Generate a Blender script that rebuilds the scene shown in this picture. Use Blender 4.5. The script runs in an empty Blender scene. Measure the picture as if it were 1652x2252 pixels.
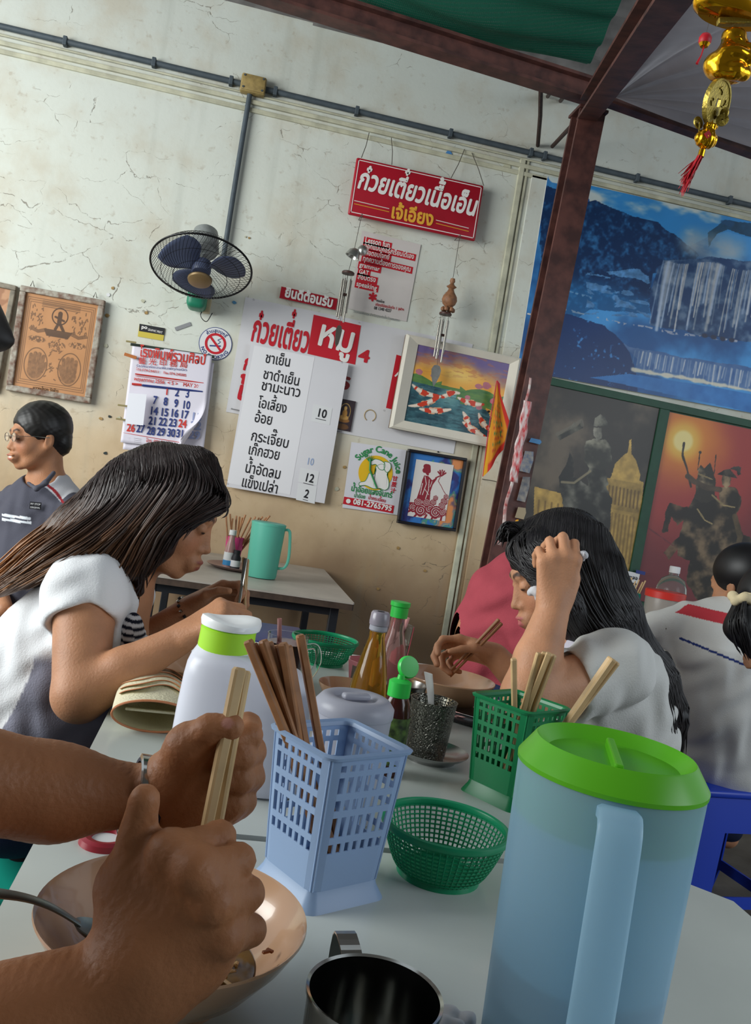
import bpy, bmesh, math, random
import numpy as np
from mathutils import Vector, Matrix
random.seed(7); rng = np.random.default_rng(7)
R = math.radians
SC = bpy.context.scene
COL = SC.collection

# ---------------------------------------------------------------- camera
IMG_W, IMG_H = 1652, 2252
FPX = 1900.0
CAM = Vector((0, 0, 1.15))
YAW, PITCH, ROLL = R(9.7), R(1.35), R(9.3)
_f0 = Vector((math.sin(YAW), math.cos(YAW), 0))
_f = _f0 * math.cos(PITCH) + Vector((0, 0, -math.sin(PITCH)))
_r0 = Vector((math.cos(YAW), -math.sin(YAW), 0))
_u0 = _r0.cross(_f)
CR = _r0 * math.cos(ROLL) + _u0 * math.sin(ROLL)
CU = _u0 * math.cos(ROLL) - _r0 * math.sin(ROLL)
CF = _f
cam_data = bpy.data.cameras.new('camera')
cam_data.sensor_fit = 'VERTICAL'; cam_data.sensor_height = 36.0
cam_data.lens = 36.0 * FPX / IMG_H
cam_data.clip_start = 0.02
cam = bpy.data.objects.new('camera', cam_data); COL.objects.link(cam)
M = Matrix.Identity(4)
for i, v in enumerate((CR, CU, -CF)):
    for j in range(3): M[j][i] = v[j]
M.translation = CAM
cam.matrix_world = M
SC.camera = cam

# ---------------------------------------------------------------- light
SC.view_settings.view_transform = 'Standard'; SC.view_settings.look = 'None'
SC.view_settings.gamma = 1.0; SC.view_settings.use_curve_mapping = False
SC.view_settings.exposure = 0.27
wd = bpy.data.worlds.new('overcast_sky'); SC.world = wd; wd.use_nodes = True
wd.node_tree.nodes['Background'].inputs[0].default_value = (0.82, 0.92, 1.0, 1)
wd.node_tree.nodes['Background'].inputs[1].default_value = 0.58
def area(name, loc, target, sx, sy, power, col=(1, 1, 1)):
    l = bpy.data.lights.new(name, 'AREA'); l.shape = 'RECTANGLE'; l.size = sx; l.size_y = sy
    l.energy = power; l.color = col
    o = bpy.data.objects.new(name, l); COL.objects.link(o); o.location = loc
    o.rotation_euler = (Vector(target) - Vector(loc)).to_track_quat('-Z', 'Y').to_euler()
    return o
area('street_daylight_left', (-3.3, 1.5, 1.95), (1.0, 3.9, 1.4), 2.8, 1.7, 150, (0.97, 1.0, 0.98))
area('street_daylight_right', (3.6, -1.0, 2.4), (0.8, 1.6, 0.9), 2.6, 2.0, 60, (0.84, 0.92, 1.0))
SC.cycles.max_bounces = 8; SC.cycles.transparent_max_bounces = 16
SC.cycles.transmission_bounces = 8
SC.cycles.caustics_reflective = False; SC.cycles.caustics_refractive = False
SC.cycles.sample_clamp_indirect = 4.0
SC.cycles.use_denoising = True

# ---------------------------------------------------------------- projection helpers
def ray(px, py):
    return CF + CR * ((px - IMG_W / 2) / FPX) + CU * (-(py - IMG_H / 2) / FPX)
def P(px, py, d): return CAM + ray(px, py) * d
def onZ(px, py, z=0.75):
    r = ray(px, py); return CAM + r * ((z - CAM.z) / r.z)
def onY(px, py, y):
    r = ray(px, py); return CAM + r * (y / r.y)
WALL = 4.05
TZ = 0.75

# ---------------------------------------------------------------- materials
MATS = {}
def srgb(c):
    if isinstance(c, str):
        c = c.lstrip('#'); c = tuple(int(c[i:i + 2], 16) / 255 for i in (0, 2, 4))
    return tuple((x / 12.92 if x <= 0.04045 else ((x + 0.055) / 1.055) ** 2.4) for x in c)
def mat(name, col, rough=0.5, metal=0.0, trans=0.0, ior=1.45, sss=0.0, noise=0.0, nscale=20.0, bump=0.0, bscale=60.0,
        alpha=1.0, vcol=False, coat=0.0, stretch=None, spec=None, ncol=None, detail=4.0, translucent=0.0, sssr=(1, .35, .2)):
    if name in MATS: return MATS[name]
    m = bpy.data.materials.new(name); m.use_nodes = True; nt = m.node_tree; N = nt.nodes; L = nt.links
    b = N['Principled BSDF']; c = (*srgb(col), 1)
    b.inputs['Base Color'].default_value = c
    b.inputs['Roughness'].default_value = rough; b.inputs['Metallic'].default_value = metal
    b.inputs['IOR'].default_value = ior
    b.inputs['Transmission Weight'].default_value = trans
    b.inputs['Alpha'].default_value = alpha
    b.inputs['Coat Weight'].default_value = coat
    if spec is not None: b.inputs['Specular IOR Level'].default_value = spec
    if sss:
        b.inputs['Subsurface Weight'].default_value = sss; b.inputs['Subsurface Scale'].default_value = 0.006
        b.inputs['Subsurface Radius'].default_value = sssr
    src = None
    if vcol:
        a = N.new('ShaderNodeAttribute'); a.attribute_name = 'Col'; src = a.outputs['Color']
    tc = None
    def coord():
        nonlocal tc
        if tc is None:
            t = N.new('ShaderNodeTexCoord'); tc = t.outputs['Object']
            if stretch:
                mp = N.new('ShaderNodeMapping'); mp.inputs['Scale'].default_value = stretch
                L.new(tc, mp.inputs['Vector']); tc = mp.outputs['Vector']
        return tc
    if noise or ncol:
        n = N.new('ShaderNodeTexNoise'); n.inputs['Scale'].default_value = nscale; n.inputs['Detail'].default_value = detail
        L.new(coord(), n.inputs['Vector'])
        mx = N.new('ShaderNodeMix'); mx.data_type = 'RGBA'; mx.blend_type = 'MIX' if ncol else 'MULTIPLY'
        r = N.new('ShaderNodeMapRange'); L.new(n.outputs['Fac'], r.inputs[0])
        r.inputs[1].default_value = 0.35; r.inputs[2].default_value = 0.65
        L.new(r.outputs[0], mx.inputs[0])
        mx.inputs[6].default_value = c
        if src is not None: L.new(src, mx.inputs[6])
        v = 1 - noise
        mx.inputs[7].default_value = (*srgb(ncol), 1) if ncol else (v, v, v, 1)
        src = mx.outputs[2]
    if src is not None: L.new(src, b.inputs['Base Color'])
    if bump:
        n2 = N.new('ShaderNodeTexNoise'); n2.inputs['Scale'].default_value = bscale; n2.inputs['Detail'].default_value = 6
        L.new(coord(), n2.inputs['Vector'])
        bp = N.new('ShaderNodeBump'); bp.inputs['Strength'].default_value = bump; bp.inputs['Distance'].default_value = 0.004
        L.new(n2.outputs['Fac'], bp.inputs['Height']); L.new(bp.outputs[0], b.inputs['Normal'])
    if translucent:
        out = N['Material Output']; tr = N.new('ShaderNodeBsdfTranslucent'); tr.inputs[0].default_value = c
        if src is not None: L.new(src, tr.inputs[0])
        ms = N.new('ShaderNodeMixShader'); ms.inputs[0].default_value = translucent
        L.new(b.outputs[0], ms.inputs[1]); L.new(tr.outputs[0], ms.inputs[2]); L.new(ms.outputs[0], out.inputs[0])
    MATS[name] = m
    return m

# ---------------------------------------------------------------- mesh helpers
def link(name, me, m=None, parent=None, smooth=False, loc=None, mw=None):
    o = bpy.data.objects.new(name, me); COL.objects.link(o)
    if m is not None:
        for q in (m if isinstance(m, (list, tuple)) else [m]): me.materials.append(q)
    if smooth and hasattr(me, 'polygons') and len(me.polygons):
        me.polygons.foreach_set('use_smooth', np.ones(len(me.polygons), bool))
    if parent is not None: o.parent = parent
    if mw is not None: o.matrix_local = mw
    elif loc is not None: o.location = loc
    return o
def tag(o, label=None, cat=None, group=None, kind=None):
    if label: o['label'] = label
    if cat: o['category'] = cat
    if group: o['group'] = group
    if kind: o['kind'] = kind
    return o
def thing(name, label, cat, loc=(0, 0, 0), rotz=0, group=None, mw=None):
    o = bpy.data.objects.new(name, None); COL.objects.link(o); o.empty_display_size = 0.05
    if mw is not None: o.matrix_world = mw
    else: o.location = loc; o.rotation_euler = (0, 0, rotz)
    tag(o, label, cat, group); return o
def pyd(name, V, F, m=None, parent=None, smooth=False, **k):
    me = bpy.data.meshes.new(name); me.from_pydata([tuple(v) for v in V], [], F); me.update()
    return link(name, me, m, parent, smooth, **k)
class MB:
    """collects simple shapes into one bmesh"""
    def __init__(s): s.b = bmesh.new()
    def box(s, c, size, rot=None, bev=0.0, seg=2):
        g = bmesh.ops.create_cube(s.b, size=1.0); vs = g['verts']
        bmesh.ops.scale(s.b, vec=size, verts=vs)
        if bev:
            es = list({e for v in vs for e in v.link_edges})
            r = bmesh.ops.bevel(s.b, geom=es, offset=bev, segments=seg, affect='EDGES', profile=0.5)
            vs = list({v for f in r['faces'] for v in f.verts} | {v for v in vs if v.is_valid})
        M = Matrix.Translation(Vector(c)) @ (rot.to_4x4() if rot is not None else Matrix.Identity(4))
        bmesh.ops.transform(s.b, matrix=M, verts=vs); return s
    def tube(s, pts, r, n=8, caps=True, flat=1.0):
        pts = [Vector(p) for p in pts]; k = len(pts)
        rs = r if isinstance(r, (list, tuple)) else [r] * k
        rings = []; up = None
        for i, p in enumerate(pts):
            t = (pts[min(i + 1, k - 1)] - pts[max(i - 1, 0)]).normalized()
            if up is None:
                up = Vector((0, 0, 1)) if abs(t.z) < 0.9 else Vector((1, 0, 0))
            a = t.cross(up).normalized(); up = a.cross(t).normalized()
            rings.append([s.b.verts.new(p + a * math.cos(2 * math.pi * j / n) * rs[i] + up * math.sin(2 * math.pi * j / n) * rs[i] * flat) for j in range(n)])
        for q in range(k - 1):
            for j in range(n):
                s.b.faces.new((rings[q][j], rings[q][(j + 1) % n], rings[q + 1][(j + 1) % n], rings[q + 1][j]))
        if caps:
            s.b.faces.new(rings[0][::-1]); s.b.faces.new(rings[-1])
        return s
    def loft(s, rings, cap0=False, cap1=False, close=True):
        RR = [[s.b.verts.new(p) for p in r] for r in rings]; n = len(RR[0])
        for q in range(len(RR) - 1):
            for j in range(n if close else n - 1):
                s.b.faces.new((RR[q][j], RR[q][(j + 1) % n], RR[q + 1][(j + 1) % n], RR[q + 1][j]))
        if cap0: s.b.faces.new(RR[0][::-1])
        if cap1: s.b.faces.new(RR[-1])
        return s
    def lathe(s, prof, n=48, c=(0, 0, 0), rot=None, sx=1, sy=1):
        M = Matrix.Translation(Vector(c)) @ (rot.to_4x4() if rot is not None else Matrix.Identity(4))
        RR = []
        for (r, z) in prof:
            if r < 1e-6: RR.append([s.b.verts.new(M @ Vector((0, 0, z)))])
            else: RR.append([s.b.verts.new(M @ Vector((r * sx * math.cos(2 * math.pi * j / n), r * sy * math.sin(2 * math.pi * j / n), z))) for j in range(n)])
        for a, b in zip(RR, RR[1:]):
            for j in range(n):
                j2 = (j + 1) % n
                if len(a) == 1 and len(b) == 1: continue
                if len(a) == 1: s.b.faces.new((a[0], b[j2], b[j]))
                elif len(b) == 1: s.b.faces.new((a[j], a[j2], b[0]))
                else: s.b.faces.new((a[j], a[j2], b[j2], b[j]))
        return s
    def quad(s, *p):
        s.b.faces.new([s.b.verts.new(q) for q in p]); return s
    def prism(s, poly, z0, z1, M=None):
        """polygon in local xz -> thickness along y from z0..z1 (y)"""
        M = M or Matrix.Identity(4)
        a = [s.b.verts.new(M @ Vector((x, z0, y))) for x, y in poly]; b = [s.b.verts.new(M @ Vector((x, z1, y))) for x, y in poly]
        n = len(poly)
        f1 = s.b.faces.new(a); f2 = s.b.faces.new(b[::-1])
        for i in range(n): s.b.faces.new((a[(i + 1) % n], a[i], b[i], b[(i + 1) % n]))
        bmesh.ops.triangulate(s.b, faces=[f1, f2])
        return s
    def build(s, name, m=None, parent=None, smooth=False, norm=True, **k):
        if norm: bmesh.ops.recalc_face_normals(s.b, faces=s.b.faces)
        me = bpy.data.meshes.new(name); s.b.to_mesh(me); s.b.free()
        o = link(name, me, m, parent, smooth, **k)
        if smooth and smooth != 'all': 
            me.set_sharp_from_angle(angle=R(40))
        return o
def solid(o, th, off=0):
    md = o.modifiers.new('thickness', 'SOLIDIFY'); md.thickness = th; md.offset = off; return o
def bend(pts, n=8):
    """catmull-rom resample"""
    pts = [Vector(p) for p in pts]; q = [pts[0] * 2 - pts[1]] + pts + [pts[-1] * 2 - pts[-2]]; out = []
    for i in range(1, len(q) - 2):
        for t in range(n):
            u = t / n; a, b, c, d = q[i - 1], q[i], q[i + 1], q[i + 2]
            out.append(0.5 * ((2 * b) + (c - a) * u + (2 * a - 5 * b + 4 * c - d) * u * u + (-a + 3 * b - 3 * c + d) * u ** 3))
    out.append(q[-2]); return out
def zrot(a): return Matrix.Rotation(a, 3, 'Z')
def align(d, roll=0.0):
    """3x3 matrix taking +Z to direction d"""
    return (Vector(d).to_track_quat('Z', 'Y').to_matrix() @ Matrix.Rotation(roll, 3, 'Z'))

# ---------------------------------------------------------------- lettering (thin mesh, glyph by glyph)
_GL = {}
def _glyph(ch):
    if ch in _GL: return _GL[ch]
    def ev(s):
        c = bpy.data.curves.new('g', 'FONT'); c.body = s; c.size = 1.0; c.resolution_u = 3
        o = bpy.data.objects.new('g', c); COL.objects.link(o)
        bpy.context.view_layer.update()
        me = bpy.data.meshes.new_from_object(o.evaluated_get(bpy.context.evaluated_depsgraph_get()))
        V = [tuple(v.co) for v in me.vertices]; F = [tuple(p.vertices) for p in me.polygons]
        bpy.data.objects.remove(o); bpy.data.curves.remove(c); bpy.data.meshes.remove(me)
        return V, F
    V, F = ev(ch) if ch != ' ' else ([], [])
    key = 'I'
    def w(s): return max(v[0] for v in ev(s)[0])
    if '_base' not in _GL: _GL['_base'] = w(key + key)
    adv = w(key + ch + key) - _GL['_base']
    _GL[ch] = (V, F, adv); return _GL[ch]
_UP = set('ิีึืั็'); _TONE = set('่้๊๋์')
def lettering(txt, size, name='lettering', m=None, parent=None, x=0, z=0, y=-0.002, width=None, bold=0.0, shear=0.0, align_='L', mw=None,
              raise_=0.24, sx=1.0):
    V = []; F = []; pen = 0.0; prev = ''
    for i, ch in enumerate(txt):
        gv, gf, adv = _glyph(ch)
        dz = 0.0; dx = 0.0
        if ch in _TONE:
            if prev in _UP or (i + 1 < len(txt) and txt[i + 1] == 'ำ'): dz = raise_
        if ch not in _TONE and ch not in _UP and ch not in 'ุู': pass
        copies = [(0, 0)]
        if bold: copies += [(bold * math.cos(a), bold * math.sin(a)) for a in (0.4, 1.6, 2.7, 3.9, 5.2)]
        for ci, (bx, bz) in enumerate(copies):
            n0 = len(V)
            V += [((pen + v[0] + dx + bx), v[1] + dz + bz, -0.00012 * ci - 0.00007 * (i % 2)) for v in gv]
            F += [tuple(n0 + q for q in f) for f in gf]
        pen += adv; prev = ch
    s = size; k = sx
    if width is not None: k = width / max(pen * s, 1e-6)
    ox = {'L': 0, 'C': -pen * s * k / 2, 'R': -pen * s * k}[align_]
    VV = [(x + ox + v[0] * s * k + shear * v[1] * s, y + v[2], z + v[1] * s) for v in V]
    return pyd(name, VV, F, m, parent, mw=mw)

# ---------------------------------------------------------------- wall frames
def wall_mw(px, py, off=0.0, ang=0.0):
    p = onY(px, py, WALL - off)
    return Matrix.Translation(p) @ Matrix.Rotation(ang, 4, 'Y')
def wframe(tl, tr, bl, off=0.0):
    """local frame (x right, z up, -y towards room) from three pixel corners on the wall; returns matrix with origin at bottom-left, width, height"""
    a, b, c = (onY(*q, WALL - off) for q in (tl, tr, bl))
    ux = (b - a); w = ux.length
    ang = -math.atan2(ux.z, ux.x)
    vz = (a - c); xdir = ux.normalized(); zdir = Vector((-xdir.z, 0, xdir.x)); h = vz.dot(zdir)
    c = a - zdir * h
    return Matrix.Translation(c) @ Matrix.Rotation(ang, 4, 'Y'), w, h
def to_local(mw, px, py, off=0.0):
    q = mw.inverted() @ onY(px, py, WALL - off); return (q.x, q.z)

# ---------------------------------------------------------------- flat print painted per vertex
def picture(name, w, h, nx, ny, fn, m, parent=None, y=-0.001, x0=0, z0=0, **k):
    """grid of w x h; fn(u,v) -> (n,3) sRGB, u right 0..1, v up 0..1"""
    u, v = np.meshgrid(np.linspace(0, 1, nx), np.linspace(0, 1, ny)); u = u.ravel(); v = v.ravel()
    V = np.stack([x0 + u * w, np.full_like(u, y), z0 + v * h], 1)
    i = np.arange((ny - 1) * (nx - 1)); r = i // (nx - 1); c = i % (nx - 1); a = r * nx + c
    F = np.stack([a, a + 1, a + nx + 1, a + nx], 1)
    me = bpy.data.meshes.new(name)
    me.vertices.add(len(V)); me.vertices.foreach_set('co', V.astype(np.float32).ravel())
    me.loops.add(F.size); me.loops.foreach_set('vertex_index', F.astype(np.int32).ravel())
    me.polygons.add(len(F)); me.polygons.foreach_set('loop_start', np.arange(0, F.size, 4, dtype=np.int32))
    me.update()
    c = np.clip(fn(u, v), 0, 1); c = np.where(c <= 0.04045, c / 12.92, ((c + 0.055) / 1.055) ** 2.4)
    ca = me.color_attributes.new('Col', 'FLOAT_COLOR', 'POINT')
    ca.data.foreach_set('color', np.concatenate([c, np.ones((len(c), 1))], 1).astype(np.float32).ravel())
    return link(name, me, m, parent, **k)
def hx(s): s = s.lstrip('#'); return np.array([int(s[i:i + 2], 16) / 255 for i in (0, 2, 4)])
def vn(u, v, s, seed=0, oct=4):
    """value noise fbm"""
    out = np.zeros_like(u); amp = 0.5
    for o in range(oct):
        x = u * s + seed * 17.3 + o * 7.1; y = v * s + seed * 5.7 + o * 3.3
        xi = np.floor(x).astype(int); yi = np.floor(y).astype(int); fx = x - xi; fy = y - yi
        fx = fx * fx * (3 - 2 * fx); fy = fy * fy * (3 - 2 * fy)
        def hsh(a, b):
            n = (a * 374761393 + b * 668265263 + seed * 1442695) & 0x7fffffff
            n = ((n ^ (n >> 13)) * 1274126177) & 0x7fffffff
            return ((n ^ (n >> 16)) & 0xffff) / 65535.0
        q = (hsh(xi, yi) * (1 - fx) + hsh(xi + 1, yi) * fx) * (1 - fy) + (hsh(xi, yi + 1) * (1 - fx) + hsh(xi + 1, yi + 1) * fx) * fy
        out += q * amp; amp *= 0.5; s = s * 2
    return out
def mixc(a, b, t):
    t = np.clip(t, 0, 1)[..., None] if np.ndim(t) else t
    return a * (1 - t) + b * t
def sst(e0, e1, x):
    t = np.clip((x - e0) / (e1 - e0 + 1e-12), 0, 1); return t * t * (3 - 2 * t)
def inpoly(u, v, poly):
    c = np.zeros(len(u), bool); n = len(poly)
    for i in range(n):
        x1, y1 = poly[i]; x2, y2 = poly[i - 1]
        if y1 == y2: continue
        k = ((y1 > v) != (y2 > v)) & (u < (x2 - x1) * (v - y1) / (y2 - y1) + x1); c ^= k
    return c
def segd(u, v, pts, asp=1.0):
    d = np.full(len(u), 9.0)
    for (x1, y1), (x2, y2) in zip(pts, pts[1:]):
        dx = (x2 - x1) * asp; dy = y2 - y1; px = (u - x1) * asp; py = v - y1
        t = np.clip((px * dx + py * dy) / (dx * dx + dy * dy + 1e-12), 0, 1)
        d = np.minimum(d, np.hypot(px - t * dx, py - t * dy))
    return d

# ---------------------------------------------------------------- implicit figures
class Fig:
    """smooth union / difference of round cones and ellipsoids, meshed by sparse surface nets"""
    def __init__(s, k=0.012): s.ops = []; s.k = k; s.zones = []
    def cap(s, p0, p1, r0, r1, k=None, op='+', sc=None): s.ops.append(('c', Vector(p0), Vector(p1), r0, r1, s.k if k is None else k, op, sc)); return s
    def chain(s, pts, rs, k=None, op='+'):
        for a, b, ra, rb in zip(pts, pts[1:], rs, rs[1:]): s.cap(a, b, ra, rb, k, op)
        return s
    def ell(s, c, r, rot=None, k=None, op='+'):
        if isinstance(r, (int, float)): r = (r, r, r)
        s.ops.append(('e', Vector(c), Vector(r), rot, 0, s.k if k is None else k, op, None)); return s
    def box(s, c, half, rot=None, rad=0.005, k=None, op='+'):
        s.ops.append(('b', Vector(c), Vector(half), rot, rad, s.k if k is None else k, op, None)); return s
    def zone(s, kind, col, *a, soft=0.004, amt=1.0):
        s.zones.append((kind, col, a, soft, amt)); return s
    @staticmethod
    def _d(op, X):
        if op[0] == 'c':
            a = np.array(op[1], np.float32); b = np.array(op[2], np.float32); ba = b - a
            pa = X - a; h = np.clip((pa @ ba) / (float(ba @ ba) + 1e-12), 0, 1)
            q = pa - h[..., None] * ba
            if op[7] is not None:      # flatten: (direction, factor) shrinks the section along direction
                dr = np.array(op[7][0], np.float32); f = op[7][1]
                q = q + (q @ dr)[..., None] * dr * (1 / f - 1)
                return (np.sqrt((q * q).sum(-1)) - (op[3] + (op[4] - op[3]) * h)) * max(f, 0.5)
            return np.sqrt((q * q).sum(-1)) - (op[3] + (op[4] - op[3]) * h)
        q = X - np.array(op[1], np.float32)
        if op[3] is not None: q = q @ np.array(op[3], np.float32)
        r = np.array(op[2], np.float32)
        if op[0] == 'e':
            k0 = np.sqrt(((q / r) ** 2).sum(-1)); k1 = np.sqrt(((q / (r * r)) ** 2).sum(-1)) + 1e-9
            return np.where(k0 < 1e-3, -r.min(), k0 * (k0 - 1) / k1)
        q = np.abs(q) - (r - op[4])
        return np.sqrt((np.maximum(q, 0) ** 2).sum(-1)) + np.minimum(q.max(-1), 0) - op[4]
    def dist(s, X):
        F = np.full(X.shape[:-1], 10.0, np.float32)
        for o in s.ops:
            d = s._d(o, X); k = max(o[5], 1e-5)
            if o[6] == '+': h = np.maximum(k - np.abs(F - d), 0) / k; F = np.minimum(F, d) - h * h * k * .25
            elif o[6] == '-': h = np.maximum(k - np.abs(F + d), 0) / k; F = np.maximum(F, -d) + h * h * k * .25
            else: F = np.maximum(F, d)
        return F
    def push_out(s, X, gap=.001, it=3):
        X = X.astype(np.float32); e = .002
        for _ in range(it):
            d = s.dist(X); g = np.stack([s.dist(X + np.eye(3, dtype=np.float32)[i] * e) - d for i in range(3)], -1); g /= np.linalg.norm(g, axis=-1, keepdims=True) + 1e-9
            X = X + g * np.maximum(0, gap - d)[..., None]
        return X
    def bounds(s):
        lo = np.full(3, 1e9); hi = -lo
        for o in s.ops:
            if o[6] != '+': continue
            if o[0] == 'c':
                for p, r in ((o[1], o[3]), (o[2], o[4])):
                    lo = np.minimum(lo, np.array(p) - r); hi = np.maximum(hi, np.array(p) + r)
            else:
                r = np.linalg.norm(np.array(o[2])) if o[3] is not None or o[0] == 'b' else np.array(o[2])
                lo = np.minimum(lo, np.array(o[1]) - r); hi = np.maximum(hi, np.array(o[1]) + r)
        return lo, hi
    def mesh(s, name, h=0.004, B=8, disp=None):
        lo, hi = s.bounds(); lo = lo - 2 * h; n = np.ceil((hi - lo) / (h * B)).astype(int) + 1
        g = np.stack(np.meshgrid(*[np.arange(q) for q in n], indexing='ij'), -1).reshape(-1, 3)
        ctr = (lo + (g + 0.5) * h * B).astype(np.float32); hd = h * B * 0.5 * 1.7321
        # coarse pick
        D = np.full(len(ctr), 10.0, np.float32)
        for o in s.ops:
            d = s._d(o, ctr)
            if o[6] == '+': D = np.minimum(D, d - o[5] * 0.5)
        keep = D < hd * 1.3 + 0.010
        g = g[keep]; ctr = ctr[keep]
        loc = np.stack(np.meshgrid(*[np.arange(B + 1)] * 3, indexing='ij'), -1).reshape(-1, 3)
        F = np.full((len(g), len(loc)), 10.0, np.float32)
        org = lo + g * h * B
        lh = (loc * h)
        for o in s.ops:
            dc = s._d(o, ctr); k = max(o[5], 1e-5)
            mk = np.nonzero(dc - hd * 1.3 < k + 0.010)[0]
            if not len(mk): continue
            for c0 in range(0, len(mk), 1500):
                ii = mk[c0:c0 + 1500]
                X = (org[ii][:, None, :] + lh[None]).astype(np.float32)
                d = s._d(o, X); a = F[ii]
                if o[6] == '+':
                    hh = np.maximum(k - np.abs(a - d), 0) / k; F[ii] = np.minimum(a, d) - hh * hh * k * 0.25
                elif o[6] == '-':
                    d = -d; hh = np.maximum(k - np.abs(a - d), 0) / k; F[ii] = np.maximum(a, d) + hh * hh * k * 0.25
                elif o[6] == '&':
                    F[ii] = np.maximum(a, d)
        # '&' must also clear blocks far outside it
        for o in s.ops:
            if o[6] == '&':
                dc = s._d(o, ctr); F[dc > hd * 1.4] = 10.0
        if disp is not None:
            for c0 in range(0, len(g), 1500):
                X = (org[c0:c0 + 1500][:, None, :] + lh[None]); F[c0:c0 + 1500] += disp(X).astype(np.float32)
        F = F.reshape(-1, B + 1, B + 1, B + 1)
        S = F < 0
        N3 = n * B + 2
        def gid(i, j, k): return (i * N3[1] + j) * N3[2] + k
        # active cells
        cs = [S[:, a:B + a, b:B + b, c:B + c] for a in (0, 1) for b in (0, 1) for c in (0, 1)]
        cnt = sum(x.astype(np.int8) for x in cs); act = (cnt > 0) & (cnt < 8)
        bi, i, j, k = np.nonzero(act)
        acc = np.zeros((len(bi), 3)); w = np.zeros(len(bi))
        crn = {}
        for a in (0, 1):
            for b in (0, 1):
                for c in (0, 1): crn[(a, b, c)] = F[bi, i + a, j + b, k + c]
        for ax in range(3):
            for u in (0, 1):
                for v in (0, 1):
                    p = [0, 0, 0]; q = [0, 0, 0]; o1, o2 = [t for t in range(3) if t != ax]
                    p[o1] = q[o1] = u; p[o2] = q[o2] = v; q[ax] = 1
                    fa = crn[tuple(p)]; fb = crn[tuple(q)]; mk = (fa < 0) != (fb < 0)
                    t = np.where(mk, fa / np.where(mk, fa - fb, 1), 0)
                    pt = np.array(p)[None] + np.zeros((len(bi), 3)); pt[:, ax] = t
                    acc[mk] += pt[mk]; w[mk] += 1
        gi = g[bi] * B + np.stack([i, j, k], 1)
        V = lo + (gi + acc / np.maximum(w, 1)[:, None]) * h
        ids = gid(gi[:, 0], gi[:, 1], gi[:, 2]); order = np.argsort(ids); sid = ids[order]
        quads = []
        for ax in range(3):
            o1, o2 = [(1, 2), (2, 0), (0, 1)][ax]
            sl0 = [slice(0, B)] * 3; sl1 = [slice(0, B)] * 3; sl1[ax] = slice(1, B + 1)
            A = S[(slice(None), *sl0)]; Bb = S[(slice(None), *sl1)]
            e = np.argwhere(A != Bb)
            flip = A[tuple(e.T)]
            gc = g[e[:, 0]] * B + e[:, 1:]
            q = []
            for (du, dv) in ((0, 0), (-1, 0), (-1, -1), (0, -1)):
                c = gc.copy(); c[:, o1] += du; c[:, o2] += dv
                idc = gid(c[:, 0], c[:, 1], c[:, 2]); pos = np.clip(np.searchsorted(sid, idc), 0, len(sid) - 1)
                ok = sid[pos] == idc; q.append(np.where(ok, order[pos], -1))
            q = np.stack(q, 1); ok = (q >= 0).all(1); q = q[ok]; fl = flip[ok]
            q[~fl] = q[~fl][:, ::-1]
            quads.append(q)
        Q = np.concatenate(quads)
        used = np.unique(Q); rm = np.full(len(V), -1); rm[used] = np.arange(len(used)); V = V[used]; Q = rm[Q]
        # relax
        for it in range(2):
            A = np.zeros_like(V); W = np.zeros(len(V))
            for a, b in ((0, 1), (1, 2), (2, 3), (3, 0)):
                np.add.at(A, Q[:, a], V[Q[:, b]]); np.add.at(A, Q[:, b], V[Q[:, a]]); np.add.at(W, Q[:, a], 1); np.add.at(W, Q[:, b], 1)
            V = V * 0.5 + 0.5 * A / W[:, None]
        me = bpy.data.meshes.new(name)
        me.vertices.add(len(V)); me.vertices.foreach_set('co', V.astype(np.float32).ravel())
        me.loops.add(Q.size); me.loops.foreach_set('vertex_index', Q.astype(np.int32).ravel())
        me.polygons.add(len(Q)); me.polygons.foreach_set('loop_start', np.arange(0, Q.size, 4, dtype=np.int32))
        me.update()
        s.V = V
        return me
    def build(s, name, m, parent=None, h=0.004, base=None, disp=None, colfn=None, B=8):
        me = s.mesh(name, h, B, disp)
        if base is not None:
            c = np.tile(hx(base) if isinstance(base, str) else np.array(base), (len(s.V), 1))
            X = s.V.astype(np.float32)
            for kind, col, a, soft, amt in s.zones:
                d = s._d((kind, *a, 0, '+', None) if kind == 'c' else (kind, a[0], a[1], a[2] if len(a) > 2 else None, 0, 0, '+', None), X)
                c = mixc(c, hx(col), amt * (1 - sst(-soft, soft, d)))
            if colfn is not None: c = colfn(s.V, c)
            c = np.where(c <= 0.04045, c / 12.92, ((c + 0.055) / 1.055) ** 2.4)
            ca = me.color_attributes.new('Col', 'FLOAT_COLOR', 'POINT')
            ca.data.foreach_set('color', np.concatenate([c, np.ones((len(c), 1))], 1).astype(np.float32).ravel())
        return link(name, me, m, parent, True)
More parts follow.
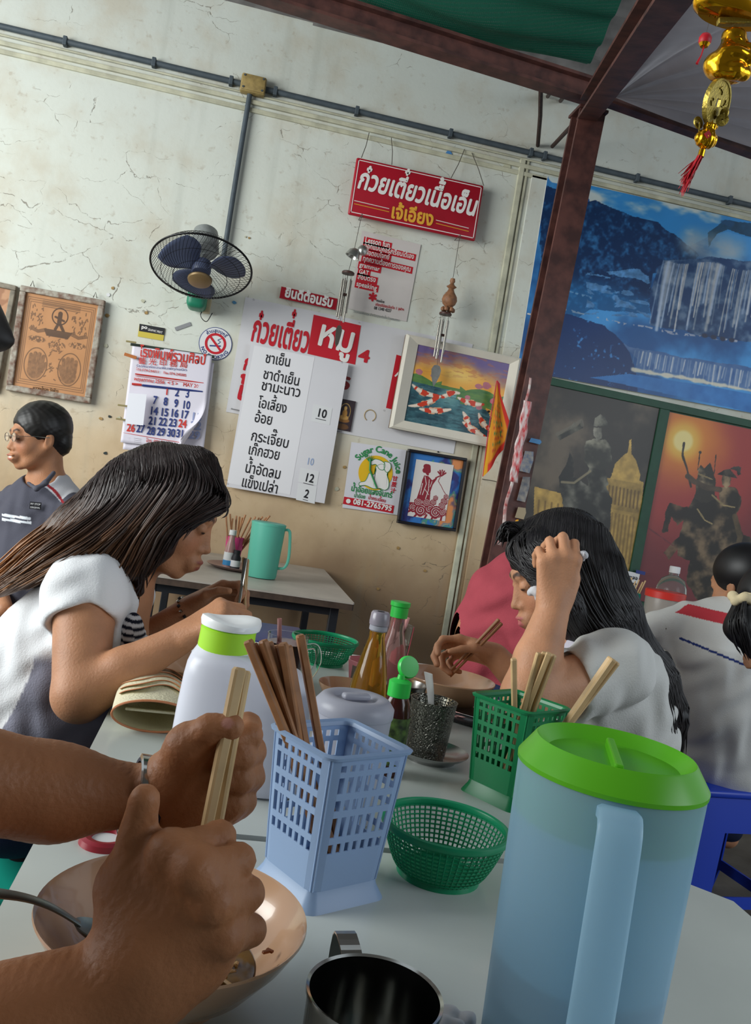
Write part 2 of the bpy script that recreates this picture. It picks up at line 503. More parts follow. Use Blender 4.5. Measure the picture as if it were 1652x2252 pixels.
# ================================================================ SETTING
def wall_material():
    m = bpy.data.materials.new('old_painted_plaster'); m.use_nodes = True; nt = m.node_tree; N = nt.nodes; L = nt.links
    b = N['Principled BSDF']; b.inputs['Roughness'].default_value = 0.85
    tc = N.new('ShaderNodeTexCoord'); sep = N.new('ShaderNodeSeparateXYZ'); L.new(tc.outputs['Object'], sep.inputs[0])
    def noise(scale, det=5, st=None, rough=0.55):
        n = N.new('ShaderNodeTexNoise'); n.inputs['Scale'].default_value = scale; n.inputs['Detail'].default_value = det
        n.inputs['Roughness'].default_value = rough
        if st:
            mp = N.new('ShaderNodeMapping'); mp.inputs['Scale'].default_value = st; L.new(tc.outputs['Object'], mp.inputs[0]); L.new(mp.outputs[0], n.inputs['Vector'])
        else: L.new(tc.outputs['Object'], n.inputs['Vector'])
        return n.outputs['Fac']
    def math_(op, a, b_=None, c=None):
        n = N.new('ShaderNodeMath'); n.operation = op
        for i, v in enumerate((a, b_, c)):
            if v is None: continue
            if isinstance(v, (int, float)): n.inputs[i].default_value = v
            else: L.new(v, n.inputs[i])
        return n.outputs[0]
    def ramp(v, a, b_, c=0.0, d=1.0):
        n = N.new('ShaderNodeMapRange'); n.interpolation_type = 'SMOOTHSTEP'; L.new(v, n.inputs[0]); n.inputs[1].default_value = a; n.inputs[2].default_value = b_
        n.inputs[3].default_value = c; n.inputs[4].default_value = d; return n.outputs[0]
    def mix(f, a, b_, mode='MIX'):
        n = N.new('ShaderNodeMix'); n.data_type = 'RGBA'; n.blend_type = mode
        if isinstance(f, (int, float)): n.inputs[0].default_value = f
        else: L.new(f, n.inputs[0])
        for i, v in ((6, a), (7, b_)):
            if isinstance(v, str): n.inputs[i].default_value = (*srgb(v), 1)
            else: L.new(v, n.inputs[i])
        return n.outputs[2]
    z = math_('ADD', sep.outputs['Z'], math_('MULTIPLY', math_('SUBTRACT', noise(1.6), 0.5), 0.9))
    # grime grows towards the table height: aged yellow-brown paint low down, grey-white high up
    c = mix(ramp(z, 0.95, 1.75), '#cbb390', '#d3d6cb')
    c = mix(ramp(z, 0.6, 1.15, 1, 0), c, '#94795c')
    c = mix(ramp(z, 2.3, 3.3, 0, 0.6), c, '#c3c8c2')
    c = mix(ramp(noise(5, 8), 0.42, 0.75, 0, 0.34), c, '#b09770')
    c = mix(ramp(noise(30, 6), 0.60, 0.75, 0, 0.3), c, '#8f7350')
    c = mix(ramp(noise(9, 4, (1, 1, 0.08)), 0.55, 0.75, 0, 0.2), c, '#8b8f83')
    # cracks
    nz = N.new('ShaderNodeTexNoise'); nz.inputs['Scale'].default_value = 7; nz.inputs['Detail'].default_value = 6; L.new(tc.outputs['Object'], nz.inputs['Vector'])
    sc = N.new('ShaderNodeVectorMath'); sc.operation = 'SCALE'; L.new(nz.outputs['Color'], sc.inputs[0]); sc.inputs['Scale'].default_value = 0.16
    ad = N.new('ShaderNodeVectorMath'); L.new(tc.outputs['Object'], ad.inputs[0]); L.new(sc.outputs[0], ad.inputs[1])
    mp = N.new('ShaderNodeMapping'); mp.inputs['Scale'].default_value = (1.0, 0.01, 2.3); L.new(ad.outputs[0], mp.inputs[0])
    vo = N.new('ShaderNodeTexVoronoi'); vo.feature = 'DISTANCE_TO_EDGE'; vo.inputs['Scale'].default_value = 3.4; L.new(mp.outputs[0], vo.inputs['Vector'])
    line = ramp(vo.outputs['Distance'], 0.002, 0.0065, 1, 0)
    gate = math_('MULTIPLY', ramp(noise(2.6, 3), 0.50, 0.58), ramp(noise(30, 4), 0.42, 0.55))
    cr = math_('MULTIPLY', line, gate)
    c = mix(math_('MULTIPLY', cr, 0.75), c, '#6e6252')
    L.new(c, b.inputs['Base Color'])
    h = math_('SUBTRACT', math_('MULTIPLY', noise(40, 8), 0.25), math_('MULTIPLY', cr, 1.2))
    h = math_('ADD', h, math_('MULTIPLY', noise(3, 4), 0.8))
    bp = N.new('ShaderNodeBump'); bp.inputs['Strength'].default_value = 0.35; bp.inputs['Distance'].default_value = 0.01
    L.new(h, bp.inputs['Height']); L.new(bp.outputs[0], b.inputs['Normal'])
    return m
M_WALL = wall_material()
def wx(px, py): return onY(px, py, WALL).x
def wz(px, py): return onY(px, py, WALL).z
w = MB().box((0.9, WALL + 0.06, 1.8), (7.0, 0.12, 3.6)).build('wall_back', M_WALL); tag(w, kind='structure')
M_FLOOR = mat('stained_concrete', '#57544f', 0.6, noise=0.5, nscale=4, bump=0.3, ncol='#34302c')
fl = MB().box((0.9, 1.3, -0.05), (7.0, 6.0, 0.1)).build('floor', M_FLOOR); tag(fl, kind='structure')
# vertical moulding and the horizontal trim strips
M_CREAM = mat('aged_cream_paint', '#c9c7ae', 0.6, noise=0.3, nscale=14, bump=0.2)
xm = 1.122
tr = MB().box((xm, WALL - 0.007, 1.42), (0.028, 0.014, 2.84), bev=0.004).box((xm + 0.028, WALL - 0.004, 1.42), (0.012, 0.008, 2.84), bev=0.002).build('trim_1', M_CREAM); tag(tr, kind='structure')
# shallow pilaster the posters hang on starts right of the moulding
pl = MB().box((xm + 0.11, WALL - 0.006, 1.385), (0.11, 0.012, 2.77), bev=0.003).build('trim_2', M_WALL); tag(pl, kind='structure')
zt = 2.80
tr = MB().box((0.9, WALL - 0.008, zt), (7.0, 0.016, 0.02), bev=0.004).box((0.9, WALL - 0.006, zt - 0.035), (7.0, 0.012, 0.02), bev=0.003).build('trim_3', M_CREAM); tag(tr, kind='structure')
# projecting ledge where the upper masonry begins
a = onY(521, 12, WALL); b_ = onY(1188, 172, WALL)
tr = MB().box((2.4, WALL - 0.02, b_.z + 0.20), (4.9, 0.04, 0.36), bev=0.015).build('trim_4', M_WALL); tag(tr, kind='structure')

M_CONDUIT = mat('grey_conduit', '#4b555c', 0.55, noise=0.2, nscale=30)
zc = 2.865
mb = MB().tube([(-2.3, WALL - 0.02, zc), (wx(545, 190) - 0.05, WALL - 0.02, zc)], 0.0125, 10)
cd = thing('electrical_conduit', 'long dark grey electrical pipe running level across the top of the wall', 'pipe', (0, WALL, zc))
def wpart(mb, name, m, par, **k):
    o = mb.build(name, m, par, **k); o.matrix_parent_inverse = par.matrix_world.inverted() if False else Matrix.Translation(-par.location); return o
bx = wx(558, 188)
wpart(MB().tube([(-2.3, WALL - 0.018, zc), (bx - 0.055, WALL - 0.018, zc)], 0.013, 10), 'pipe', M_CONDUIT, cd, smooth=True)
wpart(MB().tube([(bx + 0.055, WALL - 0.018, zc), (4.3, WALL - 0.018, zc)], 0.013, 10), 'pipe', M_CONDUIT, cd, smooth=True)
for x in (-1.0, -0.62, bx - 0.1, bx + 0.1, 0.3, 0.75, 1.15, 1.22, 1.7, 2.2):
    wpart(MB().box((x, WALL - 0.018, zc), (0.018, 0.035, 0.038), bev=0.003), 'pipe_clip', M_CONDUIT, cd)
jb = thing('junction_box', 'square yellowed junction box on the grey pipe near the top of the wall', 'electrical box', (bx, WALL, zc))
M_YEL = mat('yellowed_plastic', '#a8905a', 0.5, noise=0.35, nscale=40, bump=0.2)
wpart(MB().box((bx, WALL - 0.025, zc), (0.112, 0.05, 0.078), bev=0.008), 'housing', M_YEL, jb, smooth=True)
wpart(MB().box((bx, WALL - 0.053, zc), (0.104, 0.008, 0.07), bev=0.003), 'cover', M_YEL, jb, smooth=True)
for sx in (-1, 1):
    for sz in (-1, 1):
        wpart(MB().tube([(bx + sx * 0.042, WALL - 0.056, zc + sz * 0.026), (bx + sx * 0.042, WALL - 0.06, zc + sz * 0.026)], 0.0045, 8), 'screw', M_CONDUIT, jb)
# dropper pipe down to the fan
dp = [onY(545, 210, WALL - 0.02), onY(520, 400, WALL - 0.02), onY(497, 530, WALL - 0.02), onY(480, 640, WALL - 0.02)]
o = MB().tube(bend([(bx - 0.01, WALL - 0.02, zc - 0.04), (bx - 0.012, WALL - 0.02, 2.5), (bx - 0.012, WALL - 0.02, 2.05)], 4), 0.012, 10).build('electrical_conduit', M_CONDUIT, smooth=True)
tag(o, 'dark grey pipe dropping straight down from the junction box to the fan', 'pipe')
o = MB().tube([(-2.3, WALL - 0.012, 2.832), (4.3, WALL - 0.012, 2.832)], 0.005, 6).build('electrical_cable', M_CREAM, smooth=True)
tag(o, 'thin cream cable strung level just below the grey pipe', 'cable')

# ---------------------------------------------------------------- overhead steel
M_STEEL = mat('brown_red_steel', '#5f3a33', 0.5, noise=0.35, nscale=18, bump=0.12, ncol='#3f2623')
M_RUST = mat('rusty_rod', '#4a3630', 0.7, noise=0.4, nscale=60)
PY = 3.30
def isec(p0, p1, w, h, t, up, name, parent=None):
    """channel/H section from p0 to p1"""
    p0, p1 = Vector(p0), Vector(p1); d = (p1 - p0).normalized(); s = d.cross(Vector(up)).normalized(); u = s.cross(d)
    prof = [(-w/2, -h/2), (w/2, -h/2), (w/2, -h/2 + t), (t/2, -h/2 + t), (t/2, h/2 - t), (w/2, h/2 - t), (w/2, h/2), (-w/2, h/2), (-w/2, h/2 - t), (-t/2, h/2 - t), (-t/2, -h/2 + t), (-w/2, -h/2 + t)]
    return MB().loft([[p + s * a + u * b for a, b in prof] for p in (p0, p1)], True, True).build(name, M_STEEL, parent)
pt = onY(1295, 262, PY)
post = thing('steel_post', 'tall brown-painted steel post standing before the blue waterfall mural', 'post', (pt.x - 0.01, PY, 0))
px0 = pt.x - 0.005
def loc(o, par): o.matrix_parent_inverse = Matrix.Translation(-par.location); return o
loc(isec((px0 - 0.10, PY, 0), (px0, PY, 2.745), 0.105, 0.10, 0.014, (0, 1, 0), 'column', post), post)
loc(MB().box((px0, PY, 2.752), (0.12, 0.12, 0.012), bev=0.002).build('cap_plate', M_STEEL, post), post)
loc(MB().box((px0 - 0.10, PY, 0.006), (0.2, 0.2, 0.012), bev=0.002).build('base_plate', M_STEEL, post), post)
zb = onY(1300, 200, PY).z
xa = onZ(740, 30, zb)
bm = MB()
beam = isec((-0.9, 3.10, zb), (px0 + 0.05, PY + 0.01, zb), 0.07, 0.085, 0.012, (0, 0, 1), 'steel_beam')
tag(beam, 'brown steel beam running from the top edge down to the post head', 'beam')
beam = isec((px0 + 0.06, PY + 0.01, zb), (3.6, 3.72, zb), 0.05, 0.06, 0.01, (0, 0, 1), 'steel_beam')
tag(beam, 'thin dark steel beam right of the post under the white tarpaulin', 'beam')
d0 = onY(1300, 235, PY - 0.03); d1 = P(1500, -60, 1.75)
dd = isec(d0 + Vector((0, 0.03, 0.0)), d1, 0.075, 0.09, 0.012, (0, 0, 1), 'steel_beam')
tag(dd, 'brown steel rafter rising from the post head toward the viewer', 'beam')
for k, (a, b2, lab) in enumerate((((1190, 178), (1183, 320), 'thin rusty rod hanging straight from the beam onto the wall pipe'),
                 ((1290, 240), (1215, 322), 'thin rusty rod bracing the post head down to the wall'),
                 ((1250, 196), (1233, 222), 'short rusty rod stub nearest the post under the beam'),
                 ((1217, 188), (1205, 212), 'short rusty rod stub just right of the straight hanging rod'))):
    q0 = onY(*a, PY + 0.03); q1 = onY(*b2, WALL - 0.01)
    o = MB().tube([q0, q0.lerp(q1, 0.5) + Vector((0.004, 0, 0.004)), q1], 0.0095, 8).build('steel_rod', M_RUST, smooth=True)
    tag(o, lab, 'rod')

# corrugated roof
def corrugated(name, x0, x1, y0, y1, zfn, pitch, amp, m):
    ny = int((y1 - y0) / pitch * 8); V = []; F = []
    for j in range(ny + 1):
        y = y0 + (y1 - y0) * j / ny; dz = amp * math.cos(2 * math.pi * (y - y0) / pitch)
        for x in (x0, (x0 + x1) / 2, x1): V.append((x, y, zfn(x, y) + dz))
    for j in range(ny):
        for i in range(2): a = j * 3 + i; F.append((a, a + 1, a + 4, a + 3))
    return pyd(name, V, F, m, None, True)
M_ROOF = mat('fibre_cement_roof', '#8d8986', 0.8, noise=0.4, nscale=10, bump=0.2, translucent=0.25)
rt = thing('corrugated_roof', 'grey corrugated roof sheets above the steel beams', 'roof', (0, 2.6, 3.2)); rt['kind'] = 'structure'
for i in range(5):
    o = corrugated('roof_sheet', -1.6 + i * 0.82, -1.6 + i * 0.82 + 0.88, 1.9, 4.4, lambda x, y: 3.42 - 0.10 * (y - 2) + 0.012 * (i % 2), 0.15, 0.022, M_ROOF); loc(o, rt); o['kind'] = 'structure'
for i in range(3):
    y = 2.0 + i * 0.5
    o = MB().box((0.9, y, 3.36 - 0.10 * (y - 2)), (5.4, 0.035, 0.045)).build('purlin', M_STEEL, rt); loc(o, rt)
# green shade net, sagging
def cloth(name, corners, nu, nv, dz, m, lab, cat, th=0.0):
    a, b, c, d = [Vector(q) for q in corners]; V = []; F = []
    for j in range(nv + 1):
        for i in range(nu + 1):
            u, v = i / nu, j / nv
            p = (a * (1 - u) + b * u) * (1 - v) + (d * (1 - u) + c * u) * v
            V.append(p + Vector(dz(u, v)))
    for j in range(nv):
        for i in range(nu): q = j * (nu + 1) + i; F.append((q, q + 1, q + nu + 2, q + nu + 1))
    o = pyd(name, V, F, m, None, True); tag(o, lab, cat); return o
mnet = bpy.data.materials.new('green_shade_net'); mnet.use_nodes = True
nt = mnet.node_tree; N = nt.nodes; L = nt.links; b0 = N['Principled BSDF']; b0.inputs['Base Color'].default_value = (*srgb('#1f6b55'), 1); b0.inputs['Roughness'].default_value = 0.7
tcn = N.new('ShaderNodeTexCoord')
wv1 = N.new('ShaderNodeTexWave'); wv1.inputs['Scale'].default_value = 45; wv1.bands_direction = 'X'; wv1.inputs['Distortion'].default_value = 0.6
wv2 = N.new('ShaderNodeTexWave'); wv2.inputs['Scale'].default_value = 28; wv2.bands_direction = 'Y'; wv2.inputs['Distortion'].default_value = 0.6
for q in (wv1, wv2): L.new(tcn.outputs['Object'], q.inputs['Vector'])
mu = N.new('ShaderNodeMath'); mu.operation = 'MULTIPLY'; L.new(wv1.outputs['Fac'], mu.inputs[0]); L.new(wv2.outputs['Fac'], mu.inputs[1])
rr = N.new('ShaderNodeMapRange'); L.new(mu.outputs[0], rr.inputs[0]); rr.inputs[1].default_value = 0.55; rr.inputs[2].default_value = 0.75; rr.inputs[3].default_value = 1.0; rr.inputs[4].default_value = 0.45
L.new(rr.outputs[0], b0.inputs['Alpha'])
trn = N.new('ShaderNodeBsdfTranslucent'); trn.inputs[0].default_value = (*srgb('#2f9a7c'), 1)
ms = N.new('ShaderNodeMixShader'); ms.inputs[0].default_value = 0.5; L.new(b0.outputs[0], ms.inputs[1]); L.new(trn.outputs[0], ms.inputs[2]); L.new(ms.outputs[0], N['Material Output'].inputs[0])
zn = 3.02
na, nb, nc, nd = onZ(560, -20, zn - 0.05), onZ(1290, 148, zn - 0.03), onZ(1425, -90, zn + 0.05), onZ(640, -420, zn + 0.05)
cloth('shade_net', (na, nb, nc, nd), 60, 40, lambda u, v: (0, 0, -0.10 * math.sin(math.pi * min(1, v * 1.3)) * math.sin(math.pi * u) + 0.025 * math.sin(9 * v + 3 * u) * (0.3 + v) + 0.012 * math.sin(30 * v + 8 * u)),
      mnet, 'dark green shade netting sagging under the roof at the top', 'shade net')
# white tarpaulin pulled to a point at the post head
M_TARP = mat('white_tarpaulin', '#cbc8cf', 0.55, noise=0.12, nscale=6, translucent=0.3, bump=0.1, bscale=12)
ap = onY(1352, 214, PY - 0.02)
e1 = P(1545, -60, 1.7); e2 = onZ(1900, 392, zb - 0.02)
V = []; F = []; NR, NA = 40, 90
for i in range(NR + 1):
    r = (i / NR)
    for j in range(NA + 1):
        t = j / NA; q = ap.lerp(e1.lerp(e2, t) , r)
        q += (e1.lerp(e2, t) - ap).normalized() * r * 0.9 * math.sin(math.pi * t)
        fold = 0.055 * r * (1 - 0.55 * r) * (math.sin(t * 34 + 2) + 0.6 * math.sin(t * 61 + 1 + r * 2)) * (0.25 + sst(0.0, 0.3, t) * 0.9)
        q += Vector((0, 0, fold + 0.18 * math.sin(math.pi * t) * r * (1 - r) * 2))
        V.append(q)
for i in range(NR):
    for j in range(NA): a = i * (NA + 1) + j; F.append((a, a + 1, a + NA + 2, a + NA + 1))
o = pyd('tarpaulin', V, F, M_TARP, None, True); tag(o, 'creased white tarpaulin stretched overhead from the post head to the right', 'tarpaulin')

o = MB().box((0.9, -1.8, 1.65), (7.0, 0.1, 3.3)).build('wall_front_added', mat('added_dark_wall', '#77736a', 0.9), None); tag(o, kind='structure')  # unseen dark wall added behind the camera to cut light from there
o = MB().box((0.9, -0.25, 3.3), (7.0, 3.0, 0.04)).build('ceiling', mat('dark_roof_underside', '#6d6a66', 0.8), None); tag(o, kind='structure')
# ---------------------------------------------------------------- tables
M_LAM = mat('white_laminate', '#c3c9c4', 0.28, noise=0.10, nscale=5, coat=0.1)
M_EDGE = mat('dark_edge_band', '#1d1c1e', 0.4)
M_WEDGE = mat('brown_wood_edge', '#4b3b30', 0.6, noise=0.4, nscale=30)
M_LEG = mat('black_steel_leg', '#26282c', 0.4)
def table(x0, x1, y0, y1, lab, edge=M_EDGE, chamfer=0.045, top=M_LAM, z=TZ):
    cx, cy = (x0 + x1) / 2, (y0 + y1) / 2; hw, hd = (x1 - x0) / 2, (y1 - y0) / 2
    t = thing('dining_table', lab, 'table', (cx, cy, 0))
    def poly(s, c): return [(-hw + s + c, -hd + s), (hw - s - c, -hd + s), (hw - s, -hd + s + c), (hw - s, hd - s - c), (hw - s - c, hd - s), (-hw + s + c, hd - s), (-hw + s, hd - s - c), (-hw + s, -hd + s + c)]
    def slab(name, s, c, z0, z1, m):
        MB().loft([[Vector((*p, z0)) for p in poly(s, c)], [Vector((*p, z1)) for p in poly(s, c)]], True, True).build(name, m, t)
    slab('tabletop', 0.0, chamfer, z - 0.006, z, top)
    slab('edge_band', 0.001, chamfer, z - 0.028, z - 0.0062, edge)
    f = MB()
    for s in (-1, 1):
        f.box((0, s * (hd - 0.06), z - 0.045), (2 * hw - 0.12, 0.025, 0.032)); f.box((s * (hw - 0.06), 0, z - 0.045), (0.025, 2 * hd - 0.12, 0.032))
    f.build('under_frame', M_LEG, t)
    for sx in (-1, 1):
        for sy in (-1, 1):
            MB().box((sx * (hw - 0.06), sy * (hd - 0.06), (z - 0.03) / 2), (0.032, 0.032, z - 0.03), bev=0.003).build('leg', M_LEG, t)
            MB().box((sx * (hw - 0.06), sy * (hd - 0.06), 0.008), (0.04, 0.04, 0.016), bev=0.003).build('foot_cap', M_EDGE, t)
    return t
table(-0.135, 0.640, -0.20, 0.938, 'nearest white laminate table under the blue chopstick basket')
table(-0.128, 0.634, 0.952, 2.06, 'middle white laminate table where the two women eat')
table(-0.27, 0.49, 2.99, 4.03, 'empty-sided white table against the wall holding the teal jug', edge=M_WEDGE, chamfer=0.004, top=mat('worn_laminate', '#b3aba0', 0.45, noise=0.2, nscale=7))
# ================================================================ THINGS ON THE WALL
M_PAPER = mat('white_paper', '#dadada', 0.6); M_VC = mat('printed_colour', '#ffffff', 0.5, vcol=True)
M_GLOSSVC = mat('glossy_print', '#ffffff', 0.3, vcol=True)
M_REDP = mat('red_print', '#c01a2a', 0.5); M_WHITEP = mat('white_print', '#e9e5e0', 0.5); M_BLK = mat('black_ink', '#1e1d22', 0.6)
M_YELP = mat('yellow_print', '#e6a83a', 0.5); M_NAVY = mat('navy_ink', '#2a3a78', 0.6); M_GRNP = mat('green_print', '#2e8a4e', 0.5)
M_GREY = mat('grey_ink', '#8a8a8c', 0.6); M_RUSTP = mat('dark_red_print', '#8e2a2c', 0.6)
M_STRING = mat('old_string', '#4a443c', 0.8); M_ALU = mat('dull_aluminium', '#b9b9b4', 0.35, 0.9, noise=0.2, nscale=40)
class Board:
    """rectangular sheet hung on the wall; everything printed on it is placed in its own frame"""
    def __init__(s, name, lab, cat, tl, tr, bl, off=0.004, th=0.003, m=None, part='sheet', group=None, ext=None):
        s.off = off; s.mw, s.w, s.h = wframe(tl, tr, bl, off)
        if ext: s.w = ext
        s.t = thing(name, lab, cat, group=group, mw=s.mw)
        if part:
            s.sheet = MB().box((s.w / 2, th / 2, s.h / 2), (s.w, th, s.h)).build(part, m or M_PAPER, s.t)
    def L(s, px, py): 
        q = to_local(s.mw, px, py, s.off); return q
    def uv(s, pts): return [(s.L(*p)[0] / s.w, s.L(*p)[1] / s.h) for p in pts]
    def text(s, txt, l, r, hpx, m=M_BLK, bold=0.0, name='lettering', y=-0.0015, shear=0, **k):
        a = s.L(*l); b = s.L(*r); hs = hpx / 469.0 * .86
        ang = math.atan2(b[1] - a[1], b[0] - a[0]) if k.pop('tilt', True) else 0
        mwl = Matrix.Translation((a[0], y, a[1])) @ Matrix.Rotation(-ang, 4, 'Y')
        return lettering(txt, hs, name, m, s.t, width=math.hypot(b[0] - a[0], b[1] - a[1]), bold=bold, shear=shear, y=0, mw=mwl, **k)
    def patch(s, pts, m, name='print_block', y=-0.0008, th=0.0006):
        return MB().prism([s.L(*p) for p in pts], y - th, y).build(name, m, s.t)
    def line(s, pts, r, m, name='line', y=-0.001, closed=False):
        q = [Vector((s.L(*p)[0], y, s.L(*p)[1])) for p in pts]
        return MB().tube(q + ([q[0]] if closed else []), r, 4).build(name, m, s.t)
    def lrect(s, x0, z0, x1, z1, m, name='print_block', y=-0.0008, par=None):
        return MB().box(((x0 + x1) / 2, y, (z0 + z1) / 2), (x1 - x0, 0.0008, z1 - z0)).build(name, m, par or s.t)
def tack(bd, pts, m=None):
    for p in pts:
        q = bd.L(*p)
        MB().lathe([(0, -0.004), (0.003, -0.003), (0.004, 0)], 8, (q[0], -0.001, q[1]), Matrix.Rotation(R(90), 3, 'X')).build('nail', m or M_BLK, bd.t)

# --- red shop sign on strings
b = Board('shop_sign', 'red rectangular shop sign with white and yellow Thai lettering hung on strings', 'sign', (785, 345), (1065, 408), (763, 470), off=0.06, th=0.018, part=None)
M_SIGN = mat('sign_red', '#a9182a', 0.35, noise=0.12, nscale=8)
MB().box((b.w / 2, 0.009, b.h / 2), (b.w, 0.018, b.h), bev=0.008, seg=3).build('board', M_SIGN, b.t, smooth=True)
g = 0.012; lw = 0.0035
mb = MB(); 
for a in (((g, g), (b.w - g, g)), ((b.w - g, g), (b.w - g, b.h - g)), ((b.w - g, b.h - g), (g, b.h - g)), ((g, b.h - g), (g, g))):
    (x0, z0), (x1, z1) = a; mb.box(((x0 + x1) / 2, -0.0006, (z0 + z1) / 2), (abs(x1 - x0) + lw, 0.001, abs(z1 - z0) + lw))
mb.build('border_line', M_WHITEP, b.t)
b.text('ก๋วยเตี๋ยวเนื้อเอ็น', (784, 412), (1045, 475), 68, M_WHITEP, bold=0.035, shear=0.12)
b.text('เจ้เอียง', (858, 478), (952, 497), 48, M_YELP, bold=0.04)
for dy, m in ((0, M_WHITEP), (7, M_YELP)):
    for (l, r) in (((779, 441), (856, 459)), ((959, 484), (1031, 502))):
        p0 = b.L(l[0], l[1] + dy); p1 = b.L(r[0], r[1] + dy)
        MB().tube([(p0[0], -0.001, p0[1]), (p1[0], -0.001, p1[1])], 0.0018, 4).build('rule_line', m, b.t)
for (s0, s1) in (((795, 347), (812, 292)), ((862, 362), (861, 303)), ((992, 392), (1022, 328)), ((1064, 408), (1038, 336))):
    a = onY(*s0, WALL - 0.055); c = onY(*s1, WALL - 0.02)
    o = MB().tube([a, a.lerp(c, 0.5) + Vector((0.004, 0, 0)), c], 0.0018, 5).build('hanging_string', M_STRING)
    o.parent = b.t; o.matrix_parent_inverse = b.mw.inverted()

# --- paper poster with red label strips
b = Board('lesson_poster', 'small white poster with red lettered strips pasted below the red sign', 'poster', (797, 507), (926, 538), (772, 680), th=0.0012, m=mat('poster_paper', '#d3cbc6', 0.6, noise=0.1, nscale=6))
rows = [('Lesson fun', (802, 533), (857, 545), 19), ('ออกแบบคอร์สเรียนได้เอง', (800, 544), (910, 570), 16), ('เพื่อตอบโจทย์', (799, 559), (856, 571), 16), ('ทุกความต้องการของคุณ', (797, 573), (903, 598), 16),
        ('grammar', (790, 586), (834, 597), 15), ('GAT', (789, 601), (810, 606), 15), ('สอบตรง', (786, 613), (826, 621), 16), ('speaking', (783, 628), (828, 639), 16)]
for t_, l, r, hp in rows:
    p0 = b.L(*l); p1 = b.L(*r)
    ox = -0.006
    b.lrect(p0[0] + ox, min(p0[1], p1[1]) - 0.008, p1[0] + 0.008, max(p0[1], p1[1]) + 0.024, M_REDP, 'label_strip')
    b.text(t_, (l[0], l[1] + 0), r, hp * 1.1, M_WHITEP, bold=0.02)
b.text('*', (810, 672), (826, 674), 46, M_REDP, bold=0.04)
for t_, l, r, hp, m in (('สอนโดย', (827, 663), (845, 667), 9, M_BLK), ('เกียรตินิยมอันดับ 1 จุฬาฯ', (825, 672), (888, 684), 10, M_REDP), ('08 1340 4227', (822, 680), (860, 687), 11, M_BLK), ('วิชาภาษาอังกฤษ สำหรับทุกระดับชั้น โทรสอบถาม', (777, 687), (878, 707), 8, M_GREY)):
    b.text(t_, l, r, hp, m, bold=0.01)

# --- small red welcome sign
b = Board('welcome_sign', 'small narrow red sign with white Thai lettering above the menu', 'sign', (619, 630), (743, 657), (614, 655), off=0.02, th=0.004, m=M_SIGN, part='plate')
b.text('ยินดีต้อนรับ', (625, 652), (731, 676), 33, M_WHITEP, bold=0.045)

# --- big white price board behind the menu sheet
M_WBOARD = mat('white_board_plastic', '#d6d4d6', 0.35, noise=0.05, nscale=5)
b = Board('price_board', 'large white price board with red Thai lettering behind the drinks menu', 'sign', (540, 653), (1040, 757), (494, 905), th=0.003, m=M_WBOARD, part='panel')
PB = b
b.text('ก๋วยเตี๋ยว', (550, 748), (676, 776), 90, M_REDP, bold=0.03)
b.patch([(690, 692), (794, 716), (781, 802), (676, 778)], M_REDP)
b.text('หมู', (694, 756), (775, 778), 92, M_WHITEP, bold=0.025, y=-0.003)
b.text('4', (787, 793), (811, 798), 44, M_REDP, bold=0.04)
b.text('5', (745, 852), (768, 858), 44, M_RUSTP, bold=0.05)
b.text('ก', (533, 812), (552, 817), 52, M_REDP, bold=0.04); b.text('โ', (518, 874), (532, 878), 72, M_REDP, bold=0.05)
b.patch([(872, 780), (889, 785), (865, 901), (849, 897)], M_REDP)
b.patch([(867, 827), (887, 806), (888, 812), (870, 829)], M_WHITEP, y=-0.0025)
tack(b, [(558, 659), (790, 710), (510, 899), (750, 949), (845, 903), (964, 994)])
# ring stain of old glue
q = b.L(814, 914); ring = [Vector((q[0] + 0.027 * math.cos(a), -0.001, q[1] + 0.027 * math.sin(a))) for a in np.linspace(-1.0, 4.2, 24)]
MB().tube(ring, 0.0025, 4).build('glue_stain', mat('glue_stain', '#b09a74', 0.7), b.t)
# nail/metal strip
for l, r in (((508, 899), (546, 907)), ((694, 937), (750, 950))):
    b.line([l, r], 0.0022, M_GREY, 'metal_strip', y=-0.012)

# --- small devotional card
b = Board('devotional_card', 'small dark picture card of a golden seated image tucked beside the menu', 'card', (748, 876), (783, 883), (736, 943), off=0.01, th=0.001)
def f(u, v):
    c = np.tile(hx('#2a2028'), (len(u), 1)); c = mixc(c, hx('#3b2c30'), vn(u, v, 8, 3))
    def e(cx, cy, rx, ry): return 1 - sst(0.8, 1.1, np.hypot((u - cx) / rx, (v - cy) / ry))
    for a, col in ((e(.45, .33, .38, .08), '#9a6a34'), (e(.45, .42, .3, .08), '#c79a55'), (e(.45, .55, .16, .14), '#b98642'), (e(.45, .72, .1, .07), '#d6ab62'), (e(.45, .12, .4, .1), '#6d4a2c')): c = mixc(c, hx(col), a)
    c = mixc(c, hx('#d8b062'), (1 - sst(.0, .03, np.abs(np.hypot((u - .45) / .9, (v - .6) / .75) - .36))) * (v > .45)); return c
picture('print', b.w, b.h, 40, 70, f, M_VC, b.t)

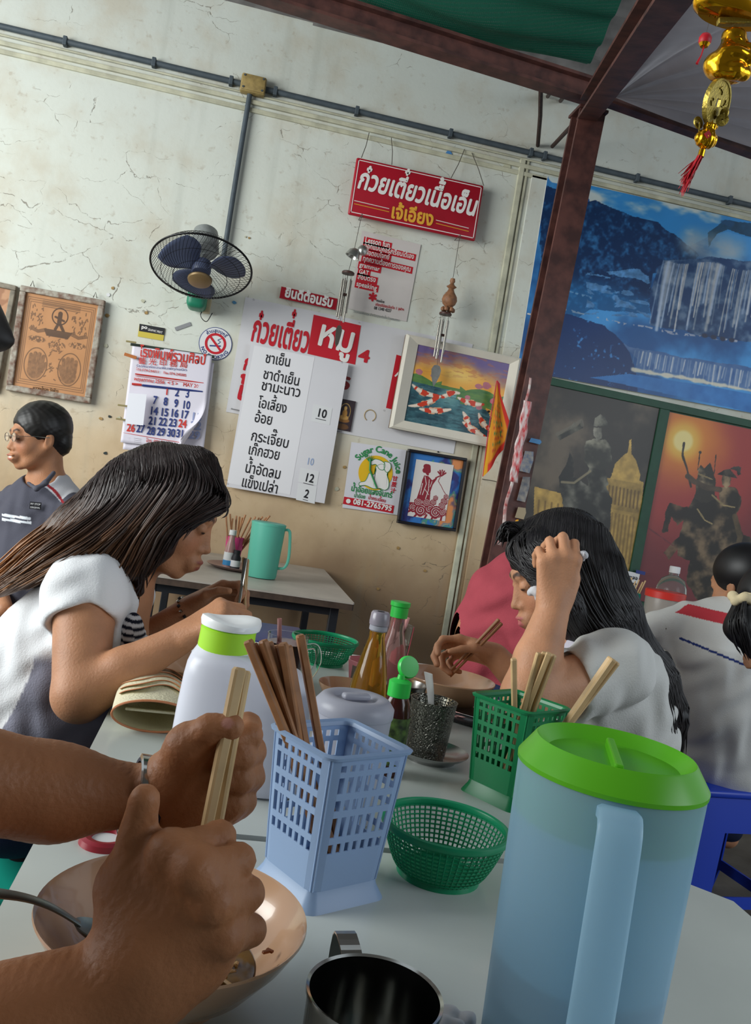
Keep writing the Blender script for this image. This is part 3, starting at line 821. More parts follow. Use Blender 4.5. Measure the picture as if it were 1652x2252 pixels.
# --- drinks menu
M_MSHEET = mat('menu_sheet', '#d9d7da', 0.35, noise=0.04, nscale=4)
b = Board('drinks_menu', 'tall white menu sheet of drinks in black Thai lettering with prices', 'menu', (552, 756), (767, 799), (491, 1069), off=0.034, th=0.004, m=M_MSHEET, part='sheet')
b.patch([(560, 760), (692, 786), (638, 1088), (500, 1062)], mat('menu_overlay', '#e2e0e2', 0.4), 'paper_layer', y=-0.0002)
for p in (((690, 888), (731, 898), (725, 935), (684, 926)), ((661, 1028), (702, 1037), (697, 1068), (656, 1060)), ((656, 1062), (697, 1071), (692, 1108), (651, 1099))):
    b.patch(p, M_PAPER, 'price_slip', y=-0.0004)
for t_, l, r, hp in (('ชาเย็น', (582, 797), (638, 807), 36), ('ชาดำเย็น', (577, 832), (658, 849), 36), ('ชามะนาว', (573, 857), (660, 874), 36), ('โอเลี้ยง', (566, 895), (629, 909), 36), ('อ้อย', (558, 927), (598, 935), 37),
                     ('กระเจี๊ยบ', (550, 968), (634, 986), 37), ('เก๊กฮวย', (544, 998), (614, 1012), 37), ('น้ำอัดลม', (537, 1038), (616, 1054), 38), ('แข็งเปล่า', (529, 1069), (610, 1086), 38)):
    b.text(t_, l, r, hp, M_BLK, bold=0.012)
for t_, l, r in (('10', (695, 915), (717, 920)), ('12', (668, 1057), (689, 1062)), ('2', (667, 1093), (677, 1096))):
    b.text(t_, l, r, 30, M_BLK, bold=0.025)
    b.line([(l[0] - 1, l[1] + 5), (r[0], r[1] + 5)], 0.0014, M_BLK, 'underline')
b.text('10', (673, 1021), (689, 1024), 26, mat('pale_blue_ink', '#8fa5c9', 0.6), bold=0.0)
tack(b, [(501, 1064), (752, 797)])

# --- no smoking sticker (round)
q = onY(474, 756, WALL - 0.003)
t = thing('no_smoking_sticker', 'round white no smoking sticker with a red barred circle', 'sticker', mw=Matrix.Translation(q) @ Matrix.Rotation(R(0), 4, 'Y'))
rx = Matrix.Rotation(R(90), 3, 'X')
def disc(par, r0, r1, m, name, y=0.0, th=0.001, n=48, c=(0, 0)):
    pr = [(r0, 0), (r1, 0), (r1, th), (r0, th)] if r0 else [(0, 0), (r1, 0), (r1, th), (0, th)]
    return MB().lathe(pr + ([pr[0]] if r0 else []), n, (c[0], y, c[1]), rx).build(name, m, par)
disc(t, 0, 0.075, M_NAVY, 'rim', 0.001); disc(t, 0, 0.072, M_PAPER, 'face', 0.0)
disc(t, 0.037, 0.048, M_REDP, 'barred_ring', -0.0012)
MB().box((0, -0.0018, 0), (0.085, 0.001, 0.010), Matrix.Rotation(R(45), 3, 'Y')).build('bar', M_REDP, t)
MB().box((0.0, -0.0016, -0.010), (0.05, 0.0008, 0.006), Matrix.Rotation(R(-8), 3, 'Y')).build('cigarette', M_NAVY, t)
MB().tube(bend([(0.01, -0.0016, 0.0), (0.02, -0.0016, 0.012), (0.008, -0.0016, 0.018), (0.024, -0.0016, 0.028)], 5), 0.0014, 4).build('smoke', M_NAVY, t)
def arc_text(par, txt, r, a0, a1, size, m, inside=False, bold=0.0, c=(0, 0), y=-0.0018, name='lettering', sx=1.0):
    """letters around a circle; a0->a1 degrees clockwise from top"""
    advs = [_glyph(ch)[2] for ch in txt]; tot = sum(advs); V = []; F = []; pen = 0
    for i, ch in enumerate(txt):
        gv, gf, adv = _glyph(ch); mid = pen + adv / 2
        f_ = mid / tot; a = R(a0 + (a1 - a0) * f_)
        dz = 0.0
        if ch in _TONE and i and txt[i - 1] in _UP: dz = 0.24
        for ci, (bx, bz) in enumerate([(0, 0)] + ([(bold, 0), (-bold, 0), (0, bold), (0, -bold)] if bold else [])):
            n0 = len(V)
            for v in gv:
                lx = (v[0] - adv / 2 + bx) * size * sx; lz = (v[1] + dz + bz) * size
                if inside: # bottom text, reads left to right, tops toward centre
                    rr_ = r - lz; X = rr_ * math.sin(a) + lx * math.cos(a + math.pi); Z = rr_ * math.cos(a) - lx * math.sin(a + math.pi)
                else:
                    rr_ = r + lz; X = rr_ * math.sin(a) + lx * math.cos(a); Z = rr_ * math.cos(a) - lx * math.sin(a)
                V.append((c[0] + X, y - 0.0001 * ci, c[1] + Z))
            F += [tuple(n0 + q_ for q_ in f2) for f2 in gf]
        pen += adv
    return pyd(name, V, F, m, par)
arc_text(t, 'ห้ามสูบบุหรี่', 0.052, -52, 48, 0.021, M_NAVY, bold=0.02)
arc_text(t, 'NO SMOKING', 0.068, 248, 112, 0.021, M_NAVY, inside=True, bold=0.03)

# --- calendar
b = Board('wall_calendar', 'large printed tear-off wall calendar with blue dates and a curled page', 'calendar', (292, 757), (467, 783), (262, 972), off=0.03, th=0.004, part=None)
CW, CH = b.w, b.h
MB().box((CW / 2, -0.002, CH - 0.002), (CW + 0.02, 0.012, 0.012), bev=0.003).build('binding_bar', mat('dark_green_tin', '#3c4640', 0.4, 0.5), b.t)
M_CAL = mat('calendar_paper', '#d8d3dd', 0.55)
def sheet(name, curl, y0, x0=0.0, dz=0.0, ww=None):
    nu, nv = 30, 30; V = []; F = []; ww = ww or CW
    for j in range(nv + 1):
        for i in range(nu + 1):
            x = ww * i / nu; z = CH * j / nv; y = y0 + 0.006 * math.sin(3 * z / CH + 2 * x / CW) - 0.02 * (1 - z / CH)
            if curl:     # roll the lower right corner toward the room about a diagonal line
                d = (x / CW - 1.0) * 0.82 + (0.60 - z / CH) * 0.50
                d *= CW
                if d > 0:
                    rr_ = 0.030; nx, nz = 0.86, -0.50
                    ang = min(d / rr_, 3.0); ex = rr_ * math.sin(ang) - d
                    x += nx * ex; z += nz * ex; y -= rr_ * (1 - math.cos(ang)) + max(0, d - 3.0 * rr_) * 0.1
            V.append((x + x0, y, z + dz))
    for j in range(nv):
        for i in range(nu): q_ = j * (nu + 1) + i; F.append((q_, q_ + 1, q_ + nu + 2, q_ + nu + 1))
    o = pyd(name, V, F, M_CAL, b.t, True); solid(o, 0.0008); return o
sheet('back_page', False, 0.006, 0.012, -0.03); sheet('page', True, -0.004)
yc = -0.030
def ctext(txt, l, r, hp, m, bold=0.0, **k):
    # printed on the page: follow the page's lean
    z = b.L(*l)[1]; yy = -0.004 + 0.006 * math.sin(3 * z / CH + 1) - 0.02 * (1 - z / CH) - 0.004
    return b.text(txt, l, r, hp, m, bold, y=yy, **k)
M_CRED = mat('calendar_red', '#c8372f', 0.55)
ctext('โรงพิมพ์รวมศิลป์', (307, 784), (452, 803), 34, M_CRED, 0.025)
ctext('藝 光 印 務 局', (304, 799), (413, 809), 17, M_CRED, 0.01)
ctext('โทร 074-244311    Fax 074-245005', (300, 815), (410, 829), 9, M_CRED, 0.01)
ctext('รับพิมพ์แบบพิมพ์ทุกชนิด', (300, 807), (412, 817), 8, M_NAVY)
def cbar(l, r, th, m, name='bar'):
    z = b.L(*l)[1]; yy = -0.004 + 0.006 * math.sin(3 * z / CH + 1) - 0.02 * (1 - z / CH) - 0.0035
    p0 = b.L(*l); p1 = b.L(*r)
    MB().tube([(p0[0], yy, p0[1]), (p1[0], yy, p1[1])], th, 4, flat=1).build(name, m, b.t)
cbar((298, 823), (448, 843), 0.003, M_CRED, 'rule_line'); cbar((298, 827), (448, 847), 0.001, M_CRED, 'rule_line')
ctext('พฤษภาคม 2556  < 5 >    MAY 2013', (295, 837), (447, 855), 12, M_CRED, 0.02)
cbar((291, 845), (312, 847), 0.005, M_CRED, 'weekday_bar'); cbar((314, 848), (446, 862), 0.005, M_NAVY, 'weekday_bar')
def cal_num(n, cx, cy, m):
    s_ = str(n); wpx = 9 * len(s_)
    ctext(s_, (cx - wpx / 2, cy), (cx + wpx / 2, cy + wpx * 0.13), 27, m, 0.035)
grid = {1: (367, 868), 2: (389, 871), 3: (412, 874), 7: (341, 888), 8: (364, 891), 9: (387, 895), 10: (409, 898), 14: (338, 911), 15: (361, 914), 16: (383, 916), 17: (405, 919), 21: (336, 933), 22: (358, 935), 23: (380, 937),
        24: (401, 939), 26: (288, 948), 27: (309, 950), 28: (332, 955), 29: (354, 957), 30: (376, 959), 31: (396, 961)}
for n, (cx, cy) in grid.items(): cal_num(n, cx, cy, M_CRED if n in (1, 24, 26) else M_NAVY)
M_PALE = mat('pale_blue_print', '#8d97bd', 0.6)
for s_, cx, cy in (('15', 429, 925), ('22', 428, 944), ('29', 425, 965)):
    p = b.L(cx, cy); lettering(s_, 0.05, 'lettering', M_PALE, b.t, x=p[0] - 0.02, z=p[1], y=0.0 - 0.018, bold=0.03)
ctext('โทร. 074-244311', (322, 972), (380, 980), 12, M_CRED, 0.01)
cbar((272, 952), (395, 973), 0.0012, M_CRED, 'rule_line')
for gx, gy in ((272, 962), (296, 964)):
    for r_ in range(4):
        cbar((gx, gy + r_ * 4), (gx + 16, gy + 2 + r_ * 4), 0.0006, M_GREY, 'small_print')
# blank white card clipped over the dates
p = [b.L(*q_) for q_ in ((287, 867), (326, 870), (318, 937), (279, 933))]
MB().prism(p, -0.062, -0.058).build('blank_card', mat('bright_card', '#e8e8ee', 0.5), b.t)
for gx, gy in ((272, 893), (268, 923), (290, 742 + 12)):
    q_ = b.L(gx, gy); MB().box((q_[0], -0.03, q_[1]), (0.045, 0.006, 0.008), bev=0.002).build('paper_clip', mat('brass_clip', '#8f8257', 0.5), b.t)
q_ = b.L(288, 784); MB().box((q_[0], -0.02, q_[1]), (0.055, 0.003, 0.014), Matrix.Rotation(R(10), 3, 'Y'), bev=0.001).build('tape_strip', mat('orange_tape', '#b0662e', 0.5), b.t)

# --- black/yellow sticker
b = Board('label_sticker', 'small black and yellow sticker above the calendar', 'sticker', (307, 712), (363, 722), (304, 740), th=0.0008, m=mat('yellow_label', '#c9b548', 0.5))
b.patch([(307, 712), (363, 722), (361, 737), (306, 728)], M_BLK)
b.text('po', (311, 722), (324, 724), 12, M_WHITEP, 0.04); b.text('GRAPHIC PRINT', (325, 727), (357, 734), 8, M_WHITEP, 0.01)
b = Board('paper_scrap', 'tiny torn scrap of grey card pinned right of the black and yellow sticker', 'paper', (384, 720), (418, 708), (386, 728), th=0.001, m=M_GREY)

# --- yantra picture
def wood_frame(b, fw, depth, m, name='frame_side'):
    w, h = b.w, b.h
    for (c, sz) in (((w / 2, h - fw / 2), (w, fw)), ((w / 2, fw / 2), (w, fw)), ((fw / 2, h / 2), (fw, h - 2 * fw)), ((w - fw / 2, h / 2), (fw, h - 2 * fw))):
        MB().box((c[0], -depth / 2 + 0.004, c[1]), (sz[0], depth, sz[1]), bev=min(fw, depth) * 0.2).build(name, m, b.t)
M_OLDWOOD = mat('flaking_frame_paint', '#6b4a3a', 0.7, nscale=35, ncol='#a8a193', bump=0.4, detail=6)
b = Board('yantra_picture', 'old framed orange cloth print of sacred hand prints and a standing figure', 'picture', (47, 628), (232, 662), (14, 858), off=0.02, th=0.012, m=M_OLDWOOD, part='backing')
def fy(u, v):
    c = np.tile(hx('#c08a5c'), (len(u), 1)); c = mixc(c, hx('#b37e50'), vn(u, v, 9, 2)); ink = np.zeros(len(u))
    rs = np.random.default_rng(3); asp = b.w / b.h
    def st(pts, wd, a=0.8):
        nonlocal ink; ink = np.maximum(ink, a * (1 - sst(wd, wd + .006, segd(u * asp, v, [(x * asp, y) for x, y in pts]))))
    # outline borders
    for k in range(3):
        g_ = .05 + .022 * k; st([(g_, g_), (1 - g_, g_), (1 - g_, 1 - g_), (g_, 1 - g_), (g_, g_)], .001, .45)
    for k in range(5): st([(.25, .95 - .018 * k), (.75, .95 - .018 * k)], .0015, .5)
    # central figure in halo
    ci = [(.5 + .10 * math.cos(a) / asp * .8, .80 + .085 * math.sin(a)) for a in np.linspace(0, 6.283, 30)]; st(ci, .003, .9)
    st([(.5, .83), (.5, .74)], .020, .8); st([(.44, .79), (.56, .76)], .008, .8); st([(.5, .74), (.46, .66)], .012, .8); st([(.5, .74), (.57, .655)], .013, .8)
    for k in range(5): st([(.32 + .01 * k, .645 - .014 * k), (.68 - .01 * k, .645 - .014 * k)], .0045, .8)
    # rows of script
    for k in range(60):
        x = rs.choice([rs.uniform(.12, .30), rs.uniform(.66, .88)]); y = rs.uniform(.60, .88)
        st([(x, y), (x + rs.uniform(-.02, .02), y + rs.uniform(.01, .035))], .0025, .55)
    for k in range(26):
        x = rs.uniform(.38, .62); y = rs.uniform(.12, .6); st([(x, y), (x + .02, y + rs.uniform(-.02, .03))], .003, .5)
    # tigers left & right
    for cx in (.24, .78):
        ink = np.maximum(ink, .55 * (1 - sst(.8, 1.1, np.hypot((u - cx) / .12, (v - .53) / .035))) * (vn(u, v, 60, 5) > .42))
        for k in range(3): st([(cx - .12 + .01 * k, .63 + .012 * k), (cx, .60 + .012 * k), (cx + .12 - .01 * k, .63 + .012 * k)], .002, .6)
    ink = np.maximum(ink, .5 * (1 - sst(.9, 1.05, np.hypot((u - .51) / .12, (v - .49) / .06))) * (vn(u, v, 70, 9) > .47))
    # hands
    for cx, sg in ((.27, 1), (.72, -1)):
        st([(cx + .15 * math.cos(a), .27 + .17 * math.sin(a)) for a in np.linspace(0, 6.283, 40)], .002, .6)
        hd = np.zeros(len(u))
        hd = np.maximum(hd, 1 - sst(.85, 1.1, np.hypot((u - cx) / .105, (v - .20) / .085)))
        for k in range(4):
            fx = cx + sg * (-.075 + .05 * k) ; hd = np.maximum(hd, 1 - sst(.017, .024, segd(u * asp, v, [(fx * asp * 1.0, .25), ((fx + sg * .005 * k) * asp, .36 + .02 * (k in (1, 2)))])))
        hd = np.maximum(hd, 1 - sst(.015, .022, segd(u * asp, v, [((cx + sg * .09) * asp, .2), ((cx + sg * .13) * asp, .29)])))
        ink = np.maximum(ink, .42 * hd * (0.5 + vn(u, v, 40, 4)))
    return mixc(c, hx('#3c2a1e'), ink)
picture('print', b.w - 0.04, b.h - 0.04, 220, 280, fy, M_VC, b.t, x0=0.02, z0=0.02, y=-0.004)
wood_frame(b, 0.026, 0.022, M_OLDWOOD)
b.text('หลวงปู่ทอง วัดชีวา', (72, 858), (128, 866), 15, mat('brown_ink', '#4a3322', 0.7), 0.01, y=-0.006)
for px_, py_ in ((72, 630), (210, 655)):
    q_ = b.L(px_, py_ - 6); MB().tube([(q_[0] - 0.008, 0, q_[1] - 0.012), (q_[0], -0.004, q_[1] + 0.012), (q_[0] + 0.008, 0, q_[1] - 0.012)], 0.002, 5).build('hanging_loop', M_STRING, b.t)
b = Board('framed_picture', 'second faded orange framed picture cut off by the left edge', 'picture', (-140, 590), (38, 630), (-178, 830), off=0.014, th=0.01, m=M_OLDWOOD, part='backing')
picture('print', b.w - 0.04, b.h - 0.04, 40, 50, lambda u, v: mixc(np.tile(hx('#b98a66'), (len(u), 1)), hx('#8a5a3c'), (vn(u, v, 6, 4) > .55) * .6), M_VC, b.t, x0=0.02, z0=0.02, y=-0.004)
wood_frame(b, 0.022, 0.02, mat('grey_wood', '#8c8373', 0.7, noise=0.4, nscale=40))

# --- koi painting
b = Board('koi_painting', 'white-framed painting of red and white koi swimming under a sunset', 'picture', (893, 736), (1143, 790), (858, 941), off=0.045, th=0.02, m=mat('hardboard', '#6b5844', 0.8), part='backing')
KB = b
ZB = [b.L(919, 758), b.L(1119, 806), b.L(883, 924)]
def koi(u, v):
    asp = IW / IH
    n = vn(u, v, 5, 1); n2 = vn(u * 2, v * 6, 6, 8)
    sky = mixc(np.tile(hx('#e8a94a'), (len(u), 1)), hx('#6f5f8e'), sst(.72, 1.0, v + .25 * (n - .5) + .22 * np.abs(u - .45)))
    sky = mixc(sky, hx('#f2d27a'), (1 - sst(.0, .35, np.hypot((u - .5) * 1.2, (v - .72) * 2.2))) * .8)
    sky = mixc(sky, hx('#b46a4e'), (n2 > .55) * .45 * sst(.6, .8, v))
    wat = mixc(np.tile(hx('#4d7f86'), (len(u), 1)), hx('#2b4a55'), sst(.3, .75, n + .3 * (np.abs(u - .5))))
    wat = mixc(wat, hx('#8fb9b0'), (1 - sst(0, .22, np.hypot((u - .42) * 1.3, v - .45))) * .6); wat = mixc(wat, hx('#1d3540'), sst(.45, .7, vn(u * 2, v * 7, 7, 31)) * .5)
    wat = mixc(wat, hx('#9cc3c6'), (n2 > .6) * .18)
    hz = .56 - .03 * u
    c = np.where((v > hz)[:, None], sky, wat)
    hill = hz + .07 * np.abs(np.sin(u * 9 + 1)) * (np.abs(u - .42) > .10) * (.5 + n)
    g_ = (v < hill) & (v > hz - .10 * (u > .5) - .04 - .1 * n * (u > .55))
    c = np.where(g_[:, None], mixc(np.tile(hx('#3d6b47'), (len(u), 1)), hx('#7a9a4c'), n2), c)
    for (x, y, s_) in ((.06, .66, .05), (.22, .64, .04), (.8, .66, .06), (.72, .63, .05), (.62, .46, .035), (.90, .48, .05), (.76, .36, .04)):
        k = np.hypot((u - x) * asp, (v - y) * 1.3) < s_ * (.7 + .6 * vn(u, v, 30, 6)); c = np.where(k[:, None], hx('#cf7f8c') * (.7 + .5 * n[:, None]), c)
    fish = [((.02, .475), (.10, .40), (.20, .385), (.33, .40), .034, 0), ((.38, .44), (.30, .34), (.42, .50), (.52, .49), .035, 0), ((.02, .20), (.15, .22), (.27, .34), (.33, .40), .030, 1), ((.14, .19), (.22, .18), (.34, .20), (.46, .26), .032, 1),
            ((.52, .43), (.60, .40), (.68, .38), (.80, .41), .034, 0), ((.60, .26), (.63, .22), (.67, .15), (.70, .10), .032, 1), ((.62, .13), (.68, .09), (.78, .03), (.88, .0), .034, 0), ((.77, .28), (.80, .2), (.86, .12), (.93, .1), .034, 1), ((.84, .36), (.90, .33), (.95, .27), (1.0, .25), .030, 2)]
    for p0, p1, p2, p3, r_, kd in fish:
        ts = np.linspace(0, 1, 12); P_ = [((1 - t) ** 3 * np.array(p0) + 3 * t * (1 - t) ** 2 * np.array(p1) + 3 * t * t * (1 - t) * np.array(p2) + t ** 3 * np.array(p3)) for t in ts]
        best = np.full(len(u), 9.); bt = np.zeros(len(u)); off_ = np.zeros(len(u))
        for i in range(11):
            a, b2 = P_[i], P_[i + 1]; dx = (b2[0] - a[0]) * asp; dy = b2[1] - a[1]; px_ = (u - a[0]) * asp; py_ = v - a[1]
            t = np.clip((px_ * dx + py_ * dy) / (dx * dx + dy * dy), 0, 1); d = np.hypot(px_ - t * dx, py_ - t * dy); k = d < best
            best = np.where(k, d, best); bt = np.where(k, (i + t) / 11, bt)
        rad = .86 * r_ * (0.22 + 0.95 * np.abs(np.sin(np.clip(bt, 0, 1) * 2.75 + .12)) ** .8) + .003 * (vn(u, v, 40, 3) - .5); ins = best < rad; 
        body = mixc(np.tile(hx('#ecdfcf'), (len(u), 1)), hx('#cdb9a4'), best / rad)
        spot = (np.sin(bt * 15 + kd * 2 + p0[0] * 9) + 3.4 * (vn(u * asp, v, 22, 3, 3) - .45) > .05) & (bt > .12)
        body = np.where(spot[:, None], hx('#c9402a') if kd < 2 else hx('#2d2622'), body)
        if kd == 2: body = np.where(spot[:, None], body, hx('#d99f4c'))
        c = np.where(ins[:, None], body, c)
        fin = (best > rad) & (best < rad + .012) & (bt > .35) & (bt < .75) & (vn(u, v, 25, 7) > .45); c = np.where(fin[:, None], hx('#e0a37a'), c)
    return c
(ix0, izt), (ix1, _), (_, izb) = ZB; IW, IH = ix1 - ix0, izt - izb
picture('painting', IW, IH, 300, 240, koi, M_GLOSSVC, b.t, x0=ix0, z0=izb, y=-0.006)
M_WFR = mat('cream_frame_paint', '#ddd6c6', 0.45, noise=0.06, nscale=12)
def mitre(b, x0, z0, x1, z1, m, y0=-0.004, y1=-0.028, name='frame_side'):
    w, h = b.w, b.h
    O = [(0, 0), (w, 0), (w, h), (0, h)]; I = [(x0, z0), (x1, z0), (x1, z1), (x0, z1)]
    for i in range(4):
        j = (i + 1) % 4; g_ = 0.0006
        a, c_, d, e = O[i], O[j], I[j], I[i]
        MB().loft([[Vector((a[0], 0.004, a[1])), Vector((a[0], y1 * .8, a[1])), Vector(((a[0] * .8 + e[0] * .2), y1, a[1] * .8 + e[1] * .2)), Vector((e[0], y0 - .006, e[1])), Vector((e[0], 0.004, e[1]))],
                   [Vector((c_[0], 0.004, c_[1])), Vector((c_[0], y1 * .8, c_[1])), Vector(((c_[0] * .8 + d[0] * .2), y1, c_[1] * .8 + d[1] * .2)), Vector((d[0], y0 - .006, d[1])), Vector((d[0], 0.004, d[1]))]], True, True).build(name, m, b.t)
mitre(b, ix0, izb, ix1, izt, M_WFR)

# --- papercut in a black frame
b = Board('papercut_picture', 'black-framed red papercut of a robed woman above roses on marbled paper', 'picture', (898, 987), (1026, 1008), (874, 1150), off=0.03, th=0.012, m=M_BLK, part='backing')
def marb(u, v):
    n = vn(u, v, 3.2, 4); n2 = vn(u + n * .6, v + n * .5, 4, 9)
    c = mixc(np.tile(hx('#2b2f6e'), (len(u), 1)), hx('#2f72b8'), sst(.3, .5, n2)); c = mixc(c, hx('#d98a52'), sst(.52, .6, n)); c = mixc(c, hx('#5aa05a'), (1 - sst(0, .03, np.abs(n - .5))) * .7)
    c = mixc(c, hx('#e0c04a'), (1 - sst(0, .02, np.abs(n - .535))) * .6); return c
fw = 0.014
picture('marbled_mount', b.w - 2 * fw, b.h - 2 * fw, 110, 140, marb, M_VC, b.t, x0=fw, z0=fw, y=-0.002)
wood_frame(b, fw, 0.024, mat('black_frame', '#17161c', 0.35))
ip = b.uv([(913, 1012), (1001, 1027), (983, 1148), (895, 1131)])
x0_, z0_ = b.L(896, 1134); x1_, z1_ = b.L(1003, 1024)
PW, PH = x1_ - x0_ - 0.012, z1_ - z0_
def cut(u, v):
    c = np.tile(hx('#d9d3cd'), (len(u), 1)); asp = PW / PH; ink = np.zeros(len(u), bool)
    def st(pts, wd):
        nonlocal ink; ink |= segd(u * asp, v, [(x * asp, y) for x, y in pts]) < wd
    def hole(pts, wd):
        nonlocal ink; ink &= ~(segd(u * asp, v, [(x * asp, y) for x, y in pts]) < wd)
    # hair, head, robe
    st([(.27, .83), (.36, .83), (.34, .90), (.28, .90)], .045); st([(.33, .79), (.36, .77)], .022)
    ink |= inpoly(u, v, [(.27, .74), (.38, .74), (.50, .68), (.60, .74), (.62, .72), (.53, .60), (.50, .48), (.52, .30), (.16, .30), (.22, .52), (.24, .66)])
    hole([(.30, .72), (.36, .60), (.30, .40)], .006); hole([(.42, .68), (.44, .5), (.40, .34)], .006); hole([(.26, .6), (.24, .4)], .006); hole([(.5, .66), (.47, .56)], .005); hole([(.35, .5), (.46, .42)], .005)
    st([(.58, .73), (.68, .775)], .012)
    # lotus held up and stem
    for a in (-.9, -.45, 0, .45, .9): st([(.72, .78), (.72 + .13 * math.sin(a), .78 + .10 * math.cos(a))], .014)
    hole([(.72, .8), (.72, .86)], .004)
    st([(.70, .77), (.66, .68), (.76, .60), (.82, .54), (.90, .48)], .006)
    # roses
    roses = [(.12, .16, .09), (.32, .13, .12), (.55, .18, .10), (.72, .13, .12), (.90, .15, .08), (.44, .27, .08), (.22, .26, .08), (.62, .30, .06), (.90, .34, .07), (.86, .26, .07), (.93, .43, .05), (.66, .38, .05)]
    for x, y, r_ in roses:
        d = np.hypot((u - x) * asp, (v - y)); an = np.arctan2(v - y, (u - x) * asp)
        ink |= d < r_ * (.85 + .12 * np.abs(np.sin(an * 3)))
        ink &= ~((np.abs(((d / r_ * 3.2 + an / 6.283 * 1.0) % 1) - .5) < .13) & (d < r_ * .8))
    for x, y, a in ((.03, .2, 2.6), (.04, .08, 3.4), (.2, .03, 4.2), (.45, .03, 4.7), (.62, .02, 4.9), (.85, .03, 5.4), (.97, .1, 6.0)): st([(x + .04, y + .03), (x + .05 * math.cos(a), y + .04 * math.sin(a))], .018)
    return np.where(ink[:, None], hx('#8c2230'), c)
picture('papercut', PW, PH, 200, 270, cut, M_VC, b.t, x0=x0_, z0=z0_, y=-0.004)

# --- sugar cane juice poster
b = Board('juice_poster', 'white poster with green arched lettering and a round yellow elephant emblem', 'poster', (773, 972), (894, 990), (750, 1116), off=0.006, th=0.001, m=mat('poster_vinyl', '#d8d6dc', 0.4, noise=0.04, nscale=5))
q = b.L(826, 1040)
M_YD = mat('yellow_disc', '#e3b51c', 0.5)
MB().lathe([(0, 0), (0.082, 0), (0.082, 0.001), (0, 0.001)], 48, (q[0], -0.001, q[1]), rx).build('yellow_disc', M_YD, b.t)
arc_text(b.t, 'Sugar Cane Juice', 0.098, -62, 84, 0.042, M_GRNP, bold=0.03, c=q)
def ele(pts, m=M_WHITEP, y=-0.003, name='elephant', line=True):
    pp = [(q[0] + x, q[1] + z) for x, z in pts]
    MB().prism(pp, y - 0.0006, y).build(name, m, b.t)
    if line:
        r_ = [Vector((x, y - 0.001, z)) for x, z in pp]; MB().tube(r_ + [r_[0]], 0.0013, 4).build('outline', M_GRNP, b.t)
def sm(pts, n=4):
    L_ = [Vector((x, 0, z)) for x, z in pts]; o = bend(L_ + [L_[0]], n); return [(v.x, v.z) for v in o[:-1]]
ele(sm([(-.005, .03), (.02, .045), (.045, .04), (.06, .02), (.055, .0), (.068, -.03), (.07, -.06), (.055, -.075), (.03, -.07), (.0, -.075), (-.04, -.065), (-.068, -.07), (-.07, -.055), (-.045, -.045), (-.035, -.02), (-.03, -.005), (-.01, -.01), (.0, .01)]))
ele(sm([(.035, .06), (.062, .055), (.068, .03), (.055, .01), (.04, .02), (.035, .04)]), y=-.0046, name='elephant_ear')
ele(sm([(-.03, .05), (-.01, .065), (.02, .06), (.04, .045), (.035, .02), (.015, .02), (-.005, .04), (-.025, .035)]), y=-.0038, name='elephant_head')
MB().tube([(q[0] - .035, -.008, q[1] + .06), (q[0] - .03, -.008, q[1] + .01), (q[0] + .015, -.008, q[1] - .07)], 0.004, 4).build('sugar_cane', M_GRNP, b.t)
for a in np.linspace(-1.1, 1.1, 6):
    MB().tube([(q[0] - .037, -.0052, q[1] + .05), (q[0] - .037 + .028 * math.sin(a), -.0052, q[1] + .055 + .028 * math.cos(a))], [0.003, 0.0005], 4).build('cane_leaf', M_GRNP, b.t)
for k, ch in enumerate('甘蔗汁'):
    p_ = b.L(862 - k * 2, 1056 + k * 13); lettering(ch, 0.026, 'lettering', M_REDP, b.t, x=p_[0], z=p_[1], bold=0.03)
b.text('น้ำอ้อยแสงจันทร์', (771, 1079), (862, 1095), 21, M_GRNP, 0.03)
b.text('น้ำอ้อย', (778, 1093), (803, 1097), 14, M_GRNP, 0.02); b.text('น้ำกระเจี๊ยบ', (809, 1097), (848, 1105), 12, M_REDP, 0.02)
b.patch([(757, 1092), (867, 1112), (864, 1129), (754, 1108)], M_REDP)
b.text('081-2765795', (776, 1108), (861, 1124), 19, M_WHITEP, 0.04, y=-0.003)
p_ = b.L(766, 1102); MB().lathe([(0, 0), (0.011, 0), (0.011, 0.001), (0, 0.001)], 20, (p_[0], -0.003, p_[1]), rx).build('phone_mark', M_WHITEP, b.t)

# --- torn paper remnants, glue spots
M_TAPE = mat('old_tape', '#b08d55', 0.6, noise=0.3, nscale=50); M_DK = mat('dark_scrap', '#26302f', 0.6)
scr = [((241, 916), 8, M_DK), ((232, 997), 8, M_DK), ((238, 648), 10, M_PAPER), ((236, 694), 9, M_TAPE), ((233, 760), 9, M_CREAM), ((248, 634), 8, M_TAPE), ((322, 688), 8, M_TAPE), ((515, 665), 9, mat('blue_scrap', '#4d88ad', 0.6)),
       ((315, 662), 9, M_CREAM), ((548, 523), 6, M_TAPE), ((540, 521), 5, M_CREAM), ((875, 745), 8, M_TAPE), ((758, 1028), 8, M_TAPE), ((222, 921), 8, M_TAPE), ((262, 919), 7, M_CREAM), ((740, 1075), 10, M_CREAM), ((832, 1295), 8, M_TAPE), ((876, 1205), 8, M_TAPE), ((935, 1255), 8, M_TAPE), ((988, 338), 16, mat('blue_scrap2', '#4a86c0', 0.6)), ((1116, 368), 18, M_CREAM)]
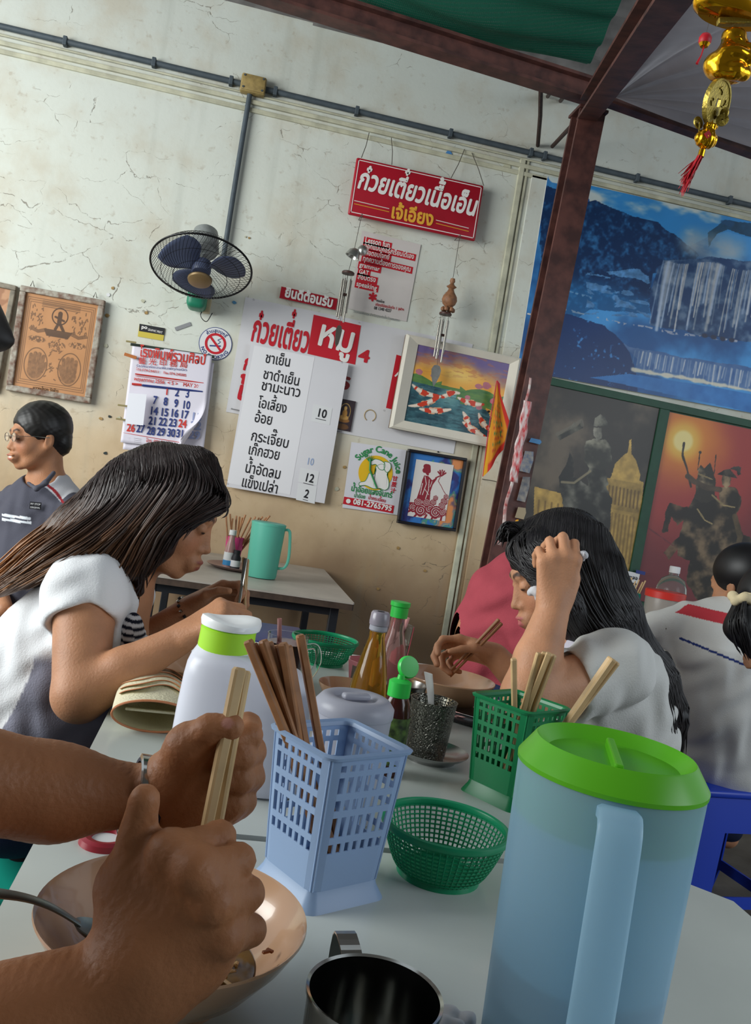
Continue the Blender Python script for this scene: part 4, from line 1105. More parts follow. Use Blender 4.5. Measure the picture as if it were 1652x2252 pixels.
WH = ('just right of the yantra picture, upper of two dark ones', 'low above the left woman, lower of two dark ones', 'right of the yantra picture\'s top corner, pale', 'right of the yantra picture, brown tape', 'right of the yantra picture at mid height, cream', 'tiny brown tape above and left of the fan\'s foot', 'brown, just above the black and yellow sticker', 'blue, beside the fan\'s switch', 'cream, left below the fan guard', 'brown speck right of the fan guard, right one', 'cream speck right of the fan guard, left one', 'brown, at the right of the big red 4', 'brown, left of the elephant poster', 'brown, left of the calendar foot', 'cream, left of the calendar foot', 'cream, under the drinks menu\'s corner', 'brown, low on the wall above the yellow drink', 'brown, below the elephant poster', 'brown, low below the papercut picture', 'blue, high above the red sign', 'cream, high to the right of the red sign')
for k, ((x, y), s_, m) in enumerate(scr):
    c = onY(x, y, WALL - 0.003); h_ = s_ / 469 * 0.5
    pts = [(h_ * random.uniform(.7, 1.2) * math.cos(a), h_ * random.uniform(.6, 1.1) * math.sin(a)) for a in np.linspace(0.3, 6.0, 7)]
    o = MB().prism(pts, -0.001, 0.001).build('paper_remnant', m, None); o.location = c
    tag(o, 'tiny torn wall remnant, ' + WH[k], 'paper', 'torn remnants on the wall')

# --- waterfall mural
M_MUR = mat('mural_vinyl', '#ffffff', 0.4, vcol=True, bump=0.15, bscale=9)
b = Board('waterfall_mural', 'huge blue printed mural of a waterfall on the wall behind the post', 'poster', (1205, 387), (1740, 507), (1145, 815), off=0.018, th=0.002, m=M_PAPER, part=None)
def U(*pts): return b.uv(pts)
def mural(u, v):
    asp = b.w / b.h; n = vn(u * asp, v, 4, 2, 5); n3 = vn(u * asp, v, 24, 5, 3); n4 = vn(u * asp, v, 60, 6, 2)
    X = u * b.w; 
    c = mixc(np.tile(hx('#1c4f86'), (len(u), 1)), hx('#3f86bf'), sst(.35, .65, n))                # water blue
    cl = vn(u * asp * .7, v * 1.6, 5, 11, 5)
    sky = mixc(np.tile(hx('#2f7dba'), (len(u), 1)), hx('#b4bfbe'), sst(.42, .60, cl))
    wob = .035 * (vn(u * asp, v, 9, 21, 4) - .5)
    def reg(*p): return inpoly(u + wob, v + wob * .8, U(*p))
    c = np.where(reg((1150, 300), (1215, 400), (1290, 430), (1310, 470), (1360, 470), (1440, 500), (1520, 540), (1560, 520), (1600, 510), (1760, 560), (1760, 300))[:, None], sky, c)
    fcol = mixc(np.tile(hx('#0f2c52'), (len(u), 1)), hx('#2d6699'), sst(.35, .7, .5 * n3 + .5 * n4)); fcol = mixc(fcol, hx('#2a8ac8'), (1 - sst(0, .12, v - .15 * n - .35)) * .4)
    c = np.where(reg((1195, 400), (1225, 420), (1240, 500), (1270, 450), (1310, 440), (1360, 465), (1440, 490), (1500, 525), (1540, 560), (1520, 585), (1440, 600), (1430, 690), (1300, 680), (1270, 700), (1180, 690))[:, None], fcol, c)
    c = np.where((reg((1290, 600), (1430, 590), (1440, 700), (1290, 690)) & (vn(u * asp * .6, v * 2, 16, 13, 4) > .52))[:, None], hx('#4d7fb0') * (.7 + .6 * n4[:, None]), c)
    c = np.where(reg((1145, 850), (1170, 700), (1250, 690), (1330, 715), (1385, 770), (1400, 870))[:, None], mixc(np.tile(hx('#12305f'), (len(u), 1)), hx('#3a78b4'), sst(.5, .6, n4) * sst(.4, .6, n3)), c)
    c = np.where(reg((1560, 545), (1575, 515), (1600, 505), (1640, 520), (1760, 560), (1760, 500), (1590, 485), (1560, 510))[:, None], hx('#16405e') * (.7 + .6 * n3[:, None]), c)
    for (x, y, s_) in ((1450, 425, .05), (1500, 440, .035), (1600, 490, .04), (1235, 430, .03)):
        (cx, cy), = U((x, y)); c = mixc(c, hx('#17466e'), (1 - sst(.6, 1, np.hypot((u - cx) * asp, (v - cy) * 2.2) / s_ + .9 * (n4 - .5))) * .8)
    mist = 1 - sst(0, .12, segd(u * asp, v, [(x * asp, y) for x, y in U((1525, 535), (1610, 552))])); c = mixc(c, hx('#9ba1a3'), mist * .85 * sst(.3, .6, cl + .2))
    cliff = reg((1452, 585), (1475, 572), (1545, 568), (1560, 563), (1760, 592), (1760, 765), (1600, 748), (1430, 715), (1435, 640))
    c = np.where(cliff[:, None], mixc(np.tile(hx('#173761'), (len(u), 1)), hx('#5d7490'), sst(.3, .75, n3)), c)
    rs = np.random.default_rng(5)
    for k in range(64):
        t = k / 63; x0 = 1460 + t * 240; y0 = 573 + 5 * math.sin(t * 11) + t * 24; lean = 26 + rs.uniform(-4, 10); ln = rs.uniform(.55, 1.0); y1 = y0 + 150 * ln
        grp = math.sin(t * 17) + .5 * math.sin(t * 41)
        if grp < -.75: continue
        d = segd(u * asp, v, [(x * asp, y) for x, y in U((x0, y0), (x0 - lean * .35 * ln, y0 + 45 * ln), (x0 - lean * ln, y1))]) + .003 * (n4 - .5); wd = rs.uniform(.003, .011) * (1.4 if grp > .4 else .8)
        c = mixc(c, hx('#cfc8c0') if k % 3 else hx('#a9b8cf'), (1 - sst(wd * .1, wd, d)) * rs.uniform(.3, .85))
    for pts, wd, col in ((((1325, 700), (1370, 712), (1420, 718), (1480, 733), (1530, 738), (1620, 750)), .007, '#b9b3bb'), (((1240, 680), (1330, 702), (1390, 715)), .004, '#8f9aa8'), (((1250, 640), (1300, 655)), .005, '#6f93b5')):
        d = segd(u * asp, v, [(x * asp, y) for x, y in U(*pts)]) + .012 * (n3 - .5); c = mixc(c, hx(col), (1 - sst(wd * .2, wd, np.abs(d))) * (n4 > .45) * .8)
    for (x, y) in U((1570, 742), (1590, 745), (1550, 738), (1610, 748)):
        c = mixc(c, hx('#2a2f47'), 1 - sst(.012, .02, np.hypot((u - x) * asp, (v - y) * 1.5) + .01 * (n4 - .5)))
    c = np.where(reg((1370, 755), (1385, 762), (1500, 785), (1640, 806), (1760, 825), (1760, 880), (1560, 845), (1392, 815), (1400, 790))[:, None], mixc(np.tile(hx('#2b4f82'), (len(u), 1)), hx('#6f88ab'), n3 * .8), c)
    for k in range(58):
        x0 = 1400 + k * 6.1 + rs.uniform(-3, 3); y0 = 771 + (k * 6.1) * .19
        d = segd(u * asp, v, [(x * asp, y) for x, y in U((x0, y0), (x0 - 6, y0 + 36 + rs.uniform(-14, 6)))]) + .002 * (n4 - .5); c = mixc(c, hx('#c8c6c4'), (1 - sst(.0005, rs.uniform(.003, .008), d)) * rs.uniform(.2, .9))
    d = segd(u * asp, v, [(x * asp, y) for x, y in U((1392, 812), (1440, 822), (1500, 830), (1560, 842), (1700, 868))]); c = mixc(c, hx('#cbc3ae'), (1 - sst(.002, .013, d + .022 * (n3 - .5))) * .9)
    low = inpoly(u, v, U((1385, 822), (1560, 850), (1760, 885), (1760, 930), (1300, 830))); c = np.where(low[:, None], mixc(np.tile(hx('#1f5a9a'), (len(u), 1)), hx('#3a79b5'), n3), c)
    return c * (.96 + .24 * n[:, None])
nu, nv = 420, 320
picture('printed_sheet', b.w, b.h, nu, nv, mural, M_MUR, b.t, y=0.0)
MB().box((b.w / 2, 0.004, b.h / 2), (b.w, 0.004, b.h)).build('backing_sheet', M_PAPER, b.t)
b.line([(1160, 690), (1178, 694), (1188, 706)], 0.004, M_WHITEP, 'torn_edge', y=-0.003)

# --- green framed twin posters
M_GFR = mat('green_painted_frame', '#1f4a35', 0.5, noise=0.2, nscale=20)
b = Board('poster_panel', 'green-framed panel holding two dark equestrian statue posters on the right', 'poster', (1166, 821), (1740, 944), (1100, 1290), off=0.03, th=0.01, m=M_GFR, part='backing')
def pic_rect(p_tl, p_tr, h_, fn, nx, ny, name, m=M_MUR):
    a = b.L(*p_tl); c_ = b.L(*p_tr); return picture(name, c_[0] - a[0], h_, nx, ny, fn, m, b.t, x0=a[0], z0=a[1] - h_, y=-0.004), (a[0], a[1] - h_, c_[0] - a[0], h_)
def UV(rect, *pts):
    o = []
    for p in pts:
        q_ = b.L(*p); o.append(((q_[0] - rect[0]) / rect[2], (q_[1] - rect[1]) / rect[3]))
    return o
HP = b.h - 0.09
a_ = b.L(1170, 838); c_ = b.L(1450, 900); rect1 = (a_[0] + 0.0, a_[1] - HP, c_[0] - a_[0], HP)
def stat1(u, v):
    asp = rect1[2] / rect1[3]; n = vn(u * asp, v, 5, 3, 5); n3 = vn(u * asp, v, 30, 5, 3); W_ = lambda *p: UV(rect1, *p)
    c = mixc(np.tile(hx('#332f2a'), (len(u), 1)), hx('#655a4c'), sst(.4, .7, n))
    def blob(x, y, rx_, ry_, col, rot=0, e=.25):
        nonlocal c; (cx, cy), = W_((x, y)); dx = (u - cx) * rect1[2] * 469; dy = (v - cy) * rect1[3] * 469
        ca, sa = math.cos(R(rot)), math.sin(R(rot)); X = dx * ca + dy * sa; Y = -dx * sa + dy * ca
        d = np.hypot(X / rx_, Y / ry_) + .25 * (n3 - .5); c = mixc(c, hx(col) * (.65 + .6 * n3[:, None]), 1 - sst(1 - e, 1 + e * .3, d))
    # golden domed hall
    GB = hx('#b3924c')
    for pts in (((1345, 1040), (1340, 1250), (1400, 1262), (1415, 1060)), ((1175, 1070), (1170, 1260), (1300, 1260), (1345, 1110), (1270, 1095), (1215, 1080))):
        k = inpoly(u, v, W_(*pts)); c = np.where(k[:, None], GB * (.7 + .5 * n3[:, None]), c)
    k = inpoly(u, v, W_((1345, 1045), (1352, 1020), (1372, 1000), (1380, 995), (1384, 968), (1388, 966), (1388, 998), (1398, 1012), (1408, 1045), (1405, 1062), (1340, 1055))); c = np.where(k[:, None], GB * (.75 + .5 * n3[:, None]), c)
    k = inpoly(u, v, W_((1332, 1050), (1410, 1066), (1404, 1130), (1325, 1115))); c = np.where(k[:, None], GB * (.6 + .55 * n3[:, None]), c)
    for i in range(9):
        d = segd(u * asp, v, [(x * asp, y) for x, y in W_((1340 + i * 8, 1068 + i * 1.7), (1336 + i * 8, 1105 + i * 1.7))]); c = mixc(c, hx('#5e4726'), (1 - sst(.003, .006, d)) * .8)
        d = segd(u * asp, v, [(x * asp, y) for x, y in W_((1330 + i * 8, 1125 + i * 1.7), (1318 + i * 8, 1225 + i * 1.7))]); c = mixc(c, hx('#6b5229'), (1 - sst(.003, .007, d)) * .6)
        d = segd(u * asp, v, [(x * asp, y) for x, y in W_((1185 + i * 14, 1100 + i * 3), (1178 + i * 14, 1180 + i * 3))]); c = mixc(c, hx('#5e4726'), (1 - sst(.003, .007, d)) * .6)
    # rider and horse
    def C4(*q): return [(x / 2.4475 + 1100, y / 2.4475 + 380) for x, y in q]
    n5 = vn(u * asp, v, 14, 29, 4); wob = .02 * (n3 - .5); relief = (.5 + 1.0 * sst(.35, .75, n5))[:, None]
    def pg(q, col):
        nonlocal c; k = inpoly(u + wob, v + wob, W_(*C4(*q))); c = np.where(k[:, None], hx(col) * relief, c)
    pg([(375, 1500), (395, 1560), (392, 1640), (340, 1660), (318, 1700), (312, 1640), (350, 1580)], '#45443d')
    pg([(320, 1660), (400, 1640), (470, 1690), (560, 1670), (600, 1760), (590, 1900), (555, 2010), (530, 2060), (500, 2060), (490, 1960), (440, 1880), (400, 1900), (385, 1960), (360, 1880), (330, 1780)], '#4b4a43')
    pg([(470, 1580), (560, 1590), (580, 1680), (520, 1720), (470, 1690)], '#4f4e45')
    pg([(455, 1450), (500, 1435), (560, 1440), (595, 1480), (600, 1560), (560, 1600), (470, 1590), (452, 1540)], '#615f53')
    pg([(502, 1370), (545, 1370), (545, 1430), (515, 1445), (498, 1420)], '#66645a'); pg([(500, 1365), (510, 1320), (535, 1303), (565, 1320), (578, 1365), (540, 1360)], '#54534a')
    pg([(300, 1425), (360, 1385), (400, 1340), (410, 1370), (440, 1330), (444, 1375), (400, 1400), (320, 1440)], '#565449')
    d = segd(u * asp, v, [(x * asp, y) for x, y in W_((1235, 1060), (1262, 1062), (1298, 1036))]); c = mixc(c, hx('#8d8266'), (1 - sst(.004, .008, d)) * .8)
    d = segd(u * asp, v, [(x * asp, y) for x, y in W_((1225, 955), (1255, 940), (1278, 925), (1280, 935))]); c = mixc(c, hx('#6a665a'), (1 - sst(.006, .012, d)) * .7)
    return c
picture('left_print', rect1[2], rect1[3], 260, 340, stat1, M_MUR, b.t, x0=rect1[0], z0=rect1[1], y=-0.004)
a_ = b.L(1471, 906); c_ = b.L(1735, 965); rect2 = (a_[0], a_[1] - HP, c_[0] - a_[0], HP)
def stat2(u, v):
    asp = rect2[2] / rect2[3]; n = vn(u * asp, v, 4, 7, 5); n3 = vn(u * asp, v, 30, 8, 3); W_ = lambda *p: UV(rect2, *p)
    (sx, sy), = W_((1502, 970)); dx = (u - sx) * rect2[2] * 469; dy = (v - sy) * rect2[3] * 469; r_ = np.hypot(dx, dy)
    c = mixc(np.tile(hx('#d4822e'), (len(u), 1)), hx('#9c3a35'), sst(30, 150, r_ + 40 * (n - .5))); c = mixc(c, hx('#6f2f33'), sst(180, 330, r_ + 60 * n))
    c = mixc(c, hx('#e0b24a'), 1 - sst(24, 60, r_)); c = mixc(c, hx('#e8d48a'), 1 - sst(20, 29, r_))
    def st(pts, wd, col='#2f2822', a=.95):
        nonlocal c; d = segd(u * asp, v, [(x * asp, y) for x, y in W_(*pts)]) + .006 * (n3 - .5); c = mixc(c, hx(col) * (.7 + .7 * n3[:, None]), (1 - sst(wd * .75, wd, d)) * a)
    def C4(*q): return [(x / 2.4475 + 1100, y / 2.4475 + 380) for x, y in q]
    n5 = vn(u * asp, v, 16, 19, 4); wob = .02 * (n3 - .5); relief = (.45 + 1.15 * sst(.35, .75, n5))[:, None]
    def pg(q, col):
        nonlocal c; k = inpoly(u + wob, v + wob, W_(*C4(*q))); c = np.where(k[:, None], hx(col) * relief, c)
    st(C4((988, 1455), (980, 1520), (1003, 1590), (1026, 1690)), .0065); st(C4((1075, 1500), (1062, 1600)), .003); st(C4((1160, 1520), (1150, 1620)), .003)
    (ux, uy), = W_(*C4((1075, 1505))); c = mixc(c, hx('#2f2822'), 1 - sst(.006, .010, np.hypot((u - ux) * asp, v - uy)))
    pg([(960, 1795), (912, 1775), (885, 1830), (872, 1935), (898, 1938), (918, 1850), (950, 1900), (1000, 1860), (1010, 1800)], '#4f3c2c')
    pg([(878, 2045), (930, 1985), (965, 1955), (1015, 1950), (1000, 2010), (950, 2030), (905, 2085)], '#4a382a')
    pg([(1045, 1740), (1150, 1730), (1185, 1790), (1235, 1830), (1285, 1900), (1322, 2010), (1300, 2060), (1245, 2060), (1235, 2130), (1190, 2210), (1150, 2300), (1060, 2300), (1000, 2200), (1015, 2090), (950, 2060), (960, 1980), (985, 1850)], '#4e4131')
    pg([(1290, 1950), (1340, 1960), (1400, 2050), (1360, 2110), (1300, 2060)], '#463a2c')
    pg([(1062, 1600), (1078, 1572), (1098, 1590), (1128, 1560), (1140, 1590), (1158, 1650), (1150, 1760), (1110, 1775), (1075, 1772), (1042, 1752), (1052, 1690)], '#6a5d48')
    pg([(1175, 1700), (1215, 1690), (1262, 1700), (1296, 1745), (1292, 1800), (1262, 1850), (1270, 1930), (1210, 1920), (1180, 1830)], '#5a4b38')
    pg([(1195, 1625), (1240, 1632), (1236, 1680), (1212, 1702), (1192, 1680)], '#6b5a44'); pg([(1168, 1622), (1205, 1600), (1240, 1592), (1278, 1645), (1230, 1636)], '#3a3128'); pg([(1238, 1590), (1262, 1578), (1290, 1590), (1292, 1625), (1276, 1632), (1268, 1605)], '#2b2622')
    st(C4((1180, 1705), (1110, 1695), (1040, 1660), (1008, 1632)), .016, '#4a3c2e'); st(C4((1262, 1850), (1290, 1960), (1270, 2040)), .018, '#54452f')
    st(C4((1140, 1735), (1200, 1790), (1260, 1800)), .004, '#9a865c'); st(C4((1060, 1810), (1100, 1870), (1140, 1890)), .004, '#9a865c'); st(C4((1065, 1620), (1140, 1650)), .003, '#9a865c')
    st([(1380 + 30, 1150), (1480, 1200)], .004, '#5c2a30', .6)
    return c
picture('right_print', rect2[2], rect2[3], 240, 340, stat2, M_MUR, b.t, x0=rect2[0], z0=rect2[1], y=-0.004)
# the frame battens
zt_ = b.h
def batten(x0, z0, x1, z1): MB().box(((x0 + x1) / 2, -0.006, (z0 + z1) / 2), (x1 - x0, 0.014, z1 - z0), bev=0.002).build('frame_batten', M_GFR, b.t)
batten(0, zt_ - 0.036, b.w, zt_); batten(0, 0, b.w, 0.04)
batten(rect1[0] + rect1[2], 0.04, rect2[0], zt_ - 0.036); batten(0, 0.04, rect1[0], zt_ - 0.036); batten(rect2[0] + rect2[2], 0.04, b.w, zt_ - 0.036)

# --- paper sign taped over the poster (behind girl)
b = Board('taped_note', 'white paper note in black Thai lettering fixed with blue tape low on posters', 'sign', (1342, 1247), (1408, 1262), (1336, 1310), off=0.06, th=0.001, m=M_PAPER)
b.text('คอสั่ง จขลจ', (1346, 1265), (1402, 1276), 14, M_BLK, 0.02); b.text('ขนาด นม เงาะ', (1342, 1283), (1402, 1296), 26, M_BLK, 0.03)
for p in ((1354, 1244), (1409, 1259)):
    q_ = b.L(*p); MB().box((q_[0], -0.001, q_[1]), (0.05, 0.0015, 0.017)).build('blue_tape', mat('blue_tape', '#23357a', 0.5), b.t)
# ================================================================ THINGS ON THE WALL THAT STAND PROUD
M_BLACKMET = mat('black_metal', '#1b1b1d', 0.35, 0.6); M_FANBL = mat('smoky_blade', '#66708f', 0.35, alpha=0.8, translucent=0.4)
fc = onY(443, 588, 3.66)
ax = Vector((0.05, -0.42, -0.9)).normalized()           # fan blows down into the room
Mf = Matrix.Translation(fc) @ align(ax).to_4x4()
t = thing('wall_fan', 'black wire wall fan tilted downward on the cracked wall', 'fan', mw=Mf)
RF = 0.205
MB().tube([(RF * math.cos(a), RF * math.sin(a), 0) for a in np.linspace(0, 2 * math.pi, 65)], 0.0042, 8, caps=False).build('guard_rim', M_BLACKMET, t, smooth=True)
g1 = MB(); g2 = MB()
for k in range(72):
    a = 2 * math.pi * k / 72; tw = 0.55
    def cage(sg, H, r0):
        pts = []
        for i in range(9):
            u = i / 8; r = r0 + (RF - r0) * u; z = sg * H * (1 - u ** 3.2); aa = a + tw * (1 - u) * sg
            pts.append((r * math.cos(aa), r * math.sin(aa), z))
        return pts
    g1.tube(cage(1, 0.062, 0.045), 0.0009, 3, caps=False); g2.tube(cage(-1, 0.075, 0.06), 0.0009, 3, caps=False)
for r_, z_ in ((0.11, 0.056), (0.16, 0.035)): g1.tube([(r_ * math.cos(a), r_ * math.sin(a), z_) for a in np.linspace(0, 2 * math.pi, 41)], 0.0012, 4, caps=False)
o = g1.build('front_guard', M_BLACKMET, t); o['kind'] = 'stuff'
o = g2.build('rear_guard', M_BLACKMET, t); o['kind'] = 'stuff'
MB().lathe([(0, 0.078), (0.03, 0.077), (0.047, 0.07), (0.05, 0.06), (0, 0.058)], 40).build('badge_cap', mat('bronze_badge', '#8a7350', 0.4, 0.4), t, smooth=True)
MB().lathe([(0, 0.03), (0.034, 0.028), (0.04, 0.02), (0.04, -0.02), (0, -0.02)], 32).build('blade_hub', M_FANBL, t, smooth=True)
for k in range(3):
    a0 = 2 * math.pi * k / 3 + 0.4; rings = []
    for i in range(9):
        u = i / 8; r = 0.035 + 0.145 * u; wd = 0.55 * (0.5 + 0.9 * math.sin(math.pi * min(1, .15 + u * .72)))
        rings.append([Vector((r * math.cos(a0 + w_), r * math.sin(a0 + w_), 0.018 * (w_ / wd) * 1.0 + 0.004)) for w_ in np.linspace(-wd, wd, 9)])
    o = MB().loft(rings, close=False).build('blade', M_FANBL, t, smooth=True); solid(o, 0.0025)
MB().lathe([(0, -0.20), (0.03, -0.198), (0.05, -0.18), (0.058, -0.14), (0.062, -0.09), (0.055, -0.075), (0, -0.075)], 36).build('motor_housing', mat('grey_fan_plastic', '#8e9290', 0.45, noise=0.3, nscale=30), t, smooth=True)
inv = Mf.inverted()
q0 = inv @ (fc - ax * 0.10); q1 = inv @ Vector((fc.x, WALL - 0.09, fc.z - 0.02)); 
MB().tube([q0, q0.lerp(q1, 0.5), q1], [0.03, 0.024, 0.03], 12).build('neck', mat('grey_fan_plastic', '#8e9290'), t, smooth=True)
gp = onY(435, 652, WALL - 0.08)
o = MB().box((0, 0, 0), (0.085, 0.13, 0.12), bev=0.025, seg=4).build('wall_bracket', mat('green_fan_plastic', '#1f7a5c', 0.45), t, smooth=True); o.matrix_parent_inverse = inv; o.location = gp
sw = onY(455, 672, WALL - 0.03)
o = MB().box((0, 0, 0), (0.035, 0.04, 0.07), bev=0.006).build('pull_switch', mat('ivory_plastic', '#b3a583', 0.5), t, smooth=True); o.matrix_parent_inverse = inv; o.location = sw
o = MB().tube(bend([(0, 0, 0), (-0.02, -0.02, -0.05), (0.01, -0.02, -0.075), (0.03, -0.01, -0.03)], 5), 0.002, 5).build('cord_loop', M_BLACKMET, t); o.matrix_parent_inverse = inv; o.location = sw

# wind chimes
M_TUBE = mat('chime_tube', '#9a958c', 0.25, 0.9); M_WOODD = mat('dark_chime_wood', '#4a2e27', 0.5)
def chime(kind, x0, lab):
    yy = WALL - 0.10
    top = onY(*x0[0], yy); t = thing('wind_chime', lab, 'wind chime', top)
    def l(px, py): return onY(px, py, yy) - top
    pts = x0
    disc_ = l(*pts[2]); MB().tube([(0, 0, 0), l(*pts[1])], 0.0013, 5).build('cord', M_STRING, t)
    MB().tube([(0, 0, 0.008), (0, .05, .012), (0, WALL - yy, .012)], 0.0016, 5).build('wall_hook', M_STRING, t)
    hx_ = MB().tube([(0, 0, 0.012), (0.006, 0, 0.004), (0.0, 0, -0.006)], 0.0018, 5).build('hook', M_STRING, t)
    if kind == 0:
        c = l(*pts[1]); MB().lathe([(0, 0.030), (0.012, 0.028), (0.026, 0.015), (0.032, -0.005), (0.034, -0.012), (0.030, -0.012), (0.024, 0.012), (0, 0.024)], 28, c + Vector((0, 0, -0.01)), Matrix.Rotation(R(18), 3, 'Y')).build('bell', M_ALU, t, smooth=True)
        MB().lathe([(0, 0.022), (0.012, 0.02), (0.022, 0.008), (0.024, -0.008), (0.018, -0.02), (0, -0.024)], 24, c + Vector((0.038, 0, 0.018))).build('bell', M_ALU, t, smooth=True)
    else:
        M_TERRA = mat('terracotta', '#9a6b4a', 0.55, noise=0.35, nscale=60, bump=0.3)
        c = l(*pts[1])
        MB().lathe([(0, 0.085), (0.010, 0.083), (0.013, 0.07), (0.008, 0.06), (0.016, 0.05), (0.024, 0.045), (0.012, 0.035), (0.018, 0.02), (0.032, 0.0), (0.036, -0.018), (0.030, -0.036), (0.018, -0.048), (0.022, -0.056), (0.010, -0.064), (0, -0.064)], 28, c).build('gourd', M_TERRA, t, smooth=True)
        for k in range(6):
            a = k * math.pi / 3; MB().lathe([(0, 0.014), (0.009, 0.006), (0.011, 0), (0.009, -0.008), (0, -0.012)], 10, c + Vector((0.024 * math.cos(a), 0.024 * math.sin(a), -0.062))).build('bead', M_TERRA, t, smooth=True)
    MB().tube([l(*pts[1]), disc_], 0.0013, 5).build('cord', M_STRING, t)
    MB().lathe([(0, 0.006), (0.024, 0.006), (0.029, 0.002), (0.029, -0.006), (0, -0.006)], 28, disc_).build('top_disc', M_WOODD, t, smooth=True)
    for k in range(5):
        a = k * 2 * math.pi / 5 + 0.3; L_ = 0.15 + 0.012 * k
        p0 = disc_ + Vector((0.021 * math.cos(a), 0.021 * math.sin(a), -0.03))
        MB().tube([p0 + Vector((0, 0, 0.03)), p0], 0.0007, 4).build('tube_string', M_STRING, t)
        MB().tube([p0, p0 + Vector((0, 0, -L_))], 0.0048, 10).build('tube', M_TUBE, t, smooth=True)
    MB().tube([disc_, disc_ + Vector((0, 0, -0.24))], 0.0009, 4).build('clapper_cord', M_STRING, t)
    MB().lathe([(0, 0.006), (0.014, 0.004), (0.014, -0.004), (0, -0.006)], 16, disc_ + Vector((0, 0, -0.10))).build('striker', M_WOODD, t, smooth=True)
    lf = disc_ + Vector((0, -0.0, -0.24)); s_ = 1.0 if kind else 0.62
    pr = [(0, 0.04), (0.014 * s_, 0.036), (0.023 * s_, 0.018), (0.02 * s_, -0.01), (0.008, -0.045), (0, -0.062), (-0.008, -0.045), (-0.02 * s_, -0.01), (-0.023 * s_, 0.018), (-0.014 * s_, 0.036)]
    MB().prism(pr, -0.001, 0.001, Matrix.Translation(lf + Vector((0, 0, -0.04)))).build('leaf_sail', M_ALU if kind else M_TUBE, t)
chime(0, ((795, 476), (778, 555), (766, 600)), 'wind chime with silver bells hanging below the red sign\'s left end')
chime(1, ((1011, 522), (990, 652), (980, 690)), 'wind chime with a terracotta gourd hanging below the red sign\'s right end')

# triangular yellow pennant on the koi painting's corner
M_FLAG = mat('yellow_flag_cloth', '#d98a1c', 0.7, vcol=True, translucent=0.25)
fl_top = onY(1092, 842, WALL - 0.12)
t = thing('pennant', 'yellow triangular temple pennant with a red border over the painting corner', 'flag', fl_top)
def l(px, py, dy=0): return onY(px, py, WALL - 0.12 + dy) - fl_top
A, B_, C_ = l(1092, 842), l(1062, 1048), l(1127, 962)
V = []; F = []; cols = []; n_ = 26
for i in range(n_ + 1):
    for j in range(n_ + 1):
        s_ = i / n_; q = j / n_; p = A.lerp(B_.lerp(C_, q), s_); p = p + Vector((0, 0.022 * s_ * math.sin(q * 9 + s_ * 3) - 0.01, 0)); V.append(p)
        e = min(q, 1 - q) * s_; cc = hx('#c92a1e') if (q > 0.86 or s_ > 0.90) else hx('#dd8f1f')
        if q < .10: cc = hx('#e3a51e')
        if 0.3 < s_ < 0.85 and 0.2 < q < .75:
            k = math.sin(s_ * 37 + q * 13) * math.sin(q * 29 - s_ * 11)
            if k > .45: cc = hx('#2c7a3e')
            elif k < -.5: cc = hx('#c24a28')
        cols.append(cc)
for i in range(n_):
    for j in range(n_): a = i * (n_ + 1) + j; F.append((a, a + 1, a + n_ + 2, a + n_ + 1))
o = pyd('cloth', V, F, M_FLAG, t, True)
def paint(o, cols):
    c = np.array(cols); c = np.where(c <= 0.04045, c / 12.92, ((c + 0.055) / 1.055) ** 2.4)
    ca = o.data.color_attributes.new('Col', 'FLOAT_COLOR', 'POINT'); ca.data.foreach_set('color', np.concatenate([c, np.ones((len(c), 1))], 1).astype(np.float32).ravel())
paint(o, cols)
MB().tube([A + Vector((0, 0, 0.01)), A.lerp(B_, 0.5) + Vector((-.004, 0.004, 0)), B_], 0.0025, 6).build('edge_cord', M_REDP, t)
V = [A + Vector((0.012, 0.01, 0.012)), A.lerp(C_, 0.55) + Vector((0.02, .012, 0.03)), l(1108, 900, 0.02)]
MB().prism([(0.006, 0.015), (0.022, 0.0), (0.055, -0.16), (0.02, -0.11)], 0.012, 0.014).build('folded_tail', M_REDP, t)

# paper charm doll, garland, red ribbon strips on the post
def atY(px, py, y): return onY(px, py, y)
M_RIB = mat('red_white_ribbon', '#c8242c', 0.55, ncol='#dcd0cc', nscale=26, stretch=(3, 1, 1), detail=3)
o = cloth('ribbon_strip', (atY(1152, 880, 3.2), atY(1170, 884, 3.2), atY(1138, 1062, 3.2), atY(1120, 1058, 3.2)), 4, 24, lambda u, v: (0.003 * math.sin(20 * v), 0.004 * math.sin(14 * v), 0), M_RIB, 'wide red and white printed ribbon hanging down the post\'s left side', 'ribbon'); solid(o, 0.001)
o = cloth('ribbon_strip', (atY(1166, 830, 3.2), atY(1171, 831, 3.2), atY(1104, 1200, 3.2), atY(1096, 1198, 3.2)), 3, 30, lambda u, v: (0.004 * math.sin(23 * v), 0.004 * math.sin(17 * v) + 0.008, 0), mat('thin_ribbon', '#b03a38', 0.6, ncol='#d9cfc8', nscale=30), 'narrow frayed red and white strip along the whole lower post edge', 'ribbon'); solid(o, 0.001)
dp_ = atY(1135, 1005, 3.55)
t = thing('hanging_charm', 'small clay charm figure with green body hanging left of the post', 'ornament', dp_)
M_CLAY = mat('pale_clay', '#b98a6c', 0.7)
f = Fig(0.008); f.ell((0, 0, 0.05), (0.018, 0.016, 0.02)); f.ell((0, 0, 0.0), (0.028, 0.02, 0.034)); 
for s_ in (-1, 1): f.cap((s_ * 0.02, 0, 0.02), (s_ * 0.045, -0.01, 0.0), 0.007, 0.005); f.cap((s_ * 0.01, 0, -0.03), (s_ * 0.02 - 0.01, -0.01, -0.085), 0.009, 0.011)
f.build('figure', M_CLAY, t, h=0.003)
MB().lathe([(0.0, 0.03), (0.02, 0.028), (0.031, 0.01), (0.031, -0.02), (0.02, -0.036), (0, -0.036)], 20).build('green_skirt', mat('dull_green_cloth', '#5d6b45', 0.8), t, smooth=True)
